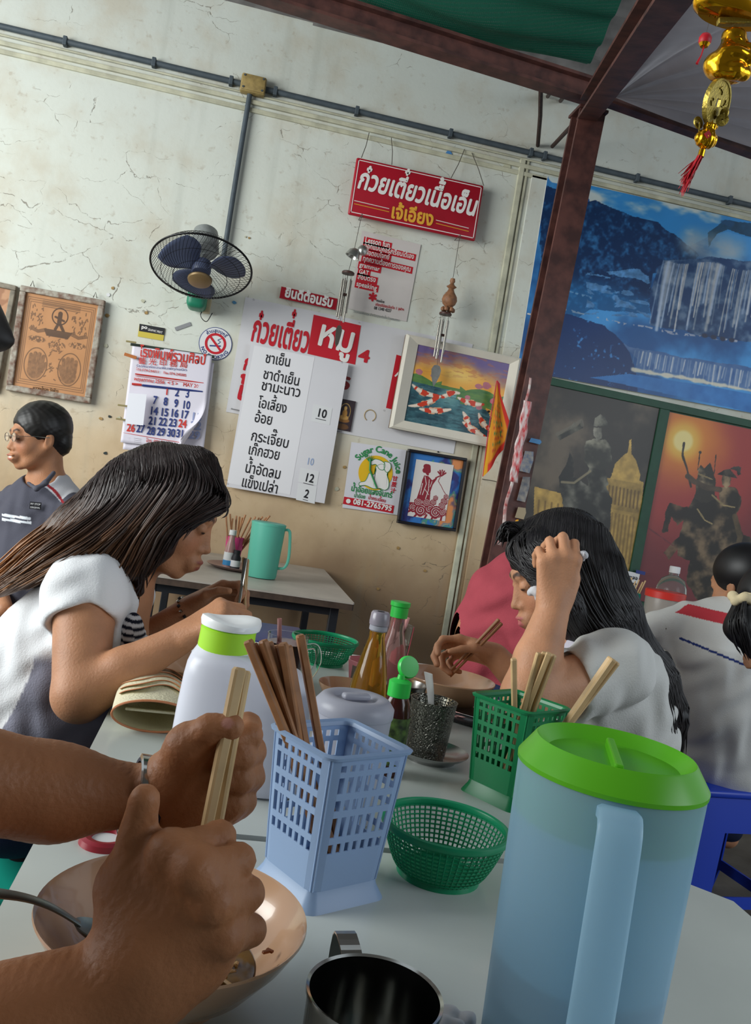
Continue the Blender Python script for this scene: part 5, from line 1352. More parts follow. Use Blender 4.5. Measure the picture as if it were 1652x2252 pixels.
MB().tube([(0, 0, 0.06), (0.01, 0.02, 0.16)], 0.0015, 5).build('cord', M_STRING, t)
def garland(c, n, s_, lab):
    t = thing('marigold_garland', lab, 'garland', c); rr_ = np.random.default_rng(int(c.z * 100))
    for k in range(n):
        MB().lathe([(0, s_), (s_ * .7, s_ * .8), (s_, 0), (s_ * .7, -s_ * .8), (0, -s_)], 12, (rr_.normal(0, s_ * .5), rr_.normal(0, s_ * .3), -k * s_ * 1.2), Matrix.Rotation(rr_.uniform(0, 3), 3, 'X')).build('flower', mat('marigold', '#d9981e', 0.7, bump=0.6, bscale=300), t, smooth=True)
garland(atY(1135, 955, 3.4), 4, 0.014, 'short marigold garland hung beside the upper ribbon on the post')
garland(atY(1140, 1150, 3.2), 3, 0.014, 'small yellow flower garland low on the post above the girl')
M_BAG = mat('cloudy_plastic_bag', '#cfc8cd', 0.4, translucent=0.3, bump=0.6, bscale=40)
f = Fig(0.01); c = atY(1103, 1125, 3.6); f.ell(c, (0.022, 0.02, 0.085)); f.ell(c + Vector((-0.012, 0, -0.05)), (0.03, 0.022, 0.045)); f.ell(c + Vector((0.01, 0.0, 0.06)), (0.018, 0.012, 0.05))
o = f.build('plastic_bag', M_BAG, None, h=0.005, disp=lambda X: 0.006 * np.sin(X[..., 0] * 260) * np.sin(X[..., 2] * 130 + X[..., 0] * 90)); tag(o, 'crumpled white plastic bag hanging on the left of the post', 'bag')
MB().tube(bend([c + Vector((0.01, 0, .10)), c + Vector((.02, .2, .13)), Vector((c.x + .02, WALL, c.z + .14))], 4), .002, 5).build('hanging_cord', M_STRING, o)
rs_ = np.random.default_rng(2)
for k, (x, y, w_, h_, m, lab) in enumerate(((1178, 970, 0.05, 0.018, mat('blue_sticker', '#4a86b8', 0.5), 'small torn blue and white sticker high on the post'), (1160, 1015, 0.045, 0.085, mat('torn_label', '#aaa69f', 0.7, ncol='#6f7f99', nscale=60), 'torn pale label with blue print on the post'), (1153, 1075, 0.038, 0.10, mat('torn_label2', '#9d978d', 0.7, ncol='#6d7078', nscale=50), 'long scraped white label below the blue-printed one'), (1146, 1128, 0.04, 0.045, mat('torn_label3', '#a7987c', 0.7), 'small yellowed label just above the girl on the post'))):
    o = MB().prism([(-w_ / 2, -h_ / 2), (w_ / 2 * .8, -h_ / 2), (w_ / 2, h_ * .1), (w_ / 2 * .7, h_ / 2), (-w_ / 2 * .8, h_ / 2 * .9)], -0.001, 0.001, Matrix.Translation(atY(x, y, PY - 0.064)) @ Matrix.Rotation(R(3), 4, 'Y')).build('post_sticker', m); tag(o, lab, 'sticker')

# ---------------------------------------------------------------- gold ornament on a string, top right
M_GOLD = mat('shiny_gold_plastic', '#e0a51c', 0.16, 0.95); M_COIN = mat('antique_gold', '#a08b3c', 0.35, 0.7, bump=0.3, bscale=300); M_RED = mat('red_silk', '#b31422', 0.5)
OD = 1.2
def G(px, py): return P(px, py, OD)
t = thing('gold_ornament', 'hanging gold charm string with laughing figure, coin, pouch and red tassel', 'ornament', G(1600, 100))
O0 = G(1600, 100)
def g_(px, py): return G(px, py) - O0
def face_rot(): # local z toward the camera
    return Matrix((CR, CU, -CF)).transposed()
FR = face_rot()
# top tray piece
MB().lathe([(0, 0.0), (0.05, 0), (0.058, 0.006), (0.06, 0.012), (0.052, 0.012), (0, 0.006)], 32, g_(1610, 42), sx=1, sy=0.5).build('top_boat', M_GOLD, t, smooth=True)
o = MB().box(g_(1618, 48), (0.05, 0.012, 0.009), CR.to_track_quat('X', 'Z').to_matrix(), bev=0.002).build('name_plate', M_COIN, t)
for k in range(9): MB().lathe([(0, 0.005), (0.005, 0), (0, -0.005)], 8, g_(1562 + k * 12, 30 + 3 * math.sin(k * 1.3))).build('rim_bead', M_GOLD, t, smooth=True)
f = Fig(0.006); 
def gq(px, py, dz=0): return g_(px, py) - CF * dz
f.ell(gq(1598, 148), (0.033, 0.024, 0.022)); f.ell(gq(1615, 125), (0.026, 0.02, 0.022)); f.ell(gq(1614, 95), (0.017, 0.017, 0.017)); f.ell(gq(1614, 78), (0.016, 0.016, 0.008)); f.ell(gq(1636, 100), 0.007); f.ell(gq(1595, 112), (0.008, 0.008, 0.006))
f.cap(gq(1590, 118, 0.012), gq(1578, 140, 0.018), 0.009, 0.008); f.cap(gq(1640, 120, 0.012), gq(1636, 145, 0.018), 0.009, 0.008); f.cap(gq(1575, 165, 0.012), gq(1605, 170, 0.018), 0.010, 0.011); f.cap(gq(1628, 172, 0.012), gq(1606, 170, 0.018), 0.010, 0.010)
f.ell(gq(1606, 134, 0.018), (0.022, 0.014, 0.010)); f.ell(gq(1614, 100, 0.015), (0.006, 0.005, 0.004), k=0.002)
f.ell(gq(1609, 93, 0.018), 0.0025, k=0.001, op='-'); f.ell(gq(1619, 94, 0.018), 0.0025, k=0.001, op='-'); f.cap(gq(1608, 104, 0.019), gq(1620, 105, 0.019), 0.002, 0.002, k=0.001, op='-')
f.build('laughing_figure', M_GOLD, t, h=0.0016, disp=lambda X: 0.0002 * np.sin(X[..., 0] * 900) * np.sin(X[..., 2] * 800))
for (a, b2) in (((1612, 60), (1614, 78)), ((1596, 172), (1590, 192)), ((1568, 265), (1556, 285)), ((1550, 318), (1545, 330))):
    MB().tube([g_(*a), g_(*b2)], 0.0009, 5).build('link_string', M_GOLD, t)
cm = Matrix.Translation(g_(1577, 226)) @ (FR @ Matrix.Rotation(R(42), 3, Vector((0.35, 1, 0)))).to_4x4()
def coin(c, r_, rot, name):
    mb = MB(); n = 36; th = r_ * 0.07; hs = r_ * 0.17
    def ringp(rr_, z): return [Vector((rr_ * math.cos(2 * math.pi * k / n), rr_ * math.sin(2 * math.pi * k / n), z)) for k in range(n)]
    def sq(z): 
        o_ = []
        for k in range(n):
            a = 2 * math.pi * k / n; m_ = hs / max(abs(math.cos(a)), abs(math.sin(a))); o_.append(Vector((m_ * math.cos(a), m_ * math.sin(a), z)))
        return o_
    T_ = lambda R_: [c + rot @ v for v in R_]
    mb.loft([T_(x) for x in (sq(-th), ringp(r_ * .88, -th), ringp(r_ * .9, -th * 1.6), ringp(r_, -th * 1.6), ringp(r_, th * 1.6), ringp(r_ * .9, th * 1.6), ringp(r_ * .88, th), sq(th), sq(-th))])
    for a in (0, 90, 180, 270):
        for k in range(3):
            v = Matrix.Rotation(R(a), 3, 'Z') @ Vector((r_ * .52 + (k - 1) * r_ * .08, (k - 1) * r_ * .1, th * 1.3)); mb.box(c + rot @ v, (r_ * .22, r_ * .05, th), rot @ Matrix.Rotation(R(a + 60 * k), 3, 'Z'))
    mb.build(name, M_COIN, t)
rc = FR @ Matrix.Rotation(R(48), 3, Vector((0.55, 1, 0)).normalized())
coin(g_(1577, 226), 0.031, rc, 'large_coin')
for k, (x, y) in enumerate(((1536, 270), (1538, 283), (1593, 250), (1589, 264))): coin(g_(x, y), 0.0085, FR @ Matrix.Rotation(R(30 + 40 * k), 3, 'Y'), 'small_coin')
f = Fig(0.006); f.ell(g_(1553, 306), (0.016, 0.012, 0.013)); f.ell(g_(1560, 286), (0.007, 0.007, 0.009)); f.ell(g_(1563, 278), (0.010, 0.009, 0.003))
f.build('gold_pouch', M_GOLD, t, h=0.0014, disp=lambda X: 0.0007 * np.sin(X[..., 0] * 1100))
MB().box(gq(1550, 304, 0.012), (0.008, 0.001, 0.008), Matrix.Rotation(R(45), 3, 'Y')).build('pouch_mark', M_RED, t)
for k in range(3): MB().lathe([(0, 0.004), (0.004, 0), (0, -0.004)], 10, g_(1547 - k, 318 + k * 6)).build('bead', M_GOLD, t, smooth=True)
mb = MB(); rs_ = np.random.default_rng(8)
MB().tube([g_(1545, 330), g_(1541, 345)], 0.0045, 10).build('tassel_cap', M_GOLD, t, smooth=True)
for k in range(60):
    e = g_(1503 + rs_.normal(0, 4), 425 + rs_.uniform(-45, 8)) + CF * rs_.normal(0, 0.004); s0 = g_(1542, 342) + Vector((rs_.normal(0, .0015), rs_.normal(0, .0015), 0)); m_ = s0.lerp(e, 0.5) + Vector((rs_.normal(0, .002), rs_.normal(0, .002), 0))
    mb.tube([s0, m_, e], [0.0008, 0.0007, 0.0004], 3)
o = mb.build('tassel', M_RED, t); o['kind'] = 'stuff'
lp = P(1551, 88, 1.6)
t = thing('red_lantern_charm', 'tiny red ball charm with a tassel hanging before the tarpaulin', 'ornament', lp)
MB().lathe([(0.003, 0.012), (0.008, 0.010), (0.0115, 0.004), (0.0115, -0.004), (0.008, -0.010), (0.003, -0.012)], 20).build('ball', M_RED, t, smooth=True)
MB().lathe([(0.004, -0.003), (0.0105, -0.006), (0.007, -0.0115), (0, -0.013)], 12, (0, 0, -0.001)).build('gold_cap', M_GOLD, t, smooth=True)
MB().tube([(0, 0, 0.012), (0.01, 0, 0.12)], 0.0005, 4).build('string', M_STRING, t)
MB().tube([(0, 0, -0.012), (-.002, 0, -0.028), (-.008, 0, -0.046)], [0.0015, 0.0012, 0.0028], 6).build('tassel', M_RED, t)

# ================================================================ THINGS ON THE TABLES
M_WOOD = mat('chopstick_wood', '#a9754c', 0.5, noise=0.3, nscale=40, stretch=(1, 1, 1)); M_BAMB = mat('pale_bamboo', '#cfae7e', 0.5, noise=0.2, nscale=30)
def stick(p0, p1, r0, r1, m, lab, group, name='chopstick', round_=0.35):
    p0, p1 = Vector(p0), Vector(p1); d = (p1 - p0); L_ = d.length; rot = align(d, rs_.uniform(0, 1.5))
    mb = MB()
    def ring(r, z, c): 
        o_ = []
        for sx, sy in ((1, 1), (-1, 1), (-1, -1), (1, -1)):
            a = [(sx * r, sy * (r - c)), (sx * (r - c), sy * r)]; o_ += a if sx * sy > 0 else a[::-1]
        return [rot @ Vector((x, y, z)) for x, y in o_]
    mb.loft([ring(r0 * .7, 0, r0 * .2), ring(r0, 0.002, r0 * round_), ring((r0 + r1) / 2, L_ / 2, r0 * round_), ring(r1, L_ - 0.002, r1 * round_), ring(r1 * .75, L_, r1 * .2)], True, True)
    o = mb.build(name, m); o.location = p0; tag(o, lab, 'chopstick', group); return o
def basket(name, lab, c, rot, wb, wt, h, m, rows, ncol=7):
    t = thing(name, lab, 'basket', (c[0], c[1], TZ), rot)
    zb = 0.018; th = 0.0016
    def wz_(z): return (wb + (wt - wb) * (z - zb) / (h - zb)) / 2
    for side in range(4):
        V = []; F = []; rm = Matrix.Rotation(side * math.pi / 2, 3, 'Z')
        us = [-1.0]; 
        span = 0.80; pitch_ = 2 * span / ncol
        for k in range(ncol): a = -span + pitch_ * (k + 0.22); us += [a, a + pitch_ * 0.56]
        us.append(1.0); zs = [zb]
        for z0, z1 in rows: zs += [zb + (h - zb) * z0, zb + (h - zb) * z1]
        zs.append(h)
        for z in zs:
            for u in us: 
                w_ = wz_(z); cr = 0.006 * (1 if abs(u) == 1 else 0)
                V.append(rm @ Vector((u * (w_), -w_ + (0.003 if abs(u) == 1 else 0), z)))
        n = len(us)
        for j in range(len(zs) - 1):
            for i in range(n - 1):
                if j % 2 == 1 and i % 2 == 1: continue
                a = j * n + i; F.append((a, a + 1, a + n + 1, a + n))
        o = pyd('side', V, F, m, t); solid(o, th, 1)
    def sqr(w_, z, c_): 
        o_ = []
        for k in range(4):
            for a in np.linspace(0, math.pi / 2, 5):
                aa = k * math.pi / 2 + a; cx = (w_ / 2 - c_) * (1 if k in (0, 3) else -1); cy = (w_ / 2 - c_) * (1 if k in (0, 1) else -1)
                o_.append(Vector((cx + c_ * math.cos(aa), cy + c_ * math.sin(aa), z)))
        return o_
    MB().loft([sqr(wt - 0.004, h - 0.003, .01), sqr(wt + 0.010, h - 0.002, .012), sqr(wt + 0.012, h + 0.001, .012), sqr(wt + 0.006, h + 0.003, .012), sqr(wt - 0.002, h + 0.001, .01), sqr(wt - 0.004, h - 0.003, .01)]).build('rim', m, t, smooth=True)
    MB().loft([sqr(wb - .004, zb + .001, .006), sqr(wb + 0.002, zb, .008), sqr(wb + 0.006, 0.012, .010), sqr(wb + 0.020, 0.0, .014), sqr(wb + 0.016, 0.0, .014), sqr(wb + 0.001, 0.011, .010), sqr(wb - .004, zb - 0.003, .006)]).build('foot', m, t, smooth=True)
    MB().loft([sqr(wb - 0.002, zb, .006), sqr(wb - 0.002, zb + 0.002, .006)], True, True).build('bottom', m, t)
    return t
ROWS = [(0.28, 0.35), (0.40, 0.55), (0.60, 0.68), (0.73, 0.85), (0.89, 0.94)]
M_BLUEB = mat('pale_blue_plastic', '#a2bbdb', 0.35, translucent=0.35); M_GRB = mat('deep_green_plastic', '#0f7a48', 0.35, translucent=0.12); M_GRB2 = mat('mid_green_plastic', '#1d9566', 0.3, translucent=0.25)
bc = (0.148, 0.848); basket('chopstick_basket', 'pale blue square slotted plastic basket full of brown chopsticks', bc, R(30.5), 0.082, 0.098, 0.150, M_BLUEB, ROWS)
gc = (0.452, 1.165); basket('chopstick_basket', 'dark green square slotted plastic basket with light bamboo chopsticks', gc, R(34), 0.080, 0.096, 0.138, M_GRB, ROWS)
ORD = ('leftmost', 'second from left', 'third from left', 'fourth from left', 'fifth from left', 'sixth from left', 'seventh from left', 'eighth from left', 'ninth from left', 'tenth from left', 'eleventh from left', 'twelfth from left', 'rightmost')
def in_basket(c, rot, half, tops, d_top, r_, m, lab, grp, spots, z0=TZ + 0.022):
    for k, ((px_, py_), (u, v)) in enumerate(zip(tops, spots)):
        p1 = P(px_, py_, d_top + 0.008 * (k % 3)); q = Matrix.Rotation(rot, 2) @ Vector((u * half, v * half)); p0 = Vector((c[0] + q[0], c[1] + q[1], z0))
        stick(p0, p1, r_ * .8, r_, m, lab % ORD[k], grp)
in_basket(bc, R(30.5), 0.030, [(545, 1408), (556, 1416), (566, 1420), (578, 1408), (590, 1412), (604, 1420), (622, 1414), (632, 1420), (660, 1396)],
          0.86, 0.0043, M_WOOD, 'brown square chopstick standing in the pale blue basket, its tip %s', 'chopsticks in the blue basket',
          [(.2, -.9), (.45, -.6), (.0, -.3), (.6, -.1), (.3, .1), (.75, .3), (.2, .5), (.6, .6), (.95, .2)])
in_basket(gc, R(34), 0.030, [(1130, 1448), (1186, 1436), (1198, 1434), (1208, 1436), (1218, 1440), (1344, 1446), (1350, 1450), (1358, 1456)],
          1.18, 0.0040, M_BAMB, 'light bamboo chopstick standing in the dark green basket, its tip %s', 'chopsticks in the green basket',
          [(-.1, -.5), (-.6, -.1), (-.3, -.2), (-.3, .3), (-.1, .0), (.1, -.7), (.2, -.8), (.35, -.6)])

def round_basket(lab, c, D, h, base):
    t = thing('round_basket', lab, 'basket', (c.x, c.y, TZ)); n = 60
    def pr(u): return (base / 2 + (D / 2 - base / 2) * (u ** 0.62), 0.004 + (h - 0.004) * u)
    ribs = MB()
    for k in range(n):
        a = 2 * math.pi * k / n; pts = []
        for i in range(7):
            r_, z = pr(i / 6); pts.append((r_ * math.cos(a), r_ * math.sin(a), z))
        ribs.tube(pts, 0.0011, 4, caps=False)
    for i in range(1, 11):
        r_, z = pr(i / 11); ribs.tube([(r_ * math.cos(a), r_ * math.sin(a), z) for a in np.linspace(0, 2 * math.pi, 61)], 0.0011, 4, caps=False)
    o = ribs.build('lattice', M_GRB2, t); o['kind'] = 'stuff'
    MB().tube([(D / 2 * math.cos(a), D / 2 * math.sin(a), h) for a in np.linspace(0, 2 * math.pi, 65)], 0.0034, 8, caps=False, flat=1.3).build('rim', M_GRB2, t, smooth=True)
    MB().lathe([(0, 0.004), (base / 2, 0.004), (base / 2 + .002, 0.008), (base / 2 + .003, 0.0), (base / 2, 0), (0, 0.002)], 40).build('base', M_GRB2, t, smooth=True)
round_basket('round green mesh basket on the near table between the blue and green holders', onZ(980, 1818, .803), 0.136, 0.055, 0.085)
round_basket('round green mesh basket at the far end of the middle table', onZ(716, 1407, .803), 0.146, 0.055, 0.09)

# lime lidded blue pitcher
M_PIT = mat('cloudy_blue_plastic', '#c6e6f6', 0.28, translucent=0.5, sss=0.0, alpha=0.68)
M_LIME = mat('lime_plastic', '#6fce2c', 0.3, translucent=0.25)
pc = onZ(1344, 1700, 0.985); DP = 0.127
def pitcher(name, lab, c, D, h, mb_, ml, handle_dir, water=None, lid=True, hw=0.013):
    t = thing(name, lab, 'pitcher', (c[0], c[1], TZ)); r_ = D / 2
    MB().lathe([(0, 0.003), (r_ * .86, 0.003), (r_ * .9, 0.012), (r_ * .985, h - 0.03), (r_, h), (r_ * .975, h), (r_ * .955, h - 0.03), (r_ * .87, 0.014), (0, 0.006)], 64).build('body', mb_, t, smooth=True)
    hd = Vector((math.cos(handle_dir), math.sin(handle_dir), 0)); sd = Vector((-hd.y, hd.x, 0))
    path = bend([hd * r_ * .97 + Vector((0, 0, h - 0.008)), hd * (r_ + .014) + Vector((0, 0, h - 0.008)), hd * (r_ + .022) + Vector((0, 0, h - 0.030)), hd * (r_ + .030) + Vector((0, 0, h * .45)), hd * (r_ + .02) + Vector((0, 0, h * .26)), hd * (r_ * .90) + Vector((0, 0, h * .22))], 4)
    rings = []
    for i, p in enumerate(path):
        tn = (path[min(i + 1, len(path) - 1)] - path[max(i - 1, 0)]).normalized(); nn = sd.cross(tn).normalized()
        rings.append([p + sd * a * hw + nn * b2 * 0.005 for a, b2 in ((-1, -.6), (-.8, -1), (.8, -1), (1, -.6), (1, .6), (.8, 1), (-.8, 1), (-1, .6))])
    MB().loft(rings, True, True).build('handle', mb_, t, smooth=True)
    if water:
        MB().lathe([(0, 0.008), (r_ * .84, 0.008), (r_ * .84 + r_ * .07 * water / h, water), (0, water)], 48).build('water', mat('jug_water', '#6f9cc8', 0.1, trans=0.6, ior=1.33), t, smooth=True)
    if lid:
        q = MB().lathe([(r_ * .93, h - 0.034), (r_ * .95, h - 0.034), (r_ * .95, h), (r_ * 1.012, h), (r_ * 1.015, h + 0.003), (r_ * .86, h + 0.0175), (r_ * .845, h + 0.0185), (r_ * .825, h + 0.0175), (r_ * .70, h + 0.0095), (0, h + 0.0095), (0, h + 0.007), (r_ * .70, h + 0.007), (r_ * .8, h + 0.006), (r_ * .93, h - 0.002), (r_ * .93, h - 0.034)], 64)
        lo = q.build('lid', ml, t, smooth='all'); lo.data.set_sharp_from_angle(angle=R(22))
        MB().box(hd * 0.0 + Vector((0, 0, h + 0.012)), (r_ * 1.1, 0.006, 0.008), zrot(handle_dir), bev=0.0015).build('lid_grip', ml, lo)
    return t
pitcher('water_pitcher', 'tall cloudy blue pitcher with a lime green lid in the right foreground', (pc.x, pc.y), DP, 0.235, M_PIT, M_LIME, R(250), water=0.105)

# white jug with green collar
M_WJ = mat('milky_white_plastic', '#dfe1ec', 0.3, translucent=0.2); M_LG = mat('lime_collar', '#a5dc34', 0.35)
jc = onZ(512, 1722)
t = thing('water_jug', 'large milky white jug with a lime collar and rippled spout lid', 'jug', (jc.x, jc.y, TZ), R(-6))
def rsq(w_, d_, z, cx=0, cy=0, n=40, e=3.2):
    o_ = []
    for k in range(n):
        a = 2 * math.pi * k / n; c_, s_ = math.cos(a), math.sin(a)
        o_.append(Vector((cx + w_ / 2 * math.copysign(abs(c_) ** (2 / e), c_), cy + d_ / 2 * math.copysign(abs(s_) ** (2 / e), s_), z)))
    return o_
nk = -0.036
MB().loft([rsq(.10, .06, 0.0), rsq(.168, .098, 0.003), rsq(.174, .104, 0.012), rsq(.170, .102, 0.09), rsq(.163, .098, 0.135, -.001), rsq(.145, .094, 0.152, -.008), rsq(.115, .086, 0.162, -.020, e=2.6), rsq(.074, .070, 0.170, nk, e=2), rsq(.068, .066, 0.176, nk, e=2)], True, True).build('body', M_WJ, t, smooth=True)
MB().lathe([(0.034, 0.168), (0.0355, 0.168), (0.036, 0.174), (0.0352, 0.192), (0.0355, 0.196), (0.033, 0.198), (0, 0.198)], 48, (nk, 0, 0)).build('green_collar', M_LG, t, smooth=True)
rings = []
for r_, z, am in ((0.031, 0.197, 0), (0.0375, 0.199, 0.3), (0.0388, 0.204, 1), (0.0375, 0.209, 1), (0.031, 0.211, 0.8), (0.018, 0.208, .4), (0.001, 0.206, 0)):
    rings.append([Vector((nk + r_ * (1 + .05 * math.cos(a)) * math.cos(a), r_ * math.sin(a), z + am * 0.0035 * math.sin(2 * a + 0.6))) for a in np.linspace(0, 2 * math.pi, 49)[:-1]])
MB().loft(rings, True, True).build('spout_lid', mat('white_lid', '#eceff0', 0.3), t, smooth=True)

# grey translucent canister
M_CAN = mat('frosted_grey_plastic', '#b9bac6', 0.35, translucent=0.35, alpha=0.93)
cc_ = P(784, 1530, 1.05)
t = thing('canister', 'frosted grey plastic canister with a recessed lid behind the blue basket', 'canister', (cc_.x, cc_.y, TZ))
hh = cc_.z - TZ
MB().lathe([(0, 0.0), (.036, 0), (.043, 0.004), (.0465, hh - 0.035), (.047, hh - 0.02), (.045, hh - 0.02), (.041, hh - .035), (0.037, 0.006), (0, 0.004)], 56).build('body', M_CAN, t, smooth=True)
MB().lathe([(.0475, hh - 0.022), (.0485, hh - 0.02), (.0485, hh - 0.010), (.042, hh - 0.002), (.038, hh), (.028, hh - .001), (.024, hh - 0.005), (.012, hh - 0.006), (0, hh - 0.006)], 56).build('lid', M_CAN, t, smooth=True)
MB().box((0, 0, hh - 0.001), (0.036, 0.013, 0.008), zrot(0.3), bev=0.0035, seg=3).build('lid_handle', M_CAN, t, smooth=True)
for s_ in (-1, 1):
    a = -1.85; MB().tube(bend([Vector((.0425 * math.cos(a + s_ * .03), .0425 * math.sin(a + s_ * .03), hh - 0.055)), Vector((.0432 * math.cos(a + s_ * .09), .0432 * math.sin(a + s_ * .09), hh - 0.046)), Vector((.0428 * math.cos(a + s_ * .16), .0428 * math.sin(a + s_ * .16), hh - 0.053))], 4), 0.0008, 4).build('printed_flower', mat('pale_red_print', '#c98a8a', 0.6), t)

# bowls
M_BOWL = mat('peach_melamine', '#cfa583', 0.18, noise=0.08, nscale=8, coat=0.4)
def bowl(lab, c, D, h, foodcol='#4a3a22', food=0.4, extra=True):
    t = thing('noodle_bowl', lab, 'bowl', (c.x, c.y, TZ)); r_ = D / 2
    MB().lathe([(0, 0.006), (r_ * .42, 0.006), (r_ * .42, 0.0), (r_ * .46, 0.0), (r_ * .47, 0.009), (r_ * .70, h * .34), (r_ * .90, h * .72), (r_, h - .001), (r_ * .995, h + .001), (r_ * .965, h - .001), (r_ * .86, h * .72), (r_ * .66, h * .37), (r_ * .43, 0.014), (0, 0.011)], 72).build('bowl_shell', M_BOWL, t, smooth=True)
    zf = h * food; rf = r_ * (.66 if food < .45 else .72)
    o = MB().lathe([(0, zf), (rf, zf)], 48).build('broth', mat('broth' + foodcol[1:], foodcol, 0.08, ncol='#8a6a34', nscale=40), t)
    if extra:
        rr_ = np.random.default_rng(4); mb = MB()
        for k in range(26):
            a = rr_.uniform(0, 6.28); q = rr_.uniform(0, rf * .8); p = Vector((q * math.cos(a), q * math.sin(a), zf)); dirs = rr_.uniform(-1, 1, (4, 2)) * 0.014
            pts = [p]; 
            for d_ in dirs: pts.append(pts[-1] + Vector((d_[0], d_[1], rr_.uniform(-.002, .003))))
            pts = [Vector((min(max(v.x, -rf * .8), rf * .8), min(max(v.y, -rf * .8), rf * .8), max(v.z, zf - .001))) for v in pts]
            mb.tube(bend(pts, 3), 0.0014, 5)
        n = mb.build('noodles', mat('noodles', '#c9a878', 0.3), t, smooth=True); n['kind'] = 'stuff'
        gm = mat('spring_onion', '#4f7a2e', 0.4)
        for k in range(5):
            a = rr_.uniform(0, 6.28); q = rr_.uniform(rf * .3, rf * .95); MB().tube([(q * math.cos(a), q * math.sin(a), zf + .002), (q * math.cos(a) + .007, q * math.sin(a), zf + .003)], 0.0022, 6).build('onion_piece', gm, t)
    return t
nb_ = onZ(383, 2008, .812); bowl('peach melamine bowl of leftover noodle broth in the left foreground', nb_, 0.202, 0.064)
mb = MB()
bt_ = thing('food_scrap', 'small brown chilli scrap stuck inside the near bowl', 'food', nb_ + Vector((0.072, -0.012, -0.018)))
MB().box((0, 0, 0), (0.006, 0.003, 0.002), zrot(.5), bev=.0006).build('flake', mat('chilli_scrap', '#8a4a1c', 0.4), bt_)
MB().box((0.003, 0.002, 0), (0.003, 0.006, 0.002), zrot(.9), bev=.0006).build('flake', mat('chilli_scrap', '#8a4a1c', 0.4), bt_)
gb_ = onZ(986, 1490, .812); bowl('peach melamine bowl the girl with chopsticks is eating from', gb_, 0.186, 0.064, '#9a7a50', 0.45)
t = bowl('small peach bowl mostly hidden behind the grey canister', onZ(768, 1506, .795), 0.112, 0.045, '#7a5a34', 0.4, False)

# steel spoons
M_SPOON = mat('worn_steel', '#9da3a3', 0.32, 0.9)
def spoon(p0, p1, lab, bowl_r=0.019, w0=0.005, m=None):
    """p0 bowl end, p1 handle tip"""
    p0, p1 = Vector(p0), Vector(p1); d = (p1 - p0); L_ = d.length; t = thing('spoon', lab, 'spoon', p0)
    dn = d.normalized(); sd = dn.cross(Vector((0, 0, 1))).normalized(); up = sd.cross(dn)
    rings = []
    for u in np.linspace(0, 1, 14):
        w_ = w0 * (.55 + .75 * u); rings.append([dn * (bowl_r * 1.1 + (L_ - bowl_r * 1.1) * u) + sd * a * w_ + up * (b2 * .0013 + .006 * math.sin(math.pi * u)) for a, b2 in ((-1, -.4), (-.7, -1), (.7, -1), (1, -.4), (1, .4), (.7, 1), (-.7, 1), (-1, .4))])
    MB().loft(rings, True, True).build('spoon_handle', m or M_SPOON, t, smooth=True)
    MB().lathe([(0, -.006), (bowl_r * .5, -.0052), (bowl_r * .85, -.003), (bowl_r, 0), (bowl_r * .97, .0006), (bowl_r * .82, -.002), (bowl_r * .5, -.004), (0, -.0048)], 28, (0, 0, 0), Matrix((dn, sd, up)).transposed(), sx=1.4, sy=.9).build('spoon_bowl', m or M_SPOON, t, smooth=True)
    return t
spoon(P(232, 2052, 0.64), P(-40, 1962, 0.60), 'grey metal spoon resting in the near bowl, handle off the left edge', w0=0.0058, m=mat('dull_pewter', '#7f8886', 0.35, 0.8))
spoon(gb_ + Vector((-0.045, 0.01, -0.028)), onZ(848, 1418, .86), 'thin dark spoon leaning on the rim of the girl\'s bowl', .016, .0035)

# steel mug
M_MUG = mat('polished_steel', '#b6b6b2', 0.14, 1.0); M_MUGI = M_MUG
mc = onZ(824, 2188, .832)
t = thing('steel_mug', 'plain stainless steel mug with a strap handle at the bottom edge', 'mug', (mc.x, mc.y, TZ)); r_ = 0.043
MB().lathe([(0, 0), (r_ * .92, 0), (r_ * .96, .003), (r_, .078), (r_ * 1.035, .081), (r_ * 1.035, .084), (r_ * .985, .083), (r_ * .96, .07), (r_ * .93, .005), (0, .004)], 64).build('cup', M_MUG, t, smooth=True)
hd = (onZ(772, 2085, .832) - mc); hd.z = 0; hd.normalize(); sd = Vector((-hd.y, hd.x, 0))
path = [hd * r_ * .98 + Vector((0, 0, .074)), hd * (r_ + .014) + Vector((0, 0, .082)), hd * (r_ + .032) + Vector((0, 0, .080)), hd * (r_ + .028) + Vector((0, 0, .03)), hd * r_ * .98 + Vector((0, 0, .018))]
MB().loft([[p + sd * a + Vector((0, 0, b2)) for a, b2 in ((-.0075, -.0007), (.0075, -.0007), (.0075, .0007), (-.0075, .0007))] for p in bend(path, 4)], True, True).build('strap_handle', M_MUG, t)
M_TIS = mat('soft_tissue', '#d9d9dd', 0.8, translucent=0.2)
def crumple(name, c, r_, lab, par=None, seed=1, cat='tissue'):
    f = Fig(0.004); rr_ = np.random.default_rng(seed)
    for k in range(9): 
        v = Vector(rr_.normal(0, .45, 3)) * r_; f.ell(Vector(c) + Vector((v.x, v.y, v.z * .5)), (r_ * rr_.uniform(.3, .6), r_ * rr_.uniform(.2, .5), r_ * rr_.uniform(.15, .4)), Matrix.Rotation(rr_.uniform(0, 3), 3, Vector(rr_.normal(0, 1, 3)).normalized()))
    o = f.build(name, M_TIS, par, h=max(.0012, r_ / 16), disp=lambda X: 0.04 * r_ * np.sin(X[..., 0] * 7 / r_) * np.sin(X[..., 1] * 6 / r_ + X[..., 2] * 5 / r_))
    if lab: tag(o, lab, cat)
    return o
crumple('tissue', onZ(990, 2262, TZ + 0.012), 0.02, 'crumpled white tissue beside the steel mug at the bottom edge', seed=3)

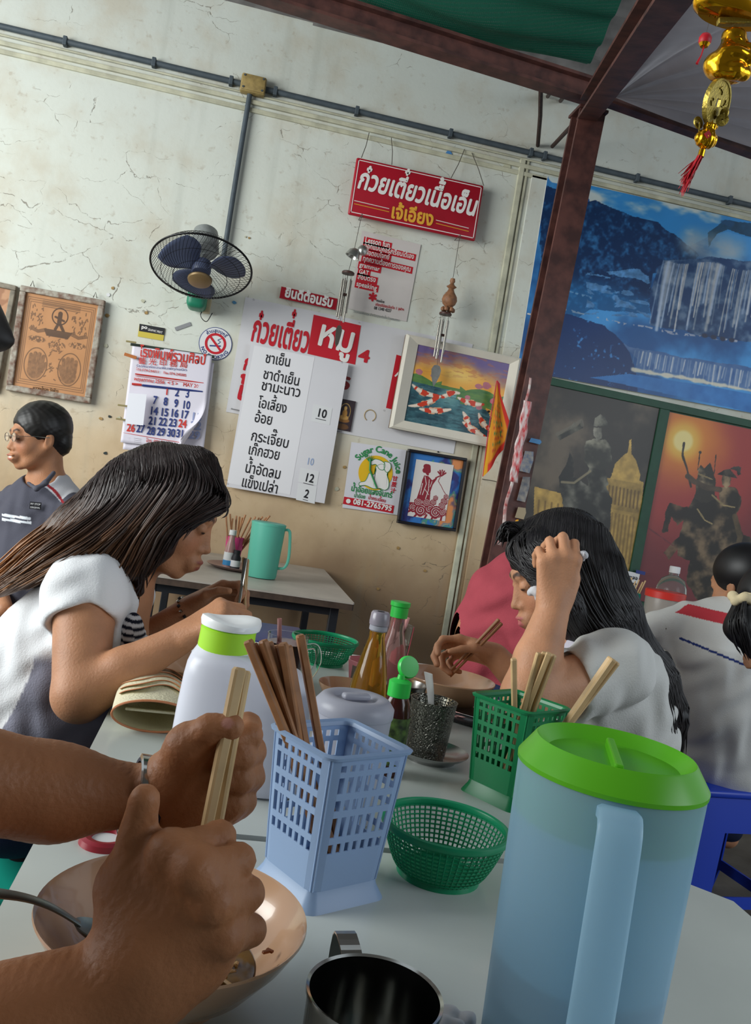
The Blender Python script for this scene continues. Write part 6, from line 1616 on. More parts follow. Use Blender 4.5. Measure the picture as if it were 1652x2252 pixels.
# engraved tumbler on saucer, steel can
sc_ = onZ(948, 1652, .762)
t = thing('steel_saucer', 'shallow stainless steel saucer under the engraved tumbler', 'saucer', (sc_.x, sc_.y, TZ))
MB().lathe([(0, .002), (.036, .002), (.038, 0), (.040, 0), (.042, .004), (.054, .010), (.059, .014), (.0595, .0155), (.055, .0135), (.041, .006), (0, .004)], 60).build('dish', mat('brushed_steel', '#a8a8a8', 0.2, 1.0), t, smooth=True)
M_ENG = bpy.data.materials.new('engraved_silver'); M_ENG.use_nodes = True; nt = M_ENG.node_tree; N = nt.nodes; L = nt.links; bq = N['Principled BSDF']
bq.inputs['Metallic'].default_value = .9; bq.inputs['Roughness'].default_value = .38
vo = N.new('ShaderNodeTexVoronoi'); vo.feature = 'DISTANCE_TO_EDGE'; vo.inputs['Scale'].default_value = 230; tcx = N.new('ShaderNodeTexCoord'); L.new(tcx.outputs['Object'], vo.inputs['Vector'])
rp = N.new('ShaderNodeMapRange'); L.new(vo.outputs['Distance'], rp.inputs[0]); rp.inputs[2].default_value = .12
mxx = N.new('ShaderNodeMix'); mxx.data_type = 'RGBA'; L.new(rp.outputs[0], mxx.inputs[0]); mxx.inputs[6].default_value = (*srgb('#3b3a37'), 1); mxx.inputs[7].default_value = (*srgb('#77776f'), 1); L.new(mxx.outputs[2], bq.inputs['Base Color'])
bp = N.new('ShaderNodeBump'); bp.inputs['Strength'].default_value = .8; bp.inputs['Distance'].default_value = .002; L.new(rp.outputs[0], bp.inputs['Height']); L.new(bp.outputs[0], bq.inputs['Normal'])
tc_ = sc_ + Vector((-0.010, -0.006, 0))
t = thing('engraved_tumbler', 'dark silver tumbler engraved all over, standing on the saucer', 'tumbler', (tc_.x, tc_.y, TZ + 0.006))
o = MB().lathe([(0, 0), (.0285, 0), (.030, .003), (.0365, .087), (.0375, .089), (.0355, .089), (.034, .086), (.028, .004), (0, .003)], 60).build('cup', M_ENG, t, smooth=True)
p0 = Vector((tc_.x + 0.004, tc_.y, TZ + 0.02)); p1 = P(942, 1480, 1.32)
o = spoon(p0, p1, 'shiny steel spoon standing in the engraved tumbler', .016, .0062, mat('bright_steel', '#d8d8d8', .35, .6))
ct = P(897, 1502, 1.42)
t = thing('steel_cup', 'plain tall steel cup behind the engraved tumbler', 'cup', (ct.x, ct.y, TZ)); hh = ct.z - TZ
MB().lathe([(0, 0), (.024, 0), (.027, .004), (.031, hh - .004), (.033, hh), (.031, hh), (.029, hh - .006), (.025, .006), (0, .004)], 48).build('cup', mat('dull_steel', '#8f8d8a', 0.3, 1.0), t, smooth=True)

# bottles
M_CLEAR = mat('clear_glass', '#f2f4f2', 0.03, trans=1.0, ior=1.3); M_GCAP = mat('bright_green_cap', '#2fbf4a', 0.35)
def bottle(lab, c, prof, m, parts, name='sauce_bottle'):
    t = thing(name, lab, 'bottle', (c.x, c.y, TZ)); MB().lathe(prof, 40).build('glass', m, t, smooth=True)
    for nm, pf, mm in parts: MB().lathe(pf, 40).build(nm, mm, t, smooth=True)
    return t
c1 = onZ(790, 1640, TZ); 
M_GOLDB = mat('amber_fish_sauce', '#e0a83c', 0.06, trans=0.88, ior=1.35)
bottle('golden brown sauce bottle with a clear grey cap', Vector((c1.x, c1.y, 0)), [(0, 0), (.030, 0), (.032, .004), (.032, .07), (.029, .10), (.021, .14), (.013, .172), (.0125, .195), (0, .195)], M_GOLDB,
       [('neck_ring', [(.0128, .184), (.0145, .186), (.0145, .192), (.0128, .194)], M_CAN), ('cap', [(.0128, .194), (.0155, .194), (.016, .199), (.015, .212), (.013, .215), (0, .215)], mat('clear_grey_cap', '#9a94a0', 0.25, trans=0.3)), ('cap_hole', [(0, .2155), (.006, .2155)], M_BLK),
        ('label', [(.0323, .02), (.0323, .065)], mat('cream_label', '#b9a789', 0.6))])
c2 = onZ(838, 1592, TZ)
bottle('clear pink-tinted bottle with a green cap behind the golden one', Vector((c2.x, c2.y, 0)), [(0, 0), (.028, 0), (.030, .004), (.030, .09), (.024, .13), (.014, .165), (.012, .19), (0, .19)], mat('pinkish_glass', '#dba9a4', 0.08, trans=0.8, ior=1.3),
       [('cap', [(.013, .19), (.0155, .19), (.0155, .208), (.0175, .210), (.0175, .217), (0, .218)], M_GCAP)])
c3 = onZ(848, 1700, TZ)
t = bottle('dark sauce bottle with an open green flip cap beside the canister', Vector((c3.x, c3.y, 0)), [(0, 0), (.020, 0), (.0225, .004), (.0225, .085), (.019, .105), (.013, .118), (0, .118)], mat('dark_red_sauce', '#3a1612', 0.15),
       [('label', [(.0228, .018), (.0228, .086)], mat('green_label', '#5f7a3a', 0.5, ncol='#26301c', nscale=90)), ('cap', [(.0135, .112), (.0165, .114), (.0165, .135), (.012, .138), (.006, .139), (.005, .145), (0, .145)], M_GCAP)])
MB().lathe([(0, .004), (.015, .003), (.0165, 0), (.0165, -.004), (0, -.004)], 32, (0.010, 0.006, .156), Matrix.Rotation(R(72), 3, 'X') @ Matrix.Rotation(R(15), 3, 'Y')).build('flip_lid', M_GCAP, t, smooth=True)

# glass of yellow drink + straw; mug of pink drink + straw; pink cup
def straw(p0, p1, lab):
    o = MB().tube([p0, p1], 0.0042, 10, caps=False).build('drinking_straw', mat('pink_straw', '#e3a7a2', 0.4, translucent=0.3), smooth=True); solid(o, .0006); tag(o, lab, 'straw')
c4 = onZ(866, 1472, TZ)
t = thing('drinking_glass', 'clear glass of iced yellow drink beyond the green-capped bottle', 'glass', (c4.x, c4.y, TZ))
MB().lathe([(0, 0), (.024, 0), (.025, .003), (.032, .105), (.0305, .105), (.0235, .006), (0, .006)], 40).build('glass', M_CLEAR, t, smooth=True)
MB().lathe([(0, .007), (.0232, .007), (.0272, .062), (0, .062)], 32).build('yellow_drink', mat('yellow_drink', '#d2a414', 0.1, trans=0.35), t, smooth=True)
for k in range(4): MB().box((rs_.uniform(-.013, .013), rs_.uniform(-.012, .012), .066 + .003 * k), (.013, .012, .011), Matrix.Rotation(rs_.uniform(0, 2), 3, 'Y'), bev=.002).build('ice_cube', M_CLEAR, t)
straw(Vector((c4.x - .006, c4.y, TZ + .02)), onY(898, 1358, c4.y), 'pale pink straw in the glass of yellow drink')
c5 = onZ(618, 1500, TZ)
t = thing('glass_mug', 'clear handled glass mug of pink drink behind the white jug', 'mug', (c5.x, c5.y, TZ))
MB().lathe([(0, 0), (.033, 0), (.035, .004), (.041, .095), (.039, .095), (.033, .008), (0, .008)], 44).build('glass', M_CLEAR, t, smooth=True)
MB().lathe([(0, .009), (.0325, .009), (.0375, .08), (0, .08)], 36).build('pink_drink', mat('pink_drink', '#b98080', 0.2), t, smooth=True)
MB().tube(bend([(.037, 0, .075), (.058, -.004, .078), (.066, -.005, .05), (.054, -.004, .02), (.035, 0, .018)], 5), .0045, 8, flat=1.4).build('glass_handle', M_CLEAR, t, smooth=True)
straw(Vector((c5.x - .008, c5.y, TZ + .03)), onY(615, 1360, c5.y), 'pale pink straw in the glass mug')
c6 = onZ(805, 1538, TZ)
t = thing('pink_cup', 'pink and white faceted plastic cup behind the golden bottle', 'cup', (c6.x, c6.y, TZ)); M_PK = mat('pink_plastic', '#dd8f96', 0.4); M_PW = mat('pale_pink_plastic', '#e3c3c2', 0.4)
for k in range(8):
    a0, a1 = k * math.pi / 4 + .2, (k + 1) * math.pi / 4 + .2
    mb = MB(); mb.loft([[Vector((r2 * math.cos(a), r2 * math.sin(a), z)) for a in (a0, a1)] for r2, z in ((.034, 0), (.048, .075))], close=False); o = mb.build('facet', (M_PK, M_PW)[k % 2], t); solid(o, .002)
MB().lathe([(0, .001), (.033, .001), (.033, .004), (0, .004)], 8).build('base', M_PK, t)
MB().box((-.036, -.024, .042), (.002, .012, .05), zrot(.6)).build('printed_label', mat('grey_label', '#6b6158', 0.6), t)

# black wallet/phone and red-ringed ashtray items
q = (onZ(1046, 1610, TZ) + onZ(1000, 1578, TZ)) / 2
t = thing('phone_case', 'glossy black case lying beside the girl\'s bowl left of the green basket', 'case', (q.x + .035, q.y + .01, TZ), R(-38))
MB().box((0, 0, .0105), (.15, .082, .021), bev=.009, seg=4).build('case', mat('glossy_black', '#141318', 0.12, coat=0.6), t, smooth=True)
MB().box((0, -.038, .0205), (.13, .003, .0015), bev=.0005).build('highlight_strip', M_MUG, t)  # bright strip stands in for the gloss highlight along the case
q = onZ(232, 1853)
t = thing('ring_lid', 'red-rimmed round lid with a white centre on the near table\'s left edge', 'lid', (q.x, q.y, TZ))
MB().lathe([(.014, .003), (.016, .0075), (.022, .0085), (.026, .006), (.027, 0), (.0, 0)], 40).build('red_rim', mat('dark_red_plastic', '#8a1f2c', 0.3), t, smooth=True)
MB().lathe([(0, .004), (.015, .004)], 32).build('white_disc', M_PAPER, t)

# cream clutch purse
M_CREAML = mat('cream_leather', '#d9d2b4', 0.5, bump=0.5, bscale=260); M_TANE = mat('tan_leather_edge', '#c07a52', 0.5)
pq = onZ(330, 1622)
t = thing('clutch_purse', 'cream pebbled leather clutch with wavy layered flap and tan edging', 'purse', (pq.x, pq.y + .006, TZ), R(4))
def ov(w_, h_, y, zc, n=40, bend_=0.0): return [Vector((w_ / 2 * math.cos(a), y - .018 * math.sin(a) * 1, zc + h_ / 2 * math.sin(a))) for a in np.linspace(0, 2 * math.pi, n + 1)[:-1]]
W0 = .118
MB().loft([ov(W0, .056, 0, .029), ov(W0, .06, .04, .031), ov(W0 * .98, .066, .09, .034), ov(W0 * .95, .064, .135, .033), ov(W0 * .9, .05, .155, .028), ov(W0 * .6, .03, .165, .024)], False, True).build('outer_leather', M_CREAML, t, smooth=True)
MB().loft([ov(W0 - .003, .053, 0, .029), ov(W0 - .008, .05, .03, .029), ov(W0 - .02, .04, .08, .029), ov(.02, .01, .11, .029)], False, True).build('lining', mat('cream_lining', '#cfc6a0', 0.6, bump=.4, bscale=260), t, smooth=True)
e_ = ov(W0 - .001, .0555, -.0005, .029); MB().tube(e_ + [e_[0]], .0017, 6, caps=False).build('tan_edge', M_TANE, t, smooth=True)
MB().box((.004, .02, .031), (.09, .006, .004), bev=.0015).build('inner_divider', M_CREAML, t, smooth=True)
for k in range(5):
    y0 = .025 + .026 * k; V = []; F = []; nn = 26
    for i in range(nn + 1):
        u = -.92 + 1.84 * i / nn; x = W0 / 2 * u * .97; zs_ = .031 + .033 * math.sqrt(max(0, 1 - u * u * .94)) + .0015
        w1 = y0 + .013 * math.sin(u * 4.2 + .4) ; w2 = w1 + .024
        V += [(x, w1, zs_ + .0020), (x, w2, zs_ - .0035)]
    for i in range(nn): a = i * 2; F.append((a, a + 2, a + 3, a + 1))
    o = pyd('wave_layer', V, F, M_CREAML, t, True); solid(o, .0016)
    MB().tube([V[i * 2] for i in range(nn + 1)], .0008, 4).build('tan_edge', M_TANE, o)

# ---------------------------------------------------------------- back table
M_TEAL = mat('teal_plastic', '#6fcbb4', 0.35, translucent=0.35)
q = onZ(573, 1270)
pt_ = pitcher('water_pitcher', 'small teal plastic pitcher on the table against the wall', (q.x, q.y), .132, .205, M_TEAL, M_TEAL, R(-12), lid=False, hw=.008)
MB().lathe([(.062, .205), (.067, .205), (.067, .213), (.06, .216), (0, .214)], 40).build('lid', M_TEAL, pt_, smooth=True)
q = onZ(525, 1256)
t = thing('condiment_tray', 'round pink-edged steel tray of condiments on the back table', 'tray', (q.x - .0, q.y + .05, TZ))
MB().lathe([(0, .002), (.10, .002), (.125, .012), (.13, .016), (.126, .017), (.10, .006), (0, .004)], 48).build('dish', mat('mauve_tray', '#9a7f7c', 0.3, 0.5), t, smooth=True)
tz_ = .006
def small_bottle(px_, dy, lab, prof, m, parts):
    b0 = Vector((onY(px_, 1200, q.y + dy).x, q.y + dy, 0)); t = bottle(lab, b0, prof, m, parts); t.location.z = TZ + tz_
small_bottle(508, .02, 'clear bottle with white cap and blue label on the back tray', [(0, 0), (.021, 0), (.022, .07), (.012, .11), (.010, .135), (0, .135)], mat('cloudy_pink_glass', '#c79b96', 0.2, trans=.3), [('cap', [(.012, .13), (.014, .131), (.014, .15), (0, .152)], M_PAPER), ('label', [(.0225, .01), (.0225, .03)], mat('blue_label', '#3a8ac0', .5)), ('label', [(.0225, .03), (.0222, .062)], M_PAPER)])
small_bottle(524, .0, 'short dark bottle with a white label on the back tray', [(0, 0), (.019, 0), (.019, .045), (.012, .06), (.012, .07), (0, .07)], M_BLK, [('label', [(.0194, .01), (.0194, .035)], M_PAPER), ('cap', [(.013, .06), (.014, .075), (0, .076)], M_BLK)])
hq = Vector((onY(515, 1200, q.y + .09).x, q.y + .09, TZ + tz_))
t = thing('chopstick_holder', 'bright pink chopstick holder behind the bottles on the back tray', 'holder', hq); M_HP = mat('hot_pink_plastic', '#c9457e', 0.4)
for k in range(6):
    a0, a1 = k * math.pi / 3, (k + 1) * math.pi / 3
    o = MB().loft([[Vector((r2 * math.cos(a), r2 * math.sin(a), z)) for a in (a0, a1)] for r2, z in ((.028, 0), (.036, .12))], close=False).build('panel', M_HP, t); solid(o, .002)
MB().lathe([(0, .0), (.028, .0), (.028, .003), (0, .003)], 6).build('base', M_HP, t)
for k, x in enumerate((497, 506, 512, 520, 527, 533, 540, 552, 562, 570, 578, 586, 594)):
    y = (1132, 1130, 1140, 1134, 1136, 1138, 1132, 1138, 1136, 1138, 1136, 1138, 1134)[k]
    stick(hq + Vector((rs_.uniform(-.015, .015), rs_.uniform(-.012, .012), .008)), onY(x, y, hq.y + rs_.uniform(-.02, .03)), .002, .0032, M_WOOD, 'thin wooden chopstick in the pink holder on the back table, ' + ORD[k], 'chopsticks on the back table')
q = onZ(612, 1232); f = Fig(.01); f.ell((q.x + .02, q.y + .12, TZ + .03), (.05, .04, .028)); f.cap((q.x + .04, q.y + .12, TZ + .04), (q.x + .08, q.y + .1, TZ + .07), .012, .006)
o = f.build('green_cloth', mat('sea_green_cloth', '#3fa48c', .8), None, h=.004); tag(o, 'bunched sea-green cloth behind the teal pitcher', 'cloth')

# ---------------------------------------------------------------- right background table
table(1.32, 2.40, 2.93, 3.95, 'white table far right under the statue posters', top=mat('worn_laminate', '#b3aba0'))
def RB(px_, py_, y): v = onY(px_, py_, y); return v
q = RB(1465, 1300, 3.3)
t = thing('lidded_tub', 'clear plastic tub with a red screw lid on the far right table', 'tub', (q.x, 3.3, TZ)); hh = q.z - TZ
MB().lathe([(0, 0), (.068, 0), (.074, .01), (.077, hh - .03), (.072, hh - .01), (.07, hh - .01), (.07, .01), (0, .004)], 44).build('tub', mat('hazy_plastic', '#b9b0a8', .3, alpha=.7, translucent=.3), t, smooth=True)
MB().lathe([(.074, hh - .03), (.081, hh - .03), (.082, hh - .004), (.078, hh), (0, hh)], 44).build('screw_lid', mat('red_plastic_lid', '#c03028', .35), t, smooth=True)
MB().lathe([(0, .01), (.066, .01), (.07, hh * .5), (0, hh * .5)], 30).build('contents', mat('brown_contents', '#8c6a4c', .7), t, smooth=True)
q2 = RB(1483, 1262, 3.56)
t = thing('clear_bottle', 'big clear plastic bottle with white cap behind the red lid', 'bottle', (q2.x, 3.56, TZ)); hh = q2.z - TZ
M_PET = mat('clear_pet', '#e6e8e4', .08, trans=.9, ior=1.2)
MB().lathe([(0, 0), (.06, 0), (.065, .01), (.066, hh - .08), (.064, hh - .06), (.05, hh - .025), (.022, hh - .008), (.02, hh + .01), (0, hh + .01)], 44).build('body', M_PET, t, smooth=True)
MB().lathe([(.020, hh + .004), (.0235, hh + .004), (.0235, hh + .03), (.021, hh + .033), (0, hh + .033)], 32).build('cap', M_PAPER, t, smooth=True)
q3 = RB(1376, 1300, 3.4)
t = thing('plastic_box', 'open teal plastic box of chopsticks on the far right table', 'box', (q3.x, 3.4, TZ))
hh = q3.z - TZ; M_TB = mat('teal_box', '#1f8a78', .4)
for s_ in (-1, 1):
    MB().box((s_ * .05, 0, hh / 2), (.003, .08, hh)).build('side', M_TB, t); MB().box((0, s_ * .04, hh / 2), (.1, .003, hh)).build('side', M_TB, t)
MB().box((0, 0, .002), (.1, .08, .004)).build('base', M_TB, t)
for k, (x, y) in enumerate(((1382, 1276), (1390, 1270), (1398, 1278), (1406, 1275), (1414, 1280), (1420, 1277))):
    stick(Vector((q3.x - .02 + .008 * k, 3.4, TZ + .01)), onY(x, y, 3.4), .002, .003, M_BAMB, 'pale chopstick sticking out of the teal box, ' + ORD[k], 'chopsticks in the teal box')
for k, x in enumerate((1394, 1404)):
    v = RB(x, 1362, 3.02); t = thing('drinking_glass', ('left' if k == 0 else 'right') + ' one of two clear glasses beside the boy\'s elbow', 'glass', (v.x, 3.02 + .02 * k, TZ))
    MB().lathe([(0, 0), (.022, 0), (.028, .10), (.0268, .10), (.021, .004), (0, .004)], 28).build('glass', M_CLEAR, t, smooth=True)

# ---------------------------------------------------------------- stools
M_STOOL = mat('royal_blue_plastic', '#1c3fb4', 0.35)
def stool(c, lab, m=M_STOOL, rot=0.0, H=.44, w=.29, name='plastic_stool'):
    t = thing(name, lab, 'stool', (c[0], c[1], 0), rot)
    MB().box((0, 0, H - .011), (w, w, .022), bev=.008, seg=3).build('seat', m, t, smooth=True)
    MB().lathe([(.0, H + .0002), (.022, H + .0002)], 20).build('seat_hole', M_BLK, t)
    for s in range(4):
        rm = Matrix.Rotation(s * math.pi / 2, 3, 'Z'); n = 2
        def pt(u, z): 
            k = w / 2 - .012 + (.045 * (H - z) / H); return rm @ Vector((u * k, -k, z))
        # apron with a tall cut-out and two legs each side
        V = [pt(-1, H - .02), pt(1, H - .02), pt(1, 0), pt(.68, 0), pt(.5, H * .22), pt(-.5, H * .22), pt(-.68, 0), pt(-1, 0), pt(-.34, H * .72), pt(.34, H * .72), pt(.48, H * .30), pt(-.48, H * .30)]
        F = [(0, 8, 9, 1), (1, 9, 10, 2), (2, 10, 4, 3), (10, 11, 5, 4), (0, 7, 11, 8), (7, 6, 5, 11)]
        o = pyd('leg_panel', V, F, m, t); solid(o, .006, 0)
    return t
# ================================================================ PEOPLE
def skin_mat(name, rough=.5): return mat(name, '#ffffff', rough, vcol=True, sss=0.12, bump=0.22, bscale=260, spec=.35, noise=.16, nscale=22)
M_SKIN = skin_mat('skin')
def cloth_mat(name, col, **k): return mat(name, col, .85, noise=.06, nscale=30, bump=.25, bscale=350, spec=.15, **k)
M_VCLOTH = mat('dyed_cloth', '#ffffff', .85, vcol=True, bump=.25, bscale=350, spec=.15)
M_HAIR = mat('hair', '#ffffff', .46, vcol=True, spec=.5)
class Frame:
    def __init__(s, o, fwd, up, sc=1.0):
        s.o = Vector(o); f = Vector(fwd).normalized(); u = Vector(up); u = (u - f * u.dot(f)).normalized(); l = u.cross(f)
        s.R = Matrix((f, l, u)).transposed(); s.s = sc
    def __call__(s, x, y, z): return s.o + s.R @ Vector((x, y, z)) * s.s
    def r(s, *a): return tuple(q * s.s for q in a)
def head(f, H, lids=True, smile=0.0, male=False, lip='#a3564f', brow='#3a2a24', skin=None, mouth=0.0):
    s = H.s; e = lambda c, r, k=.012, op='+', rot=None: f.ell(H(*c), H.r(*r), H.R if rot is None else H.R @ rot, k * s, op)
    c = lambda a, b, r0, r1, k=.010, op='+': f.cap(H(*a), H(*b), r0 * s, r1 * s, k * s, op)
    e((-.014, 0, .034), (.094, .074, .082)); e((.028, 0, -.025), (.055, .060, .078), .02)
    e((.032, 0, -.078), (.042, .044, .030), .02); e((.066, 0, -.098), (.017, .021, .016), .014)
    for y in (-1, 1):
        e((.052, y * .034, -.036), (.026, .024, .028), .018); c((-.005, y * .058, -.035), (.05, y * .03, -.09), .016, .014, .02)
    c((.080, -.028, .020), (.080, .028, .020), .010, .010, .014)
    for y in (-1, 1): e((.101, y * .032, .0), (.016, .0155, .0095), .007, '-')
    e((.070, 0, -.034), (.020, .027, .038), .012); c((.078, 0, .010), (.0945, 0, -.030), .0095, .0095, .008); e((.0985, 0, -.036), (.0110, .0105, .0090), .005)
    for y in (-1, 1):
        e((.089, y * .0125, -.040), (.0095, .0070, .0070), .004); e((.0945, y * .0065, -.0465), (.005, .003, .003), .002, '-')
        e((.0735, y * .031, -.001), (.0145, .0150, .0120), .003)
        e((-.010, y * .076, -.012), (.017, .008, .030), .006, rot=Matrix.Rotation(R(-12), 3, 'Y')); e((-.004, y * .083, -.008), (.009, .004, .018), .004, '-')
    e((.086, 0, -.070), (.016, .026, .020), .014)
    e((.0985, 0, -.0625), (.0085, .020 + .006 * smile, .0048), .004); e((.0965, 0, -.0745), (.0085, .017 + .005 * smile, .0062), .004)
    if mouth: e((.106, 0, -.0685), (.012, .014 + .008 * smile, .0022 + mouth), .002, '-')
    else: c((.106, -.018, -.0685 + .003 * smile), (.106, .018, -.0685 + .003 * smile), .0014, .0014, .002, '-')
    z = lambda kind, col, *a, **k: f.zone(kind, col, *a, **k)
    z('e', lip, H(.098, 0, -.0625), H.r(.011, .0205, .0048), H.R, soft=.0015 * s, amt=.8); z('e', lip, H(.096, 0, -.0745), H.r(.012, .018, .0065), H.R, soft=.002 * s, amt=.8)
    for y in (-1, 1):
        z('c', brow, H(.0905, y * .012, .021), H(.086, y * .030, .026), .0048 * s, .0046 * s, soft=.0025 * s, amt=.8); z('c', brow, H(.086, y * .030, .026), H(.075, y * .048, .023), .0046 * s, .003 * s, soft=.0025 * s, amt=.8)
        z('c', '#241a18', H(.086, y * .020, -.0065), H(.0885, y * .031, -.0080), .0032 * s, .0034 * s, soft=.001 * s, amt=.95); z('c', '#241a18', H(.0885, y * .031, -.0080), H(.082, y * .045, -.0058), .0034 * s, .0026 * s, soft=.001 * s, amt=.95)
        if not lids: z('e', '#1c1412', H(.090, y * .031, -.002), H.r(.008, .010, .0038), H.R, soft=.001 * s, amt=.9)
        z('e', '#b5654c', H(.075, y * .04, -.035), H.r(.02, .022, .02), H.R, soft=.02 * s, amt=.25)
def hand(f, w, D, N, S, sc=1.0, curl=((.9, 1.3, .8),) * 4, thumb=((.35, .75, .3), (.7, .3, .5), (.8, .0, .6)), wr=.022, k=.006):
    """w wrist, D toward knuckles, N palm normal, S toward the thumb side"""
    D = Vector(D).normalized(); N = Vector(N); N = (N - D * N.dot(D)).normalized(); S0 = D.cross(N); S = S0 if S0.dot(Vector(S)) > 0 else -S0
    w = Vector(w); f.cap(w - D * .01 * sc, w + D * .02 * sc, wr * sc, .022 * sc, k=.012 * sc, sc=None)
    spots = [(.030, .088), (.010, .092), (-.011, .088), (-.029, .078)]; lens = [(.040, .025, .020), (.045, .029, .021), (.041, .027, .021), (.032, .020, .018)]
    tips = []
    for i, ((s_, d_), L_, cu) in enumerate(zip(spots, lens, curl)):
        p = w + (S * s_ + D * d_) * sc; f.cap(w + (S * s_ * .55 + D * .015) * sc, p, .0155 * sc, .0115 * sc, k=.012 * sc)
        dr = D + S * (.10 - .07 * i); a = 0; r0 = (.0095, .0098, .0092, .0082)[i]
        for j in range(3):
            a += cu[j]; v = (dr * math.cos(a) + N * math.sin(a)).normalized(); q = p + v * L_[j] * sc
            f.cap(p, q, (r0 - .0006 * j) * sc, (r0 - .0006 * (j + 1)) * sc, k=(.004 if j else .007) * sc); p = q
        tips.append(p)
    f.cap(w + (S * .015 + D * .03 + N * .006) * sc, w + (S * .028 + D * .05 + N * .008) * sc, .016 * sc, .014 * sc, k=.012 * sc)
    p = w + (S * .022 + D * .022 + N * .006) * sc
    for j, (L_, r_) in enumerate(((.040, .0135), (.032, .0105), (.026, .009))):
        d_, s_, n_ = thumb[j]; v = (D * d_ + S * s_ + N * n_).normalized(); q = p + v * L_ * sc; f.cap(p, q, r_ * sc, (r_ - .0018) * sc, k=(.012, .004, .003)[j] * sc); p = q
    tips.append(p); return tips
def strands(name, guides, n, r, par, cols, seed=1, nseg=12, jit=.004, frizz=.0015, m=None, fig=None):
    """locks of hair interpolated between neighbouring guide curves"""
    g = [bend(q, 6) for q in guides]; L_ = []
    for q in g:       # resample to nseg+1
        d = np.array([tuple(v) for v in q]); ln = np.concatenate([[0], np.cumsum(np.linalg.norm(np.diff(d, axis=0), axis=1))]); t = np.linspace(0, ln[-1], nseg + 1)
        L_.append(np.stack([np.interp(t, ln, d[:, i]) for i in range(3)], 1))
    L_ = np.array(L_); rr = np.random.default_rng(seed); V = []; F = []; C = []
    CU_ = []
    for k in range(n):
        s_ = rr.uniform(0, len(g) - 1); i = min(int(s_), len(g) - 2); u = s_ - i; c = L_[i] * (1 - u) + L_[i + 1] * u
        off = rr.normal(0, jit, 3); ph = rr.uniform(0, 6.28, 3); am = rr.uniform(.3, 1, 3) * frizz
        ts = np.linspace(0, 1, nseg + 1); lim = int(rr.integers(nseg - 3, nseg + 1)); c = c[:lim + 1] + off * (0.4 + ts[:lim + 1, None]) + am * np.sin(ts[:lim + 1, None] * rr.uniform(3, 9) + ph)
        CU_.append((c, i, u, rr.uniform(0, .0025)))
    if fig is not None:
        allp = np.concatenate([q[0] for q in CU_]); gp = np.concatenate([np.full(len(q[0]), q[3]) for q in CU_]); allp = fig.push_out(allp, gp); o_ = 0
        for k in range(n): m_ = len(CU_[k][0]); CU_[k] = (allp[o_:o_ + m_], *CU_[k][1:]); o_ += m_
    for k in range(n):
        c, i, u, _ = CU_[k]
        base = len(V); tw = rr.uniform(0, 3); mixv = rr.uniform(.0, 1)
        for j, p in enumerate(c):
            t = c[min(j + 1, len(c) - 1)] - c[max(j - 1, 0)]; t = t / (np.linalg.norm(t) + 1e-9); a = np.cross(t, [0.3, .5, .8]); a /= np.linalg.norm(a) + 1e-9; b = np.cross(t, a)
            rad = r * (.25 + .75 * math.sin(math.pi * min(1, .12 + .8 * j / len(c)))) * (1 if j < len(c) - 1 else .2)
            for q in range(4):
                an = tw + q * math.pi / 2; V.append(p + (a * math.cos(an) + b * math.sin(an) * .6) * rad); 
                tt = j / nseg; cc = mixc(hx(cols[0]), hx(cols[1]), sst(.25, 1.0, tt) * (.5 + .5 * mixv) * min(1, max(.0, u + i) / max(1, len(g) - 1) * cols[2] + cols[3])); C.append(cc * (.8 + .45 * mixv))
        for j in range(len(c) - 1):
            for q in range(4): a0 = base + j * 4 + q; a1 = base + j * 4 + (q + 1) % 4; F.append((a0, a1, a1 + 4, a0 + 4))
    o = pyd(name, V, F, m or M_HAIR, par, True); paint(o, np.clip(C, 0, 1)); o['kind'] = 'stuff'; return o
def wrinkle(a, b, amp=.003):
    a = Vector(a); b = Vector(b)
    def fn(X): return amp * (np.sin(X @ np.array(a) + 2 * np.sin(X @ np.array(b))) + .5 * np.sin(X @ np.array(b) * 1.7 + 1.5 * np.sin(X @ np.array(a) * .8)))
    return fn
def pers(lab, loc): return thing('person', lab, 'person', loc)
def adopt(o, t): o.parent = t; o.matrix_parent_inverse = t.matrix_world.inverted() if t.matrix_world != Matrix.Identity(4) else Matrix.Translation(-t.location); return o
def at0(t):   # builders work in world space: parts keep world coordinates under an empty placed at the base
    def fn(o): o.matrix_parent_inverse = Matrix.Translation(-t.location); return o
    return fn
SK = '#b98563'

# ---------------------------------------------------------------- woman on the left
t = pers('woman with long brown hair in a white top eating at left', (-.28, 1.5, 0)); K = at0(t)
H = Frame(P(370, 1122, 1.55), CR * .89 - CU * .455 + CF * .06, CU * .89 + CR * .455, .93)
def torso_w(f, g=0.0, arms=True):
    f.cap(P(60, 1690, 1.55), P(95, 1560, 1.54), .128 + g, .118 + g, k=.05); f.cap(P(95, 1560, 1.54), P(165, 1430, 1.54), .118 + g, .115 + g, k=.05)
    f.cap(P(165, 1430, 1.54), P(215, 1330, 1.55), .112 + g, .078 + g, k=.05)
    f.cap(P(190, 1305, 1.43), P(265, 1310, 1.68), .056 + g, .054 + g, k=.04)
    f.ell(P(235, 1415, 1.52), (.062 + g, .1 + g, .065 + g), k=.03)
f = Fig(.015); head(f, H, lip='#8d4a44')
f.cap(H(-.028, 0, -.05), P(262, 1290, 1.56), .047, .056, k=.03); torso_w(f)
E_, W_ = P(176, 1528, 1.33), P(392, 1408, 1.36)
f.cap(P(188, 1305, 1.42), E_, .050, .042, k=.03); f.cap(E_, E_.lerp(W_, .45), .041, .036, k=.012); f.cap(E_.lerp(W_, .45), W_, .036, .024, k=.01)
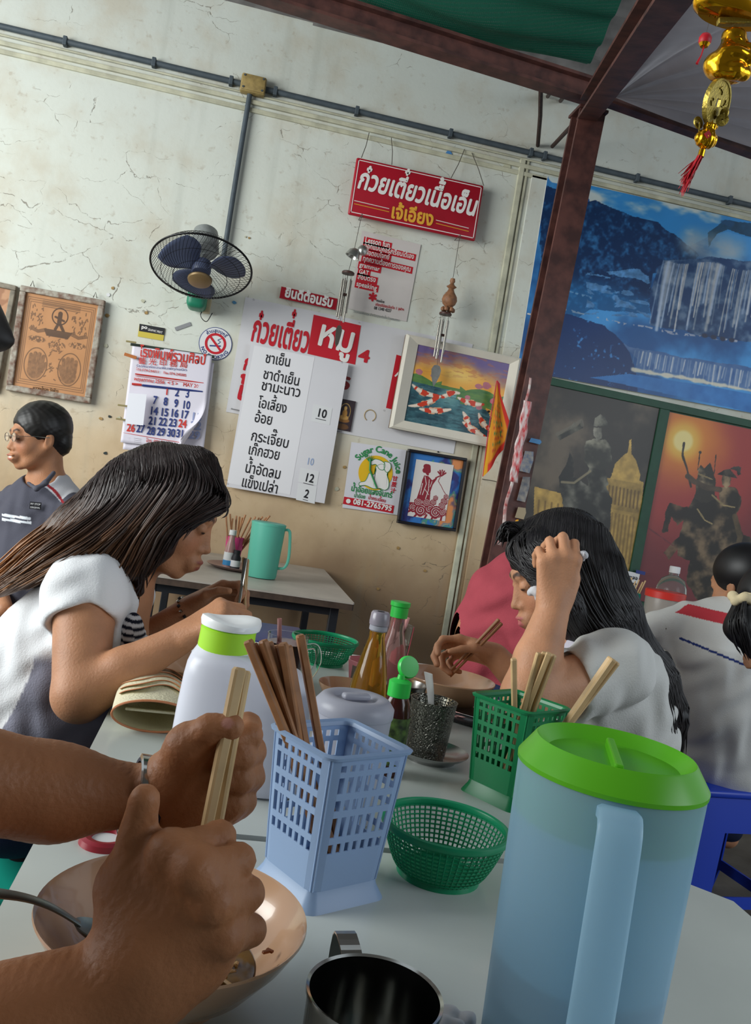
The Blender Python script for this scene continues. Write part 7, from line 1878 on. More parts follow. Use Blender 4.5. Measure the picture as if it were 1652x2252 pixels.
hand(f, W_, CR * .85 + CU * .55 + CF * .1, -CU * .6 + CR * .5 + CF * .4, -CF * .2 + CU, .93, curl=((.9, 1.3, .6), (1.0, 1.3, .7), (1.1, 1.3, .7), (1.1, 1.3, .7)), thumb=((.8, .5, .3), (.9, .1, .6), (.8, -.1, .8)))
E2, W2 = P(250, 1450, 1.66), P(418, 1338, 1.62)
f.cap(P(265, 1320, 1.68), E2, .046, .038, k=.02); f.cap(E2, W2, .036, .023, k=.01)
hand(f, W2, CR * .92 + CU * .38, -CU * .55 + CR * .2 - CF * .5, CU * .8 - CF * .3, .88, curl=((.5, 1.0, .9), (.7, 1.1, .9), (.9, 1.2, .8), (1.0, 1.3, .8)), thumb=((.75, .55, .3), (.9, .25, .3), (.9, .0, .5)))
# hips and legs
for dd, kx in ((1.45, 60), (1.64, 95)):
    f.cap(P(60, 1720, dd + .04), P(330 + kx * .3, 1790, dd), .082, .062, k=.03); f.cap(P(330 + kx * .3, 1790, dd), P(250, 2230, dd), .058, .04, k=.01); f.cap(P(250, 2230, dd), P(330, 2260, dd), .034, .026, k=.01)
K(f.build('body', M_SKIN, t, h=.0034, base=SK))
f = Fig(.02); torso_w(f, .011); f.cap(P(188, 1300, 1.42), P(183, 1345, 1.405), .063, .062, k=.025)
f.ell(P(330, 1330, 1.56), (.085, .07, .125), H.R, k=.004, op='-')
f.ell(P(262, 1262, 1.56), (.07, .085, .055), k=.01, op='-')
f.ell(P(178, 1420, 1.36), (.066, .062, .066), k=.008, op='-')
f.box(P(20, 1800, 1.55), (.3, .075, .3), FR, rad=.01, k=.004, op='-')
sea = [(140, 1330), (116, 1400), (66, 1470), (43, 1558), (20, 1625)]
def px_of(V):
    q = V - np.array(CAM); z = q @ np.array(CF); return IMG_W / 2 + FPX * (q @ np.array(CR)) / z, IMG_H / 2 - FPX * (q @ np.array(CU)) / z
def wcol(V, c):  # white top: shade below the arm, right of the seam, painted as grey
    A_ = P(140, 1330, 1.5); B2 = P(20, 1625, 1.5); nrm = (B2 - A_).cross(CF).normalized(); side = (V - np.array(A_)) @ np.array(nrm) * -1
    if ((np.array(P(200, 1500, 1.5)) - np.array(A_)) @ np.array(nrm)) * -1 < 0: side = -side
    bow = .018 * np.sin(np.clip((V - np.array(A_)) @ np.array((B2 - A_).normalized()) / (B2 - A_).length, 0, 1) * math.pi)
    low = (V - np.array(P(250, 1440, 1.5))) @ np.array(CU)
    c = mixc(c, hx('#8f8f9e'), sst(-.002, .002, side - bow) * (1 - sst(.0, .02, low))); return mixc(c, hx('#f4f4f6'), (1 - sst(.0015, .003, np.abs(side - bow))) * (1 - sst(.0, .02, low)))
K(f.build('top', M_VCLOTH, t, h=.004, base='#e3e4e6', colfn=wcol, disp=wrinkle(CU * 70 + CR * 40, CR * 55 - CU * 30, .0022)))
f = Fig(.02); f.ell(P(286, 1400, 1.475), (.024, .05, .05), k=.02); f.ell(P(262, 1420, 1.535), (.060, .085, .072), k=.02); f.cap(P(225, 1370, 1.54), P(270, 1470, 1.54), .07, .07)
f.ell(P(275, 1330, 1.56), (.08, .11, .065), k=.01, op='-')
K(f.build('striped_vest', M_VCLOTH, t, h=.003, base='#d9d9dc', colfn=lambda V, c: mixc(c, hx('#1f2230'), (np.sin((V @ np.array(CU * .95 + CR * .3)) * 2 * math.pi / .011) > 0) * 1.0)))
M_JEAN = cloth_mat('dark_denim', '#2a3450')
f = Fig(.03); f.cap(P(50, 1705, 1.5), P(70, 1705, 1.62), .135, .13)
for dd, kx in ((1.45, 60), (1.64, 95)): f.cap(P(60, 1722, dd + .04), P(330 + kx * .3, 1792, dd), .092, .073); f.cap(P(330 + kx * .3, 1792, dd), P(255, 2200, dd), .068, .052, k=.01)
f.box(P(20, 1560, 1.55), (.3, .07, .3), FR, rad=.01, k=.004, op='-')
K(f.build('jeans', M_JEAN, t, h=.007))
f = Fig(.02); f.ell(H(-.016, 0, .032), H.r(.103, .083, .092), H.R); f.chain([P(300, 1098, 1.54), P(190, 1175, 1.52), P(80, 1240, 1.5), P(0, 1292, 1.5)], [.078, .058, .036, .018])
f.chain([P(405, 1085, 1.50), P(340, 1190, 1.488), P(300, 1245, 1.49)], [.034, .034, .026]); f.chain([P(430, 1040, 1.54), P(474, 1100, 1.52)], [.045, .017])
f.ell(H(.105, 0, -.028), H.r(.058, .11, .085), H.R, k=.012, op='-'); f.chain([P(300, 1245, 1.5), P(305, 1300, 1.51), P(290, 1320, 1.51)], [.02, .008, .003], k=.01)
hcol = lambda V, c: mixc(c, hx('#7d5330'), sst(.02, .38, -(V - np.array(P(300, 1090, 1.5))) @ np.array(CR) ) * 1.0)
hb = K(f.build('hair', M_HAIR, t, h=.0034, base='#251a18', colfn=hcol, disp=lambda X: .0005 * np.sin((X @ np.array(CU * .75 - CR * .6)) * 700)))
Gd = [[(440, 1000, 1.66), (480, 1055, 1.64), (496, 1100, 1.60), (492, 1118, 1.56), (480, 1122, 1.53), (470, 1122, 1.51), (462, 1122, 1.50)], [(452, 1018, 1.60), (484, 1068, 1.56), (492, 1108, 1.51), (470, 1120, 1.485), (420, 1140, 1.47), (380, 1165, 1.458), (350, 1215, 1.45)], [(432, 1000, 1.53), (474, 1055, 1.50), (487, 1100, 1.485), (435, 1128, 1.468), (375, 1165, 1.455), (342, 1225, 1.452), (318, 1268, 1.46)], [(404, 988, 1.53), (435, 1045, 1.475), (412, 1105, 1.456), (352, 1160, 1.445), (318, 1212, 1.442), (292, 1262, 1.455)],
      [(372, 984, 1.535), (385, 1045, 1.467), (345, 1118, 1.447), (305, 1175, 1.438), (282, 1222, 1.44), (262, 1258, 1.44)], [(335, 992, 1.54), (325, 1055, 1.468), (288, 1118, 1.448), (245, 1163, 1.435), (190, 1207, 1.405), (120, 1248, 1.40), (50, 1285, 1.41)],
      [(295, 1015, 1.55), (272, 1068, 1.485), (232, 1122, 1.455), (172, 1168, 1.43), (100, 1220, 1.41), (40, 1268, 1.42), (-10, 1300, 1.42)], [(330, 990, 1.60), (262, 1046, 1.58), (205, 1095, 1.55), (135, 1145, 1.52), (65, 1195, 1.50), (10, 1250, 1.49), (-30, 1285, 1.49)], [(262, 1048, 1.56), (222, 1095, 1.51), (155, 1142, 1.48), (85, 1195, 1.46), (20, 1250, 1.45), (-30, 1288, 1.45)]]
strands('hair_strands', [[P(*q) for q in g] for g in Gd], 1700, .0022, hb, ('#281c1a', '#b57a42', 1.5, -.3), 3, 16, .004, .002, fig=f)
strands('hair_strands', [[P(320, 1240, 1.46), P(318, 1275, 1.48), P(300, 1300, 1.5), P(292, 1322, 1.5)], [P(300, 1240, 1.46), P(306, 1280, 1.48), P(304, 1310, 1.5), P(298, 1330, 1.5)]], 14, .0016, hb, ('#281c1a', '#4a3020', 1, 0), 4, 8, .004, .003)
# bracelet, ring
w0 = W2 + (E2 - W2).normalized() * .006; dr = align(W2 - E2)
for k in range(14):
    a = 2 * math.pi * k / 14; K(MB().lathe([(0, .0042), (.004, 0), (0, -.0042)], 8, w0 + dr @ Vector((.0265 * math.cos(a), .0265 * math.sin(a), 0))).build('bracelet_bead', M_MUG if k % 2 else M_BLK, t, smooth=True))
K(MB().tube([P(492, 1368, 1.3) + CR * .008 * math.cos(a) + CU * .008 * math.sin(a) for a in np.linspace(0, 6.28, 17)], .0012, 6, caps=False).build('gold_ring', M_GOLD, t))
stick(P(536, 1226, 1.60), P(541, 1390, 1.55), .003, .0018, M_BAMB, 'pale chopstick upright in the left woman\'s far hand, its tip at left', 'chopsticks in the left woman\'s hand')
stick(P(545, 1230, 1.61), P(534, 1390, 1.56), .003, .0018, M_BAMB, 'pale chopstick upright in the left woman\'s far hand, right of the pair', 'chopsticks in the left woman\'s hand')
spoon(P(516, 1392, 1.55), P(540, 1228, 1.585), 'slim steel spoon held upright beside the left woman\'s chopsticks', .014, .003, M_MUG)
bowl('peach bowl mostly hidden behind the white jug before the left woman', Vector((-.002, 1.50, TZ)), .17, .06, '#7a5a34', .4, False)

# ---------------------------------------------------------------- girl on the right
t = pers('girl with long black hair in a pale grey shirt resting her head on one hand', (.8, 1.45, 0)); K = at0(t)
H = Frame(P(1226, 1263, 1.6), -CR * .95 - CU * .27 - CF * .06, CU * .96 - CR * .27, .92)
def torso_g(f, g=0.0):
    f.cap(P(1355, 1800, 1.6), P(1352, 1600, 1.6), .098 + g, .090 + g, k=.05); f.cap(P(1352, 1600, 1.6), P(1335, 1500, 1.6), .090 + g, .088 + g, k=.05)
    f.cap(P(1335, 1490, 1.6), P(1310, 1450, 1.6), .085 + g, .066 + g, k=.05); f.cap(P(1352, 1462, 1.48), P(1310, 1455, 1.70), .052 + g, .05 + g, k=.04)
    f.ell(P(1270, 1545, 1.57), (.060 + g, .09 + g, .07 + g), k=.04)
f = Fig(.015); head(f, H, lip='#c0606a', mouth=.002); f.cap(H(-.025, 0, -.05), P(1300, 1440, 1.6), .046, .052, k=.03); torso_g(f)
E_, W_ = P(1160, 1528, 1.37), P(1217, 1338, 1.41)
f.cap(P(1345, 1480, 1.46), E_, .05, .041, k=.02); f.cap(E_, E_.lerp(W_, .4), .041, .038, k=.012); f.cap(E_.lerp(W_, .4), W_, .038, .0265, k=.01)
hand(f, W_, CU * .97 + CR * .12, CF * .95 - CR * .1, CR, .93, curl=((.75, 1.2, .9), (.7, 1.2, .9), (.8, 1.2, .9), (.9, 1.2, .9)), thumb=((.8, .4, .4), (.8, .2, .6), (.7, .0, .8)))
E2, W2 = P(1165, 1520, 1.72), P(1085, 1440, 1.72)
f.cap(P(1310, 1465, 1.72), E2, .044, .038, k=.02); f.cap(E2, W2, .036, .024, k=.01)
hand(f, W2, -CR * .95 + CU * .22, -CF * .6 - CU * .65, CU * .9 - CF * .3, .86, curl=((.35, .8, .6), (.5, .9, .6), (.8, 1.0, .7), (1.0, 1.1, .8)), thumb=((.75, .4, .4), (.9, .1, .4), (.9, -.1, .4)))
for dd in (1.5, 1.72): f.cap(P(1350, 1840, dd), P(1150, 1810, dd), .075, .06, k=.03); f.cap(P(1150, 1800, dd), P(1110, 2200, dd), .055, .04, k=.01)
K(f.build('body', M_SKIN, t, h=.0034, base='#c9926f'))
f = Fig(.02); torso_g(f, .012); f.cap(P(1345, 1475, 1.46), P(1262, 1505, 1.425), .064, .062, k=.03)
f.ell(P(1228, 1515, 1.41), (.045, .075, .06), k=.008, op='-'); f.ell(P(1262, 1400, 1.6), (.055, .085, .065), k=.01, op='-'); f.box(P(1400, 1900, 1.6), (.3, .07, .3), FR, rad=.01, k=.004, op='-')
K(f.build('shirt', M_VCLOTH, t, h=.004, base='#cfcfcb', disp=wrinkle(CU * 60 + CR * 45, CR * 50 - CU * 35, .003)))
f = Fig(.01); f.chain([P(1305, 1405, 1.5), P(1262, 1425, 1.515), P(1240, 1455, 1.54), P(1236, 1485, 1.55)], [.012, .016, .015, .010]); f.chain([P(1240, 1490, 1.50), P(1262, 1500, 1.49), P(1225, 1500, 1.5)], [.014, .012, .012])
K(f.build('collar', cloth_mat('pale_lilac_cloth', '#c8c4d0'), t, h=.003, disp=wrinkle(CR * 260, CU * 200, .0014)))
K(MB().tube(bend([P(1236, 1420, 1.53), P(1230, 1450, 1.52), P(1234, 1482, 1.5)], 4), .004, 6).build('orange_cord', mat('orange_cord', '#d8622c', .6), t))
f = Fig(.03); f.cap(P(1345, 1850, 1.53), P(1345, 1850, 1.68), .09, .09); 
for dd in (1.5, 1.72): f.cap(P(1350, 1842, dd), P(1150, 1810, dd), .088, .07); f.cap(P(1150, 1800, dd), P(1112, 2170, dd), .066, .05, k=.01)
K(f.build('skirt', cloth_mat('dark_navy_cloth', '#20263c'), t, h=.008))
f = Fig(.02); f.ell(H(-.018, 0, .034), H.r(.105, .085, .094), H.R)
f.chain([P(1285, 1290, 1.58), P(1330, 1350, 1.56), P(1375, 1420, 1.58), P(1440, 1490, 1.58), P(1474, 1570, 1.58), P(1484, 1640, 1.58)], [.082, .058, .042, .034, .026, .014], k=.03)
f.chain([P(1170, 1200, 1.54), P(1190, 1240, 1.512), P(1240, 1330, 1.51), P(1275, 1385, 1.52)], [.030, .028, .035, .030]); f.chain([P(1150, 1170, 1.6), P(1118, 1168, 1.6), P(1106, 1182, 1.59)], [.022, .016, .010], k=.01)
f.ell(H(.112, 0, -.045), H.r(.062, .11, .085), H.R, k=.01, op='-')
hb = K(f.build('hair', M_HAIR, t, h=.0034, base='#121012', disp=lambda X: .0005 * np.sin((X @ np.array(CU * .5 + CR * .9)) * 700)))
Gd = [[(1170, 1150, 1.68), (1130, 1180, 1.66), (1118, 1215, 1.62), (1135, 1240, 1.56), (1150, 1252, 1.535), (1160, 1258, 1.525), (1170, 1262, 1.52)], [(1180, 1152, 1.6), (1135, 1185, 1.56), (1124, 1225, 1.545), (1160, 1250, 1.515), (1205, 1285, 1.495), (1232, 1345, 1.49), (1262, 1395, 1.50)], [(1215, 1143, 1.6), (1180, 1180, 1.53), (1195, 1230, 1.505), (1235, 1290, 1.487), (1262, 1350, 1.487), (1298, 1400, 1.5)],
      [(1245, 1142, 1.6), (1245, 1190, 1.52), (1262, 1250, 1.492), (1288, 1320, 1.485), (1325, 1380, 1.49), (1380, 1430, 1.50), (1430, 1500, 1.54)], [(1275, 1152, 1.6), (1300, 1210, 1.53), (1318, 1275, 1.50), (1345, 1340, 1.495), (1395, 1410, 1.52), (1450, 1490, 1.53), (1472, 1580, 1.53), (1478, 1650, 1.54)],
      [(1300, 1172, 1.62), (1335, 1240, 1.57), (1362, 1310, 1.55), (1405, 1385, 1.55), (1455, 1460, 1.56), (1490, 1550, 1.57), (1492, 1655, 1.58)], [(1300, 1175, 1.68), (1345, 1245, 1.66), (1378, 1320, 1.64), (1425, 1390, 1.63), (1472, 1465, 1.63), (1500, 1560, 1.63), (1498, 1660, 1.63)]]
strands('hair_strands', [[P(*q) for q in g] for g in Gd], 1500, .0022, hb, ('#161316', '#2c2220', .6, .0), 5, 16, .003, .0015, fig=f)
strands('hair_strands', [[P(1140, 1165, 1.58), P(1115, 1150, 1.58), P(1100, 1165, 1.58), P(1098, 1185, 1.58)], [P(1150, 1180, 1.57), P(1120, 1172, 1.57), P(1108, 1190, 1.57), P(1100, 1195, 1.57)]], 40, .002, hb, ('#161316', '#2c2220', .5, 0), 6, 8, .004, .003)
crumple('tissue', P(1184, 1302, 1.45), .022, 'crumpled white tissue held in the girl\'s raised hand', None, 5)
crumple('tissue', P(1282, 1220, 1.42), .011, 'tiny end of tissue poking from the top of the girl\'s fist', None, 6)
for k, (x0, y0, x1, y1) in enumerate(((1098, 1362, 984, 1482), (1104, 1370, 990, 1488))):
    stick(P(x0, y0, 1.68), P(x1, y1, 1.69), .0034, .0022, M_WOOD, ('upper' if k == 0 else 'lower') + ' of two brown chopsticks in the girl\'s hand over her bowl', 'chopsticks in the girl\'s hand')

# ---------------------------------------------------------------- person in red behind her
t = pers('person in a red shirt bending forward behind the girl, head hidden', (.95, 2.3, 0)); K = at0(t)
def torso_r(f, g=0): f.chain([P(1120, 1520, 2.45), P(1118, 1420, 2.42), P(1142, 1335, 2.4), P(1180, 1282, 2.4)], [.145 + g, .138 + g, .128 + g, .09 + g], k=.06); f.cap(P(1140, 1320, 2.28), P(1230, 1300, 2.55), .06 + g, .06 + g, k=.05)
f = Fig(.02); torso_r(f); H = Frame(P(1235, 1250, 2.4), CR * .8 - CU * .6, CU * .8 + CR * .6, .95); head(f, H); f.cap(H(-.03, 0, -.05), P(1175, 1285, 2.4), .05, .055, k=.03)
f.cap(P(1150, 1320, 2.27), P(1190, 1450, 2.2), .05, .04, k=.02); f.cap(P(1190, 1450, 2.2), P(1290, 1430, 2.25), .038, .026, k=.01)
hand(f, P(1290, 1430, 2.25), CR * .9, -CU, CU * .5 - CF, .9)
for dd in (2.35, 2.55): f.cap(P(1100, 1540, dd), P(1290, 1570, dd), .085, .065, k=.03); f.cap(P(1290, 1570, dd), P(1250, 1830, dd), .06, .045, k=.01)
K(f.build('body', M_SKIN, t, h=.006, base=SK))
f = Fig(.03); torso_r(f, .012); f.cap(P(1150, 1320, 2.27), P(1172, 1410, 2.22), .065, .06, k=.03); f.ell(P(1195, 1262, 2.4), (.06, .07, .05), k=.01, op='-'); f.box(P(1100, 1640, 2.4), (.4, .09, .4), FR, rad=.01, k=.004, op='-')
K(f.build('red_shirt', cloth_mat('dusty_red_cloth', '#a34650'), t, h=.006, disp=wrinkle(CU * 45 + CR * 25, CR * 38 - CU * 25, .004)))
f = Fig(.03); f.ell(P(1100, 1555, 2.45), (.155, .16, .11)); 
for dd in (2.35, 2.55): f.cap(P(1100, 1545, dd), P(1290, 1575, dd), .095, .075); f.cap(P(1290, 1575, dd), P(1255, 1800, dd), .07, .055, k=.01)
K(f.build('jeans', M_JEAN, t, h=.009))
f = Fig(.02); f.ell(H(-.018, 0, .036), H.r(.106, .086, .096), H.R); f.ell(H(.1, 0, -.03), H.r(.06, .11, .085), H.R, k=.01, op='-'); K(f.build('hair', M_HAIR, t, h=.005, base='#151214'))

# ---------------------------------------------------------------- boy in white on the blue stool
t = pers('boy in a white shirt with red shoulder stripe, back turned, on a blue stool', (1.65, 2.55, 0)); K = at0(t)
def torso_b(f, g=0): f.chain([P(1600, 1660, 2.72), P(1600, 1540, 2.7), P(1600, 1420, 2.66), P(1605, 1375, 2.66)], [.135 + g, .140 + g, .135 + g, .08 + g], k=.05); f.cap(P(1505, 1375, 2.72), P(1690, 1410, 2.62), .055 + g, .055 + g, k=.05)
f = Fig(.02); torso_b(f); H = Frame(P(1630, 1283, 2.66), CF * .75 - CR * .55 - CU * .12, CU, .95); head(f, H); f.cap(H(-.03, 0, -.05), P(1612, 1365, 2.66), .05, .055, k=.03)
f.cap(P(1495, 1378, 2.72), P(1422, 1400, 2.78), .047, .04, k=.02); f.cap(P(1422, 1400, 2.78), P(1420, 1375, 2.98), .036, .026, k=.01); hand(f, P(1420, 1375, 2.98), CF, -CU, CR, .9)
for dd in (0, 1): f.cap(P(1560 + 80 * dd, 1688, 2.75), P(1520 + 100 * dd, 1640, 3.1), .058, .054, k=.03); f.cap(P(1520 + 100 * dd, 1640, 3.1), P(1500 + 100 * dd, 1840, 3.12), .055, .04, k=.01)
K(f.build('body', M_SKIN, t, h=.006, base=SK))
def bcol(V, c):
    def ln(a, b2, w_, col, c):
        a, b2 = np.array(P(*a)), np.array(P(*b2)); d = (b2 - a); n_ = np.cross(d, np.array(CF)); n_ /= np.linalg.norm(n_); u_ = (V - a) @ d / (d @ d)
        return mixc(c, hx(col), (np.abs((V - a) @ n_) < w_) * (u_ > 0) * (u_ < 1) * ((V @ np.array(CF)) < (a @ np.array(CF)) + .02))
    c = ln((1478, 1334, 2.66), (1612, 1362, 2.6), .017, '#c4414a', c); return ln((1478, 1396, 2.62), (1680, 1480, 2.6), .0035, '#2a3a78', c)
f = Fig(.03); torso_b(f, .012); f.cap(P(1500, 1375, 2.72), P(1440, 1385, 2.76), .062, .056, k=.03); f.ell(P(1622, 1335, 2.66), (.06, .06, .045), k=.01, op='-'); f.box(P(1575, 1930, 2.7), (.4, .17, .4), FR, rad=.01, k=.004, op='-')
K(f.build('white_shirt', M_VCLOTH, t, h=.0036, base='#d6d6d2', colfn=bcol, disp=wrinkle(CU * 38 + CR * 30, CR * 42 - CU * 20, .0035)))
f = Fig(.01); f.cap(P(1575, 1338, 2.66), P(1660, 1352, 2.6), .03, .03); f.ell(P(1615, 1322, 2.66), (.05, .05, .03), k=.01, op='-'); K(f.build('navy_collar', cloth_mat('navy_cloth', '#26336e'), t, h=.005))
f = Fig(.03); f.ell(P(1600, 1705, 2.72), (.115, .12, .06)); 
for dd in (0, 1): f.cap(P(1560 + 80 * dd, 1690, 2.75), P(1520 + 100 * dd, 1640, 3.1), .070, .066); f.cap(P(1520 + 100 * dd, 1640, 3.1), P(1500 + 100 * dd, 1820, 3.12), .062, .055, k=.01)
K(f.build('dark_trousers', cloth_mat('dark_navy_cloth', '#20263c'), t, h=.009))
f = Fig(.02); f.ell(H(-.022, 0, .036), H.r(.106, .087, .096), H.R); f.ell(H(-.06, 0, -.025), H.r(.06, .074, .05), H.R); f.ell(H(.105, 0, -.03), H.r(.062, .11, .085), H.R, k=.01, op='-'); K(f.build('hair', M_HAIR, t, h=.005, base='#0f0e10'))
hp = P(1570, 1680, 2.72); stool((hp.x, hp.y), 'royal blue plastic stool under the boy in white', rot=R(8), H=max(.3, hp.z - .035), w=.30)

# ---------------------------------------------------------------- ponytail at the right edge
t = pers('person at the right edge, only a black ponytail in a cream scrunchie showing', (1.45, 1.9, 0)); K = at0(t)
H = Frame(P(1715, 1345, 2.1), CR * .8 + CF * .5, CU, .95); f = Fig(.02); head(f, H); f.cap(H(-.03, 0, -.05), P(1775, 1490, 2.12), .045, .05, k=.03)
f.chain([P(1790, 1500, 2.12), P(1800, 1640, 2.14), P(1800, 1780, 2.15)], [.08, .11, .12], k=.05); f.cap(P(1775, 1500, 2.0), P(1790, 1500, 2.26), .045, .045, k=.04); K(f.build('body', M_SKIN, t, h=.007, base=SK))
f = Fig(.02); f.chain([P(1790, 1505, 2.12), P(1800, 1640, 2.14), P(1800, 1790, 2.15)], [.094, .122, .132], k=.05); f.cap(P(1775, 1505, 2.0), P(1790, 1505, 2.26), .06, .06, k=.04); K(f.build('shirt', cloth_mat('pale_grey_cloth', '#c5c5c2'), t, h=.009))
f = Fig(.02); f.ell(H(-.018, 0, .036), H.r(.106, .086, .096), H.R); f.ell(H(.1, 0, -.03), H.r(.06, .11, .085), H.R, k=.01, op='-'); f.chain([P(1632, 1322, 2.05), P(1632, 1380, 2.04), P(1648, 1430, 2.05)], [.02, .038, .014]); hb = K(f.build('hair', M_HAIR, t, h=.005, base='#0f0e10'))
strands('hair_strands', [[P(1628, 1320, 2.03), P(1608, 1365, 2.0), P(1618, 1410, 2.0), P(1645, 1445, 2.02)], [P(1640, 1322, 2.0), P(1640, 1370, 1.98), P(1650, 1410, 1.99), P(1655, 1450, 2.0)]], 90, .003, hb, ('#121012', '#241c1a', .5, 0), 9, 8, .003, .002)
f = Fig(.008)
for k in range(7): a = k * .9; f.ell(P(1634, 1316, 2.03) + CR * .022 * math.cos(a) + CF * .02 * math.sin(a) + CU * .005 * math.sin(3 * a), .013)
K(f.build('scrunchie', cloth_mat('cream_cloth', '#d8c8a2'), t, h=.003))

# ---------------------------------------------------------------- smiling man, far left
t = pers('smiling man with glasses in a dark grey work shirt at the far left', (-.7, 3.2, 0)); K = at0(t)
H = Frame(P(84, 962, 3.0), -CR * .74 - CF * .67 - CU * .04, CU + CR * .12, .98)
def torso_m(f, g=0): f.chain([P(70, 1420, 3.05), P(80, 1250, 3.05), P(98, 1120, 3.05), P(105, 1095, 3.05)], [.15 + g, .15 + g, .12 + g, .07 + g], k=.05); f.cap(P(28, 1118, 3.08), P(158, 1135, 2.96), .058 + g, .06 + g, k=.05)
f = Fig(.02); head(f, H, lids=True, smile=1.5, male=True, lip='#9a5a50', mouth=.0025); f.cap(H(-.03, 0, -.05), P(104, 1080, 3.04), .052, .058, k=.02); torso_m(f)
f.cap(P(160, 1135, 2.95), P(165, 1290, 2.9), .05, .04, k=.02); f.cap(P(165, 1290, 2.9), P(90, 1340, 2.75), .038, .028, k=.01); hand(f, P(90, 1340, 2.75), -CR, -CU, -CF, .95)
f.cap(P(26, 1120, 3.09), P(-20, 1270, 3.0), .05, .04, k=.02); f.cap(P(-20, 1270, 3.0), P(10, 1340, 2.8), .038, .028, k=.01)
for dd in (3.0, 3.2): f.cap(P(70, 1450, dd), P(-120, 1440, dd - .2), .085, .065, k=.03); f.cap(P(-120, 1440, dd - .2), P(-150, 1720, dd - .15), .06, .045, k=.01)
f.zone('e', '#e9e0d4', H(.103, 0, -.0685), H.r(.009, .019, .0042), H.R, soft=.001)
K(f.build('body', M_SKIN, t, h=.0036, base='#b07c5a'))
def mcol(V, c):
    X, Y = V @ np.array(CR), V @ np.array(CU)
    def L2(a, b2, w_, col, c, d=3.0):
        a, b2 = np.array(P(*a, d)), np.array(P(*b2, d)); dd = b2 - a; n_ = np.cross(dd, np.array(CF)); n_ /= np.linalg.norm(n_); u_ = (V - a) @ dd / (dd @ dd); return mixc(c, hx(col), (np.abs((V - a) @ n_) < w_) * (u_ > 0) * (u_ < 1))
    c = L2((112, 1042), (170, 1085), .038, '#b9b9bd', c); c = L2((110, 1062), (166, 1108), .004, '#8a2a30', c)
    for dy in (0, 9): c = L2((22, 1132 + dy), (92, 1140 + dy), .0042, '#dfe4ea', c)
    return c
f = Fig(.03); torso_m(f, .014); f.cap(P(160, 1135, 2.95), P(165, 1270, 2.9), .064, .058, k=.03); f.cap(P(26, 1120, 3.09), P(-16, 1255, 3.0), .064, .056, k=.03); f.ell(P(90, 1050, 3.0), (.06, .075, .05), k=.01, op='-'); f.box(P(70, 1560, 3.0), (.4, .1, .4), FR, rad=.01, k=.004, op='-')
sh = K(f.build('work_shirt', M_VCLOTH, t, h=.0032, base='#4d4d57', colfn=mcol, disp=wrinkle(CU * 40 + CR * 30, CR * 45 - CU * 20, .003)))
f = Fig(.01); f.chain([P(62, 1062, 2.9), P(80, 1075, 2.86), P(100, 1062, 2.88), P(118, 1040, 2.95)], [.006, .008, .009, .008]); K(f.build('collar', cloth_mat('grey_collar', '#54545d'), t, h=.004))
for a, n_, s_ in (((72, 1108), 'PRO STOP', 9), ((72, 1118), 'ORIGINAL', 9)):
    pass
q = P(78, 1112, 2.885); mwp = Matrix.Translation(q) @ Matrix.Rotation(-R(3), 4, 'Y') @ Matrix.Rotation(R(12), 4, 'Z')
pb = MB().box((0, 0, 0), (.036, .003, .024)).build('chest_patch', M_BLK, t); K(pb); pb.matrix_basis = mwp
o = lettering('PIT STOP', .009, 'lettering', M_PAPER, pb, x=-.016, z=.002, y=-.003, width=.031, bold=.03); o = lettering('ORIGINAL', .008, 'lettering', M_PAPER, pb, x=-.016, z=-.009, y=-.003, width=.031, bold=.03)
f = Fig(.02); f.ell(H(-.020, 0, .040), H.r(.103, .085, .092), H.R); f.ell(H(-.07, 0, -.02), H.r(.045, .07, .05), H.R); f.ell(H(.112, 0, -.028), H.r(.062, .12, .088), H.R, k=.008, op='-'); f.ell(H(.01, .09, -.03), H.r(.035, .03, .04), H.R, k=.008, op='-')
hb = K(f.build('hair', M_HAIR, t, h=.004, base='#15120f', disp=lambda X: .0012 * np.sin(X[..., 0] * 240 + 4 * np.sin(X[..., 2] * 60)) * np.sin(X[..., 2] * 330)))
for y in (-1, 1): K(MB().tube([H(.0965, y * .033, .0) + H.R @ Vector((0, .020 * math.cos(a), .015 * math.sin(a))) for a in np.linspace(0, 6.283, 25)], .0011, 5, caps=False).build('glasses_rim', M_MUG, t))
for y in (-1, 1): K(MB().tube([H(.0965, y * .053, .003), H(.04, y * .076, .004), H(-.01, y * .080, .0)], .0011, 5).build('glasses_arm', M_MUG, t))
K(MB().tube([H(.0965, -.013, .003), H(.099, 0, .005), H(.0965, .013, .003)], .001, 5).build('glasses_bridge', M_MUG, t))
for y in (-1, 1): K(MB().lathe([(0, 0), (.0145, 0)], 20, H(.096, y * .033, 0), H.R @ Matrix.Rotation(R(90), 3, 'Y'), sx=1, sy=1.3).build('lens', mat('lens_glass', '#f4f6f8', .02, trans=.95, ior=1.05), t))
hp = P(75, 1470, 3.06); stool((hp.x, hp.y), 'red plastic stool under the smiling man', mat('red_plastic_stool', '#9c2a26', .4), H=.42)
hp = P(60, 1790, 1.55); stool((hp.x, hp.y), 'teal plastic stool under the left woman', mat('teal_stool', '#1c9a86', .4), H=.40)
hp = P(1410, 1800, 1.62); stool((hp.x, hp.y), 'blue plastic stool under the girl, mostly hidden', M_STOOL, H=.40)
hp = P(1100, 1600, 2.46); stool((hp.x, hp.y), 'blue plastic stool under the person in red, mostly hidden', M_STOOL, H=.40)
hp = onZ(612, 1392, .73); stool((.115, 2.32), 'dark blue stool at the far end of the middle table behind the glass mug', mat('dark_blue_plastic', '#1f2a66', .4), H=.73)

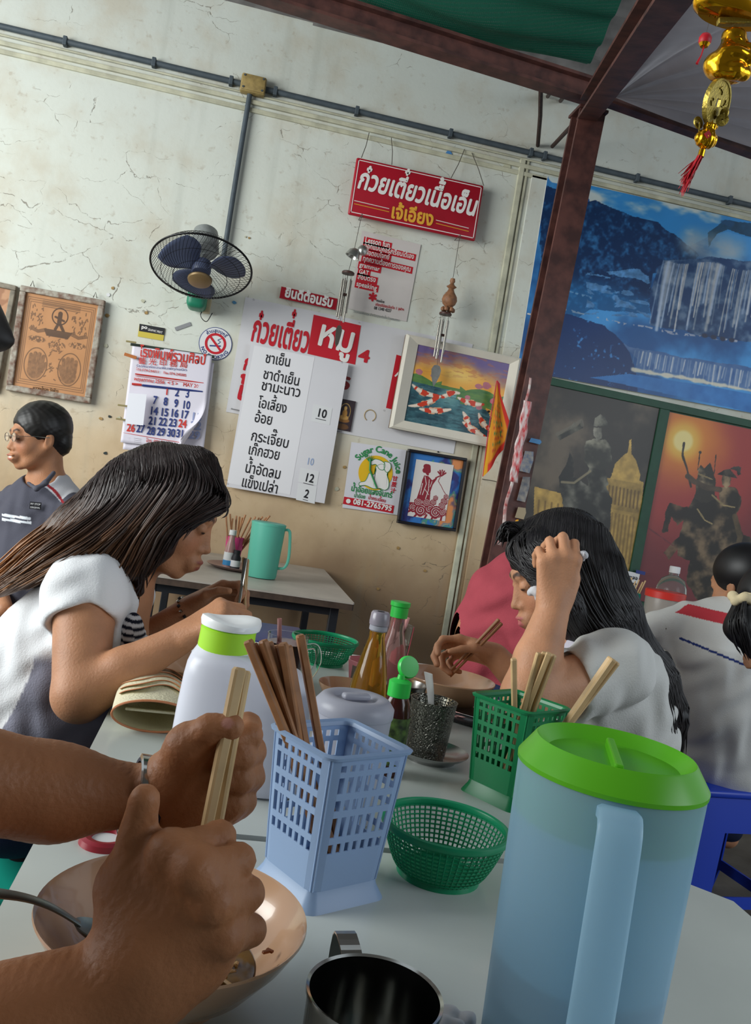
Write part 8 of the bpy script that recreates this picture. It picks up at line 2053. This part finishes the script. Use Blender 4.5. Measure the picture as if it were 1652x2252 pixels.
# ---------------------------------------------------------------- foreground diner: both hands and the chopsticks
t = pers('diner at the left edge whose two hands fill the foreground, wrist watch on', (-.5, .35, 0)); K = at0(t)
f = Fig(.012); S_ = '#a9714c'
A = P(330, 2145, .56); B2 = P(-260, 2330, .52)
f.cap(A, B2, .0275, .040, k=.02); f.cap(A, P(330, 2080, .555), .030, .030, k=.02)
mcp = [P(372, 1872, .548), P(432, 1912, .535), P(474, 1982, .535), P(496, 2058, .545)]; pip = [P(482, 1842, .575), P(523, 1893, .562), P(545, 1965, .562), P(552, 2045, .570)]
dip = [P(452, 1862, .605), P(485, 1925, .60), P(505, 1995, .598), P(512, 2065, .60)]; tip = [P(415, 1885, .602), P(440, 1945, .60), P(460, 2010, .598), P(470, 2075, .598)]
for i, (r0, r1, r2) in enumerate(((.0122, .0102, .0090), (.0125, .0104, .0092), (.0122, .0100, .0088), (.0112, .0092, .0080))):
    f.cap(P(322 + 34 * i, 2110, .560), mcp[i] + CF * .004, .0165, r0, k=.016); f.cap(mcp[i], pip[i], r0 * .90, r1, k=.0035); f.cap(pip[i], dip[i], r1, r2, k=.003); f.cap(dip[i], tip[i], r2, r2 * .9, k=.003)
    f.ell(mcp[i] - CF * .0025, (r0 * .96,) * 3, k=.009); f.ell(pip[i], (r1 * 1.08,) * 3, k=.003)
f.cap(P(300, 2080, .565), P(278, 1945, .565), .021, .0175, k=.02); f.cap(P(278, 1945, .565), P(302, 1835, .562), .0165, .0115, k=.008); f.cap(P(302, 1835, .562), P(318, 1758, .558), .0118, .0100, k=.004)
f.cap(P(290, 1960, .57), P(370, 1900, .565), .016, .014, k=.02); f.cap(P(340, 2010, .563), P(430, 2010, .560), .022, .020, k=.018); f.cap(P(340, 2100, .56), P(440, 2090, .565), .024, .020, k=.02)
# left forearm and the far fist, palm toward the viewer
WL = P(345, 1752, .665); EL = P(-230, 1690, .60)
f.cap(WL, P(120, 1742, .65), .0215, .0315, k=.006); f.cap(P(120, 1742, .65), EL, .033, .044, k=.02)
mc = [P(485, 1612, .702), P(505, 1662, .706), P(506, 1718, .702), P(490, 1772, .694)]; pp = [P(544, 1598, .684), P(553, 1652, .680), P(551, 1708, .676), P(535, 1762, .674)]
dp2 = [P(548, 1618, .660), P(532, 1664, .653), P(528, 1716, .652), P(515, 1765, .655)]; tp = [P(520, 1628, .652), P(503, 1668, .648), P(498, 1716, .648), P(490, 1762, .652)]
for i, r0 in enumerate((.0108, .0112, .0108, .0098)):
    f.cap(P(378, 1712 + 18 * i, .672), mc[i], .016, .0130, k=.014); f.cap(mc[i], pp[i], r0 * 1.12, r0 * 1.04, k=.005); f.cap(pp[i], dp2[i], r0 * 1.02, r0 * .95, k=.003); f.cap(dp2[i], tp[i], r0 * .95, r0 * .88, k=.003)
f.cap(P(385, 1735, .664), P(470, 1768, .668), .024, .021, k=.014); f.ell(P(425, 1720, .668), (.026, .024, .028), k=.015)
f.cap(P(385, 1705, .655), P(415, 1640, .645), .0195, .0160, k=.014); f.cap(P(412, 1640, .645), P(462, 1605, .636), .0155, .0115, k=.008); f.cap(P(462, 1605, .636), P(508, 1598, .634), .0115, .0098, k=.004)
# arms, shoulders, head and trunk outside the frame
sR, sL = Vector((-.42, .10, 1.04)), Vector((-.52, .50, 1.04))
f.cap(B2, sR, .042, .052, k=.02); f.cap(EL, sL, .044, .052, k=.02); f.cap(sR, sL, .055, .055, k=.04); f.chain([Vector((-.50, .30, 1.0)), Vector((-.58, .30, .78)), Vector((-.60, .30, .52))], [.09, .125, .13], k=.05)
H = Frame(P(-248, 806, .78), CR * .93 - CU * .30 + CF * .12, CU * .95 + CR * .3, .96); f.cap(H(-.03, 0, -.05), Vector((-.48, .31, 1.03)), .052, .058, k=.02); head(f, H, lids=False)
for y in (.2, .4): f.cap((-.58, y, .50), (-.22, y + .02, .52), .08, .06, k=.03); f.cap((-.22, y + .02, .52), (-.25, y + .02, .06), .055, .04, k=.01)
def nail(kind_c, rad, col='#d79a90', amt=.8): f.zone('e', col, kind_c, rad, soft=.0008, amt=amt)
nz_ = P(500, 1590, .624)
nail(nz_, (.0048, .006, .0044), '#c98f86', .7); nail(P(497, 1664, .639), (.005, .005, .005), '#c98d7e', .5); nail(P(493, 1712, .639), (.005, .005, .005), '#c98d7e', .5)
K(f.build('body', M_SKIN, t, h=.0019, base=S_, disp=lambda X: .00025 * np.sin(X[..., 0] * 900 + 3 * np.sin(X[..., 2] * 300))))
f = Fig(.03); f.cap(sR, sL, .067, .067, k=.04); f.chain([Vector((-.50, .30, .98)), Vector((-.58, .30, .78)), Vector((-.60, .30, .50))], [.104, .138, .144], k=.05); f.cap(sR, sR.lerp(B2, .5), .066, .06); f.cap(sL, sL.lerp(EL, .5), .066, .06); f.ell((-.47, .31, 1.13), (.07, .07, .06), k=.01, op='-')
K(f.build('shirt', cloth_mat('dark_teal_cloth', '#2c4a52'), t, h=.008, disp=wrinkle((40, 10, 30), (10, 40, 25), .003)))
f = Fig(.03); f.cap((-.60, .24, .50), (-.60, .38, .50), .135, .135)
for y in (.2, .4): f.cap((-.58, y, .50), (-.22, y + .02, .52), .09, .07); f.cap((-.22, y + .02, .52), (-.25, y + .02, .10), .066, .055, k=.01)
K(f.build('jeans', M_JEAN, t, h=.01))
f = Fig(.02); f.ell(H(-.018, 0, .038), H.r(.106, .087, .096), H.R); f.ell(H(.116, 0, -.014), H.r(.056, .11, .080), H.R, k=.008, op='-'); f.cap(H(.05, .03, .085), H(.088, .02, .06), .012, .007); K(f.build('hair', M_HAIR, t, h=.004, base='#171210'))
stool((-.62, .30), 'green plastic stool under the foreground diner, outside the picture', mat('teal_stool', '#1c9a86'), H=.40)
# watch
dr = (WL - EL).normalized(); wc = P(322, 1752, .6635); rt_ = align(dr)
wt = thing('wrist_watch', 'wrist watch with a dark strap and polished clasp on the far wrist', 'watch', wc); M_STRAP = mat('dark_strap', '#1c1f33', .5)
MB().loft([[rt_ @ Vector((r_ * math.cos(a), r_ * math.sin(a), z)) for a in np.linspace(0, 2 * math.pi, 33)[:-1]] for r_, z in ((.0255, -.010), (.0285, -.010), (.0278, .009), (.0245, .009), (.0255, -.010))]).build('strap', M_STRAP, wt, smooth=True)
cl = rt_.inverted() @ (CU * .86 - CF * .45); a0 = math.atan2(cl.y, cl.x)
MB().loft([[rt_ @ Vector((r_ * math.cos(a0 + a), r_ * math.sin(a0 + a), z)) for a in np.linspace(-.75, .75, 12)] for r_, z in ((.0287, -.011), (.0312, -.010), (.0306, .008), (.0280, .009))], close=False).build('clasp', M_MUG, wt, smooth=True)
MB().box(rt_ @ Vector((.030 * math.cos(a0 + 2.9), .030 * math.sin(a0 + 2.9), 0)), (.03, .008, .03), rt_, bev=.003).build('watch_case', M_MUG, wt)
# chopsticks in the far fist
for k, (a, b2, lab) in enumerate(((P(527, 1468, .642), P(440, 1890, .612), 'front'), (P(538, 1474, .650), P(466, 1880, .622), 'rear'))):
    stick(a, b2, .0046, .0036, M_BAMB, lab + ' of two pale wooden chopsticks gripped in the foreground fist', 'chopsticks in the foreground fist')
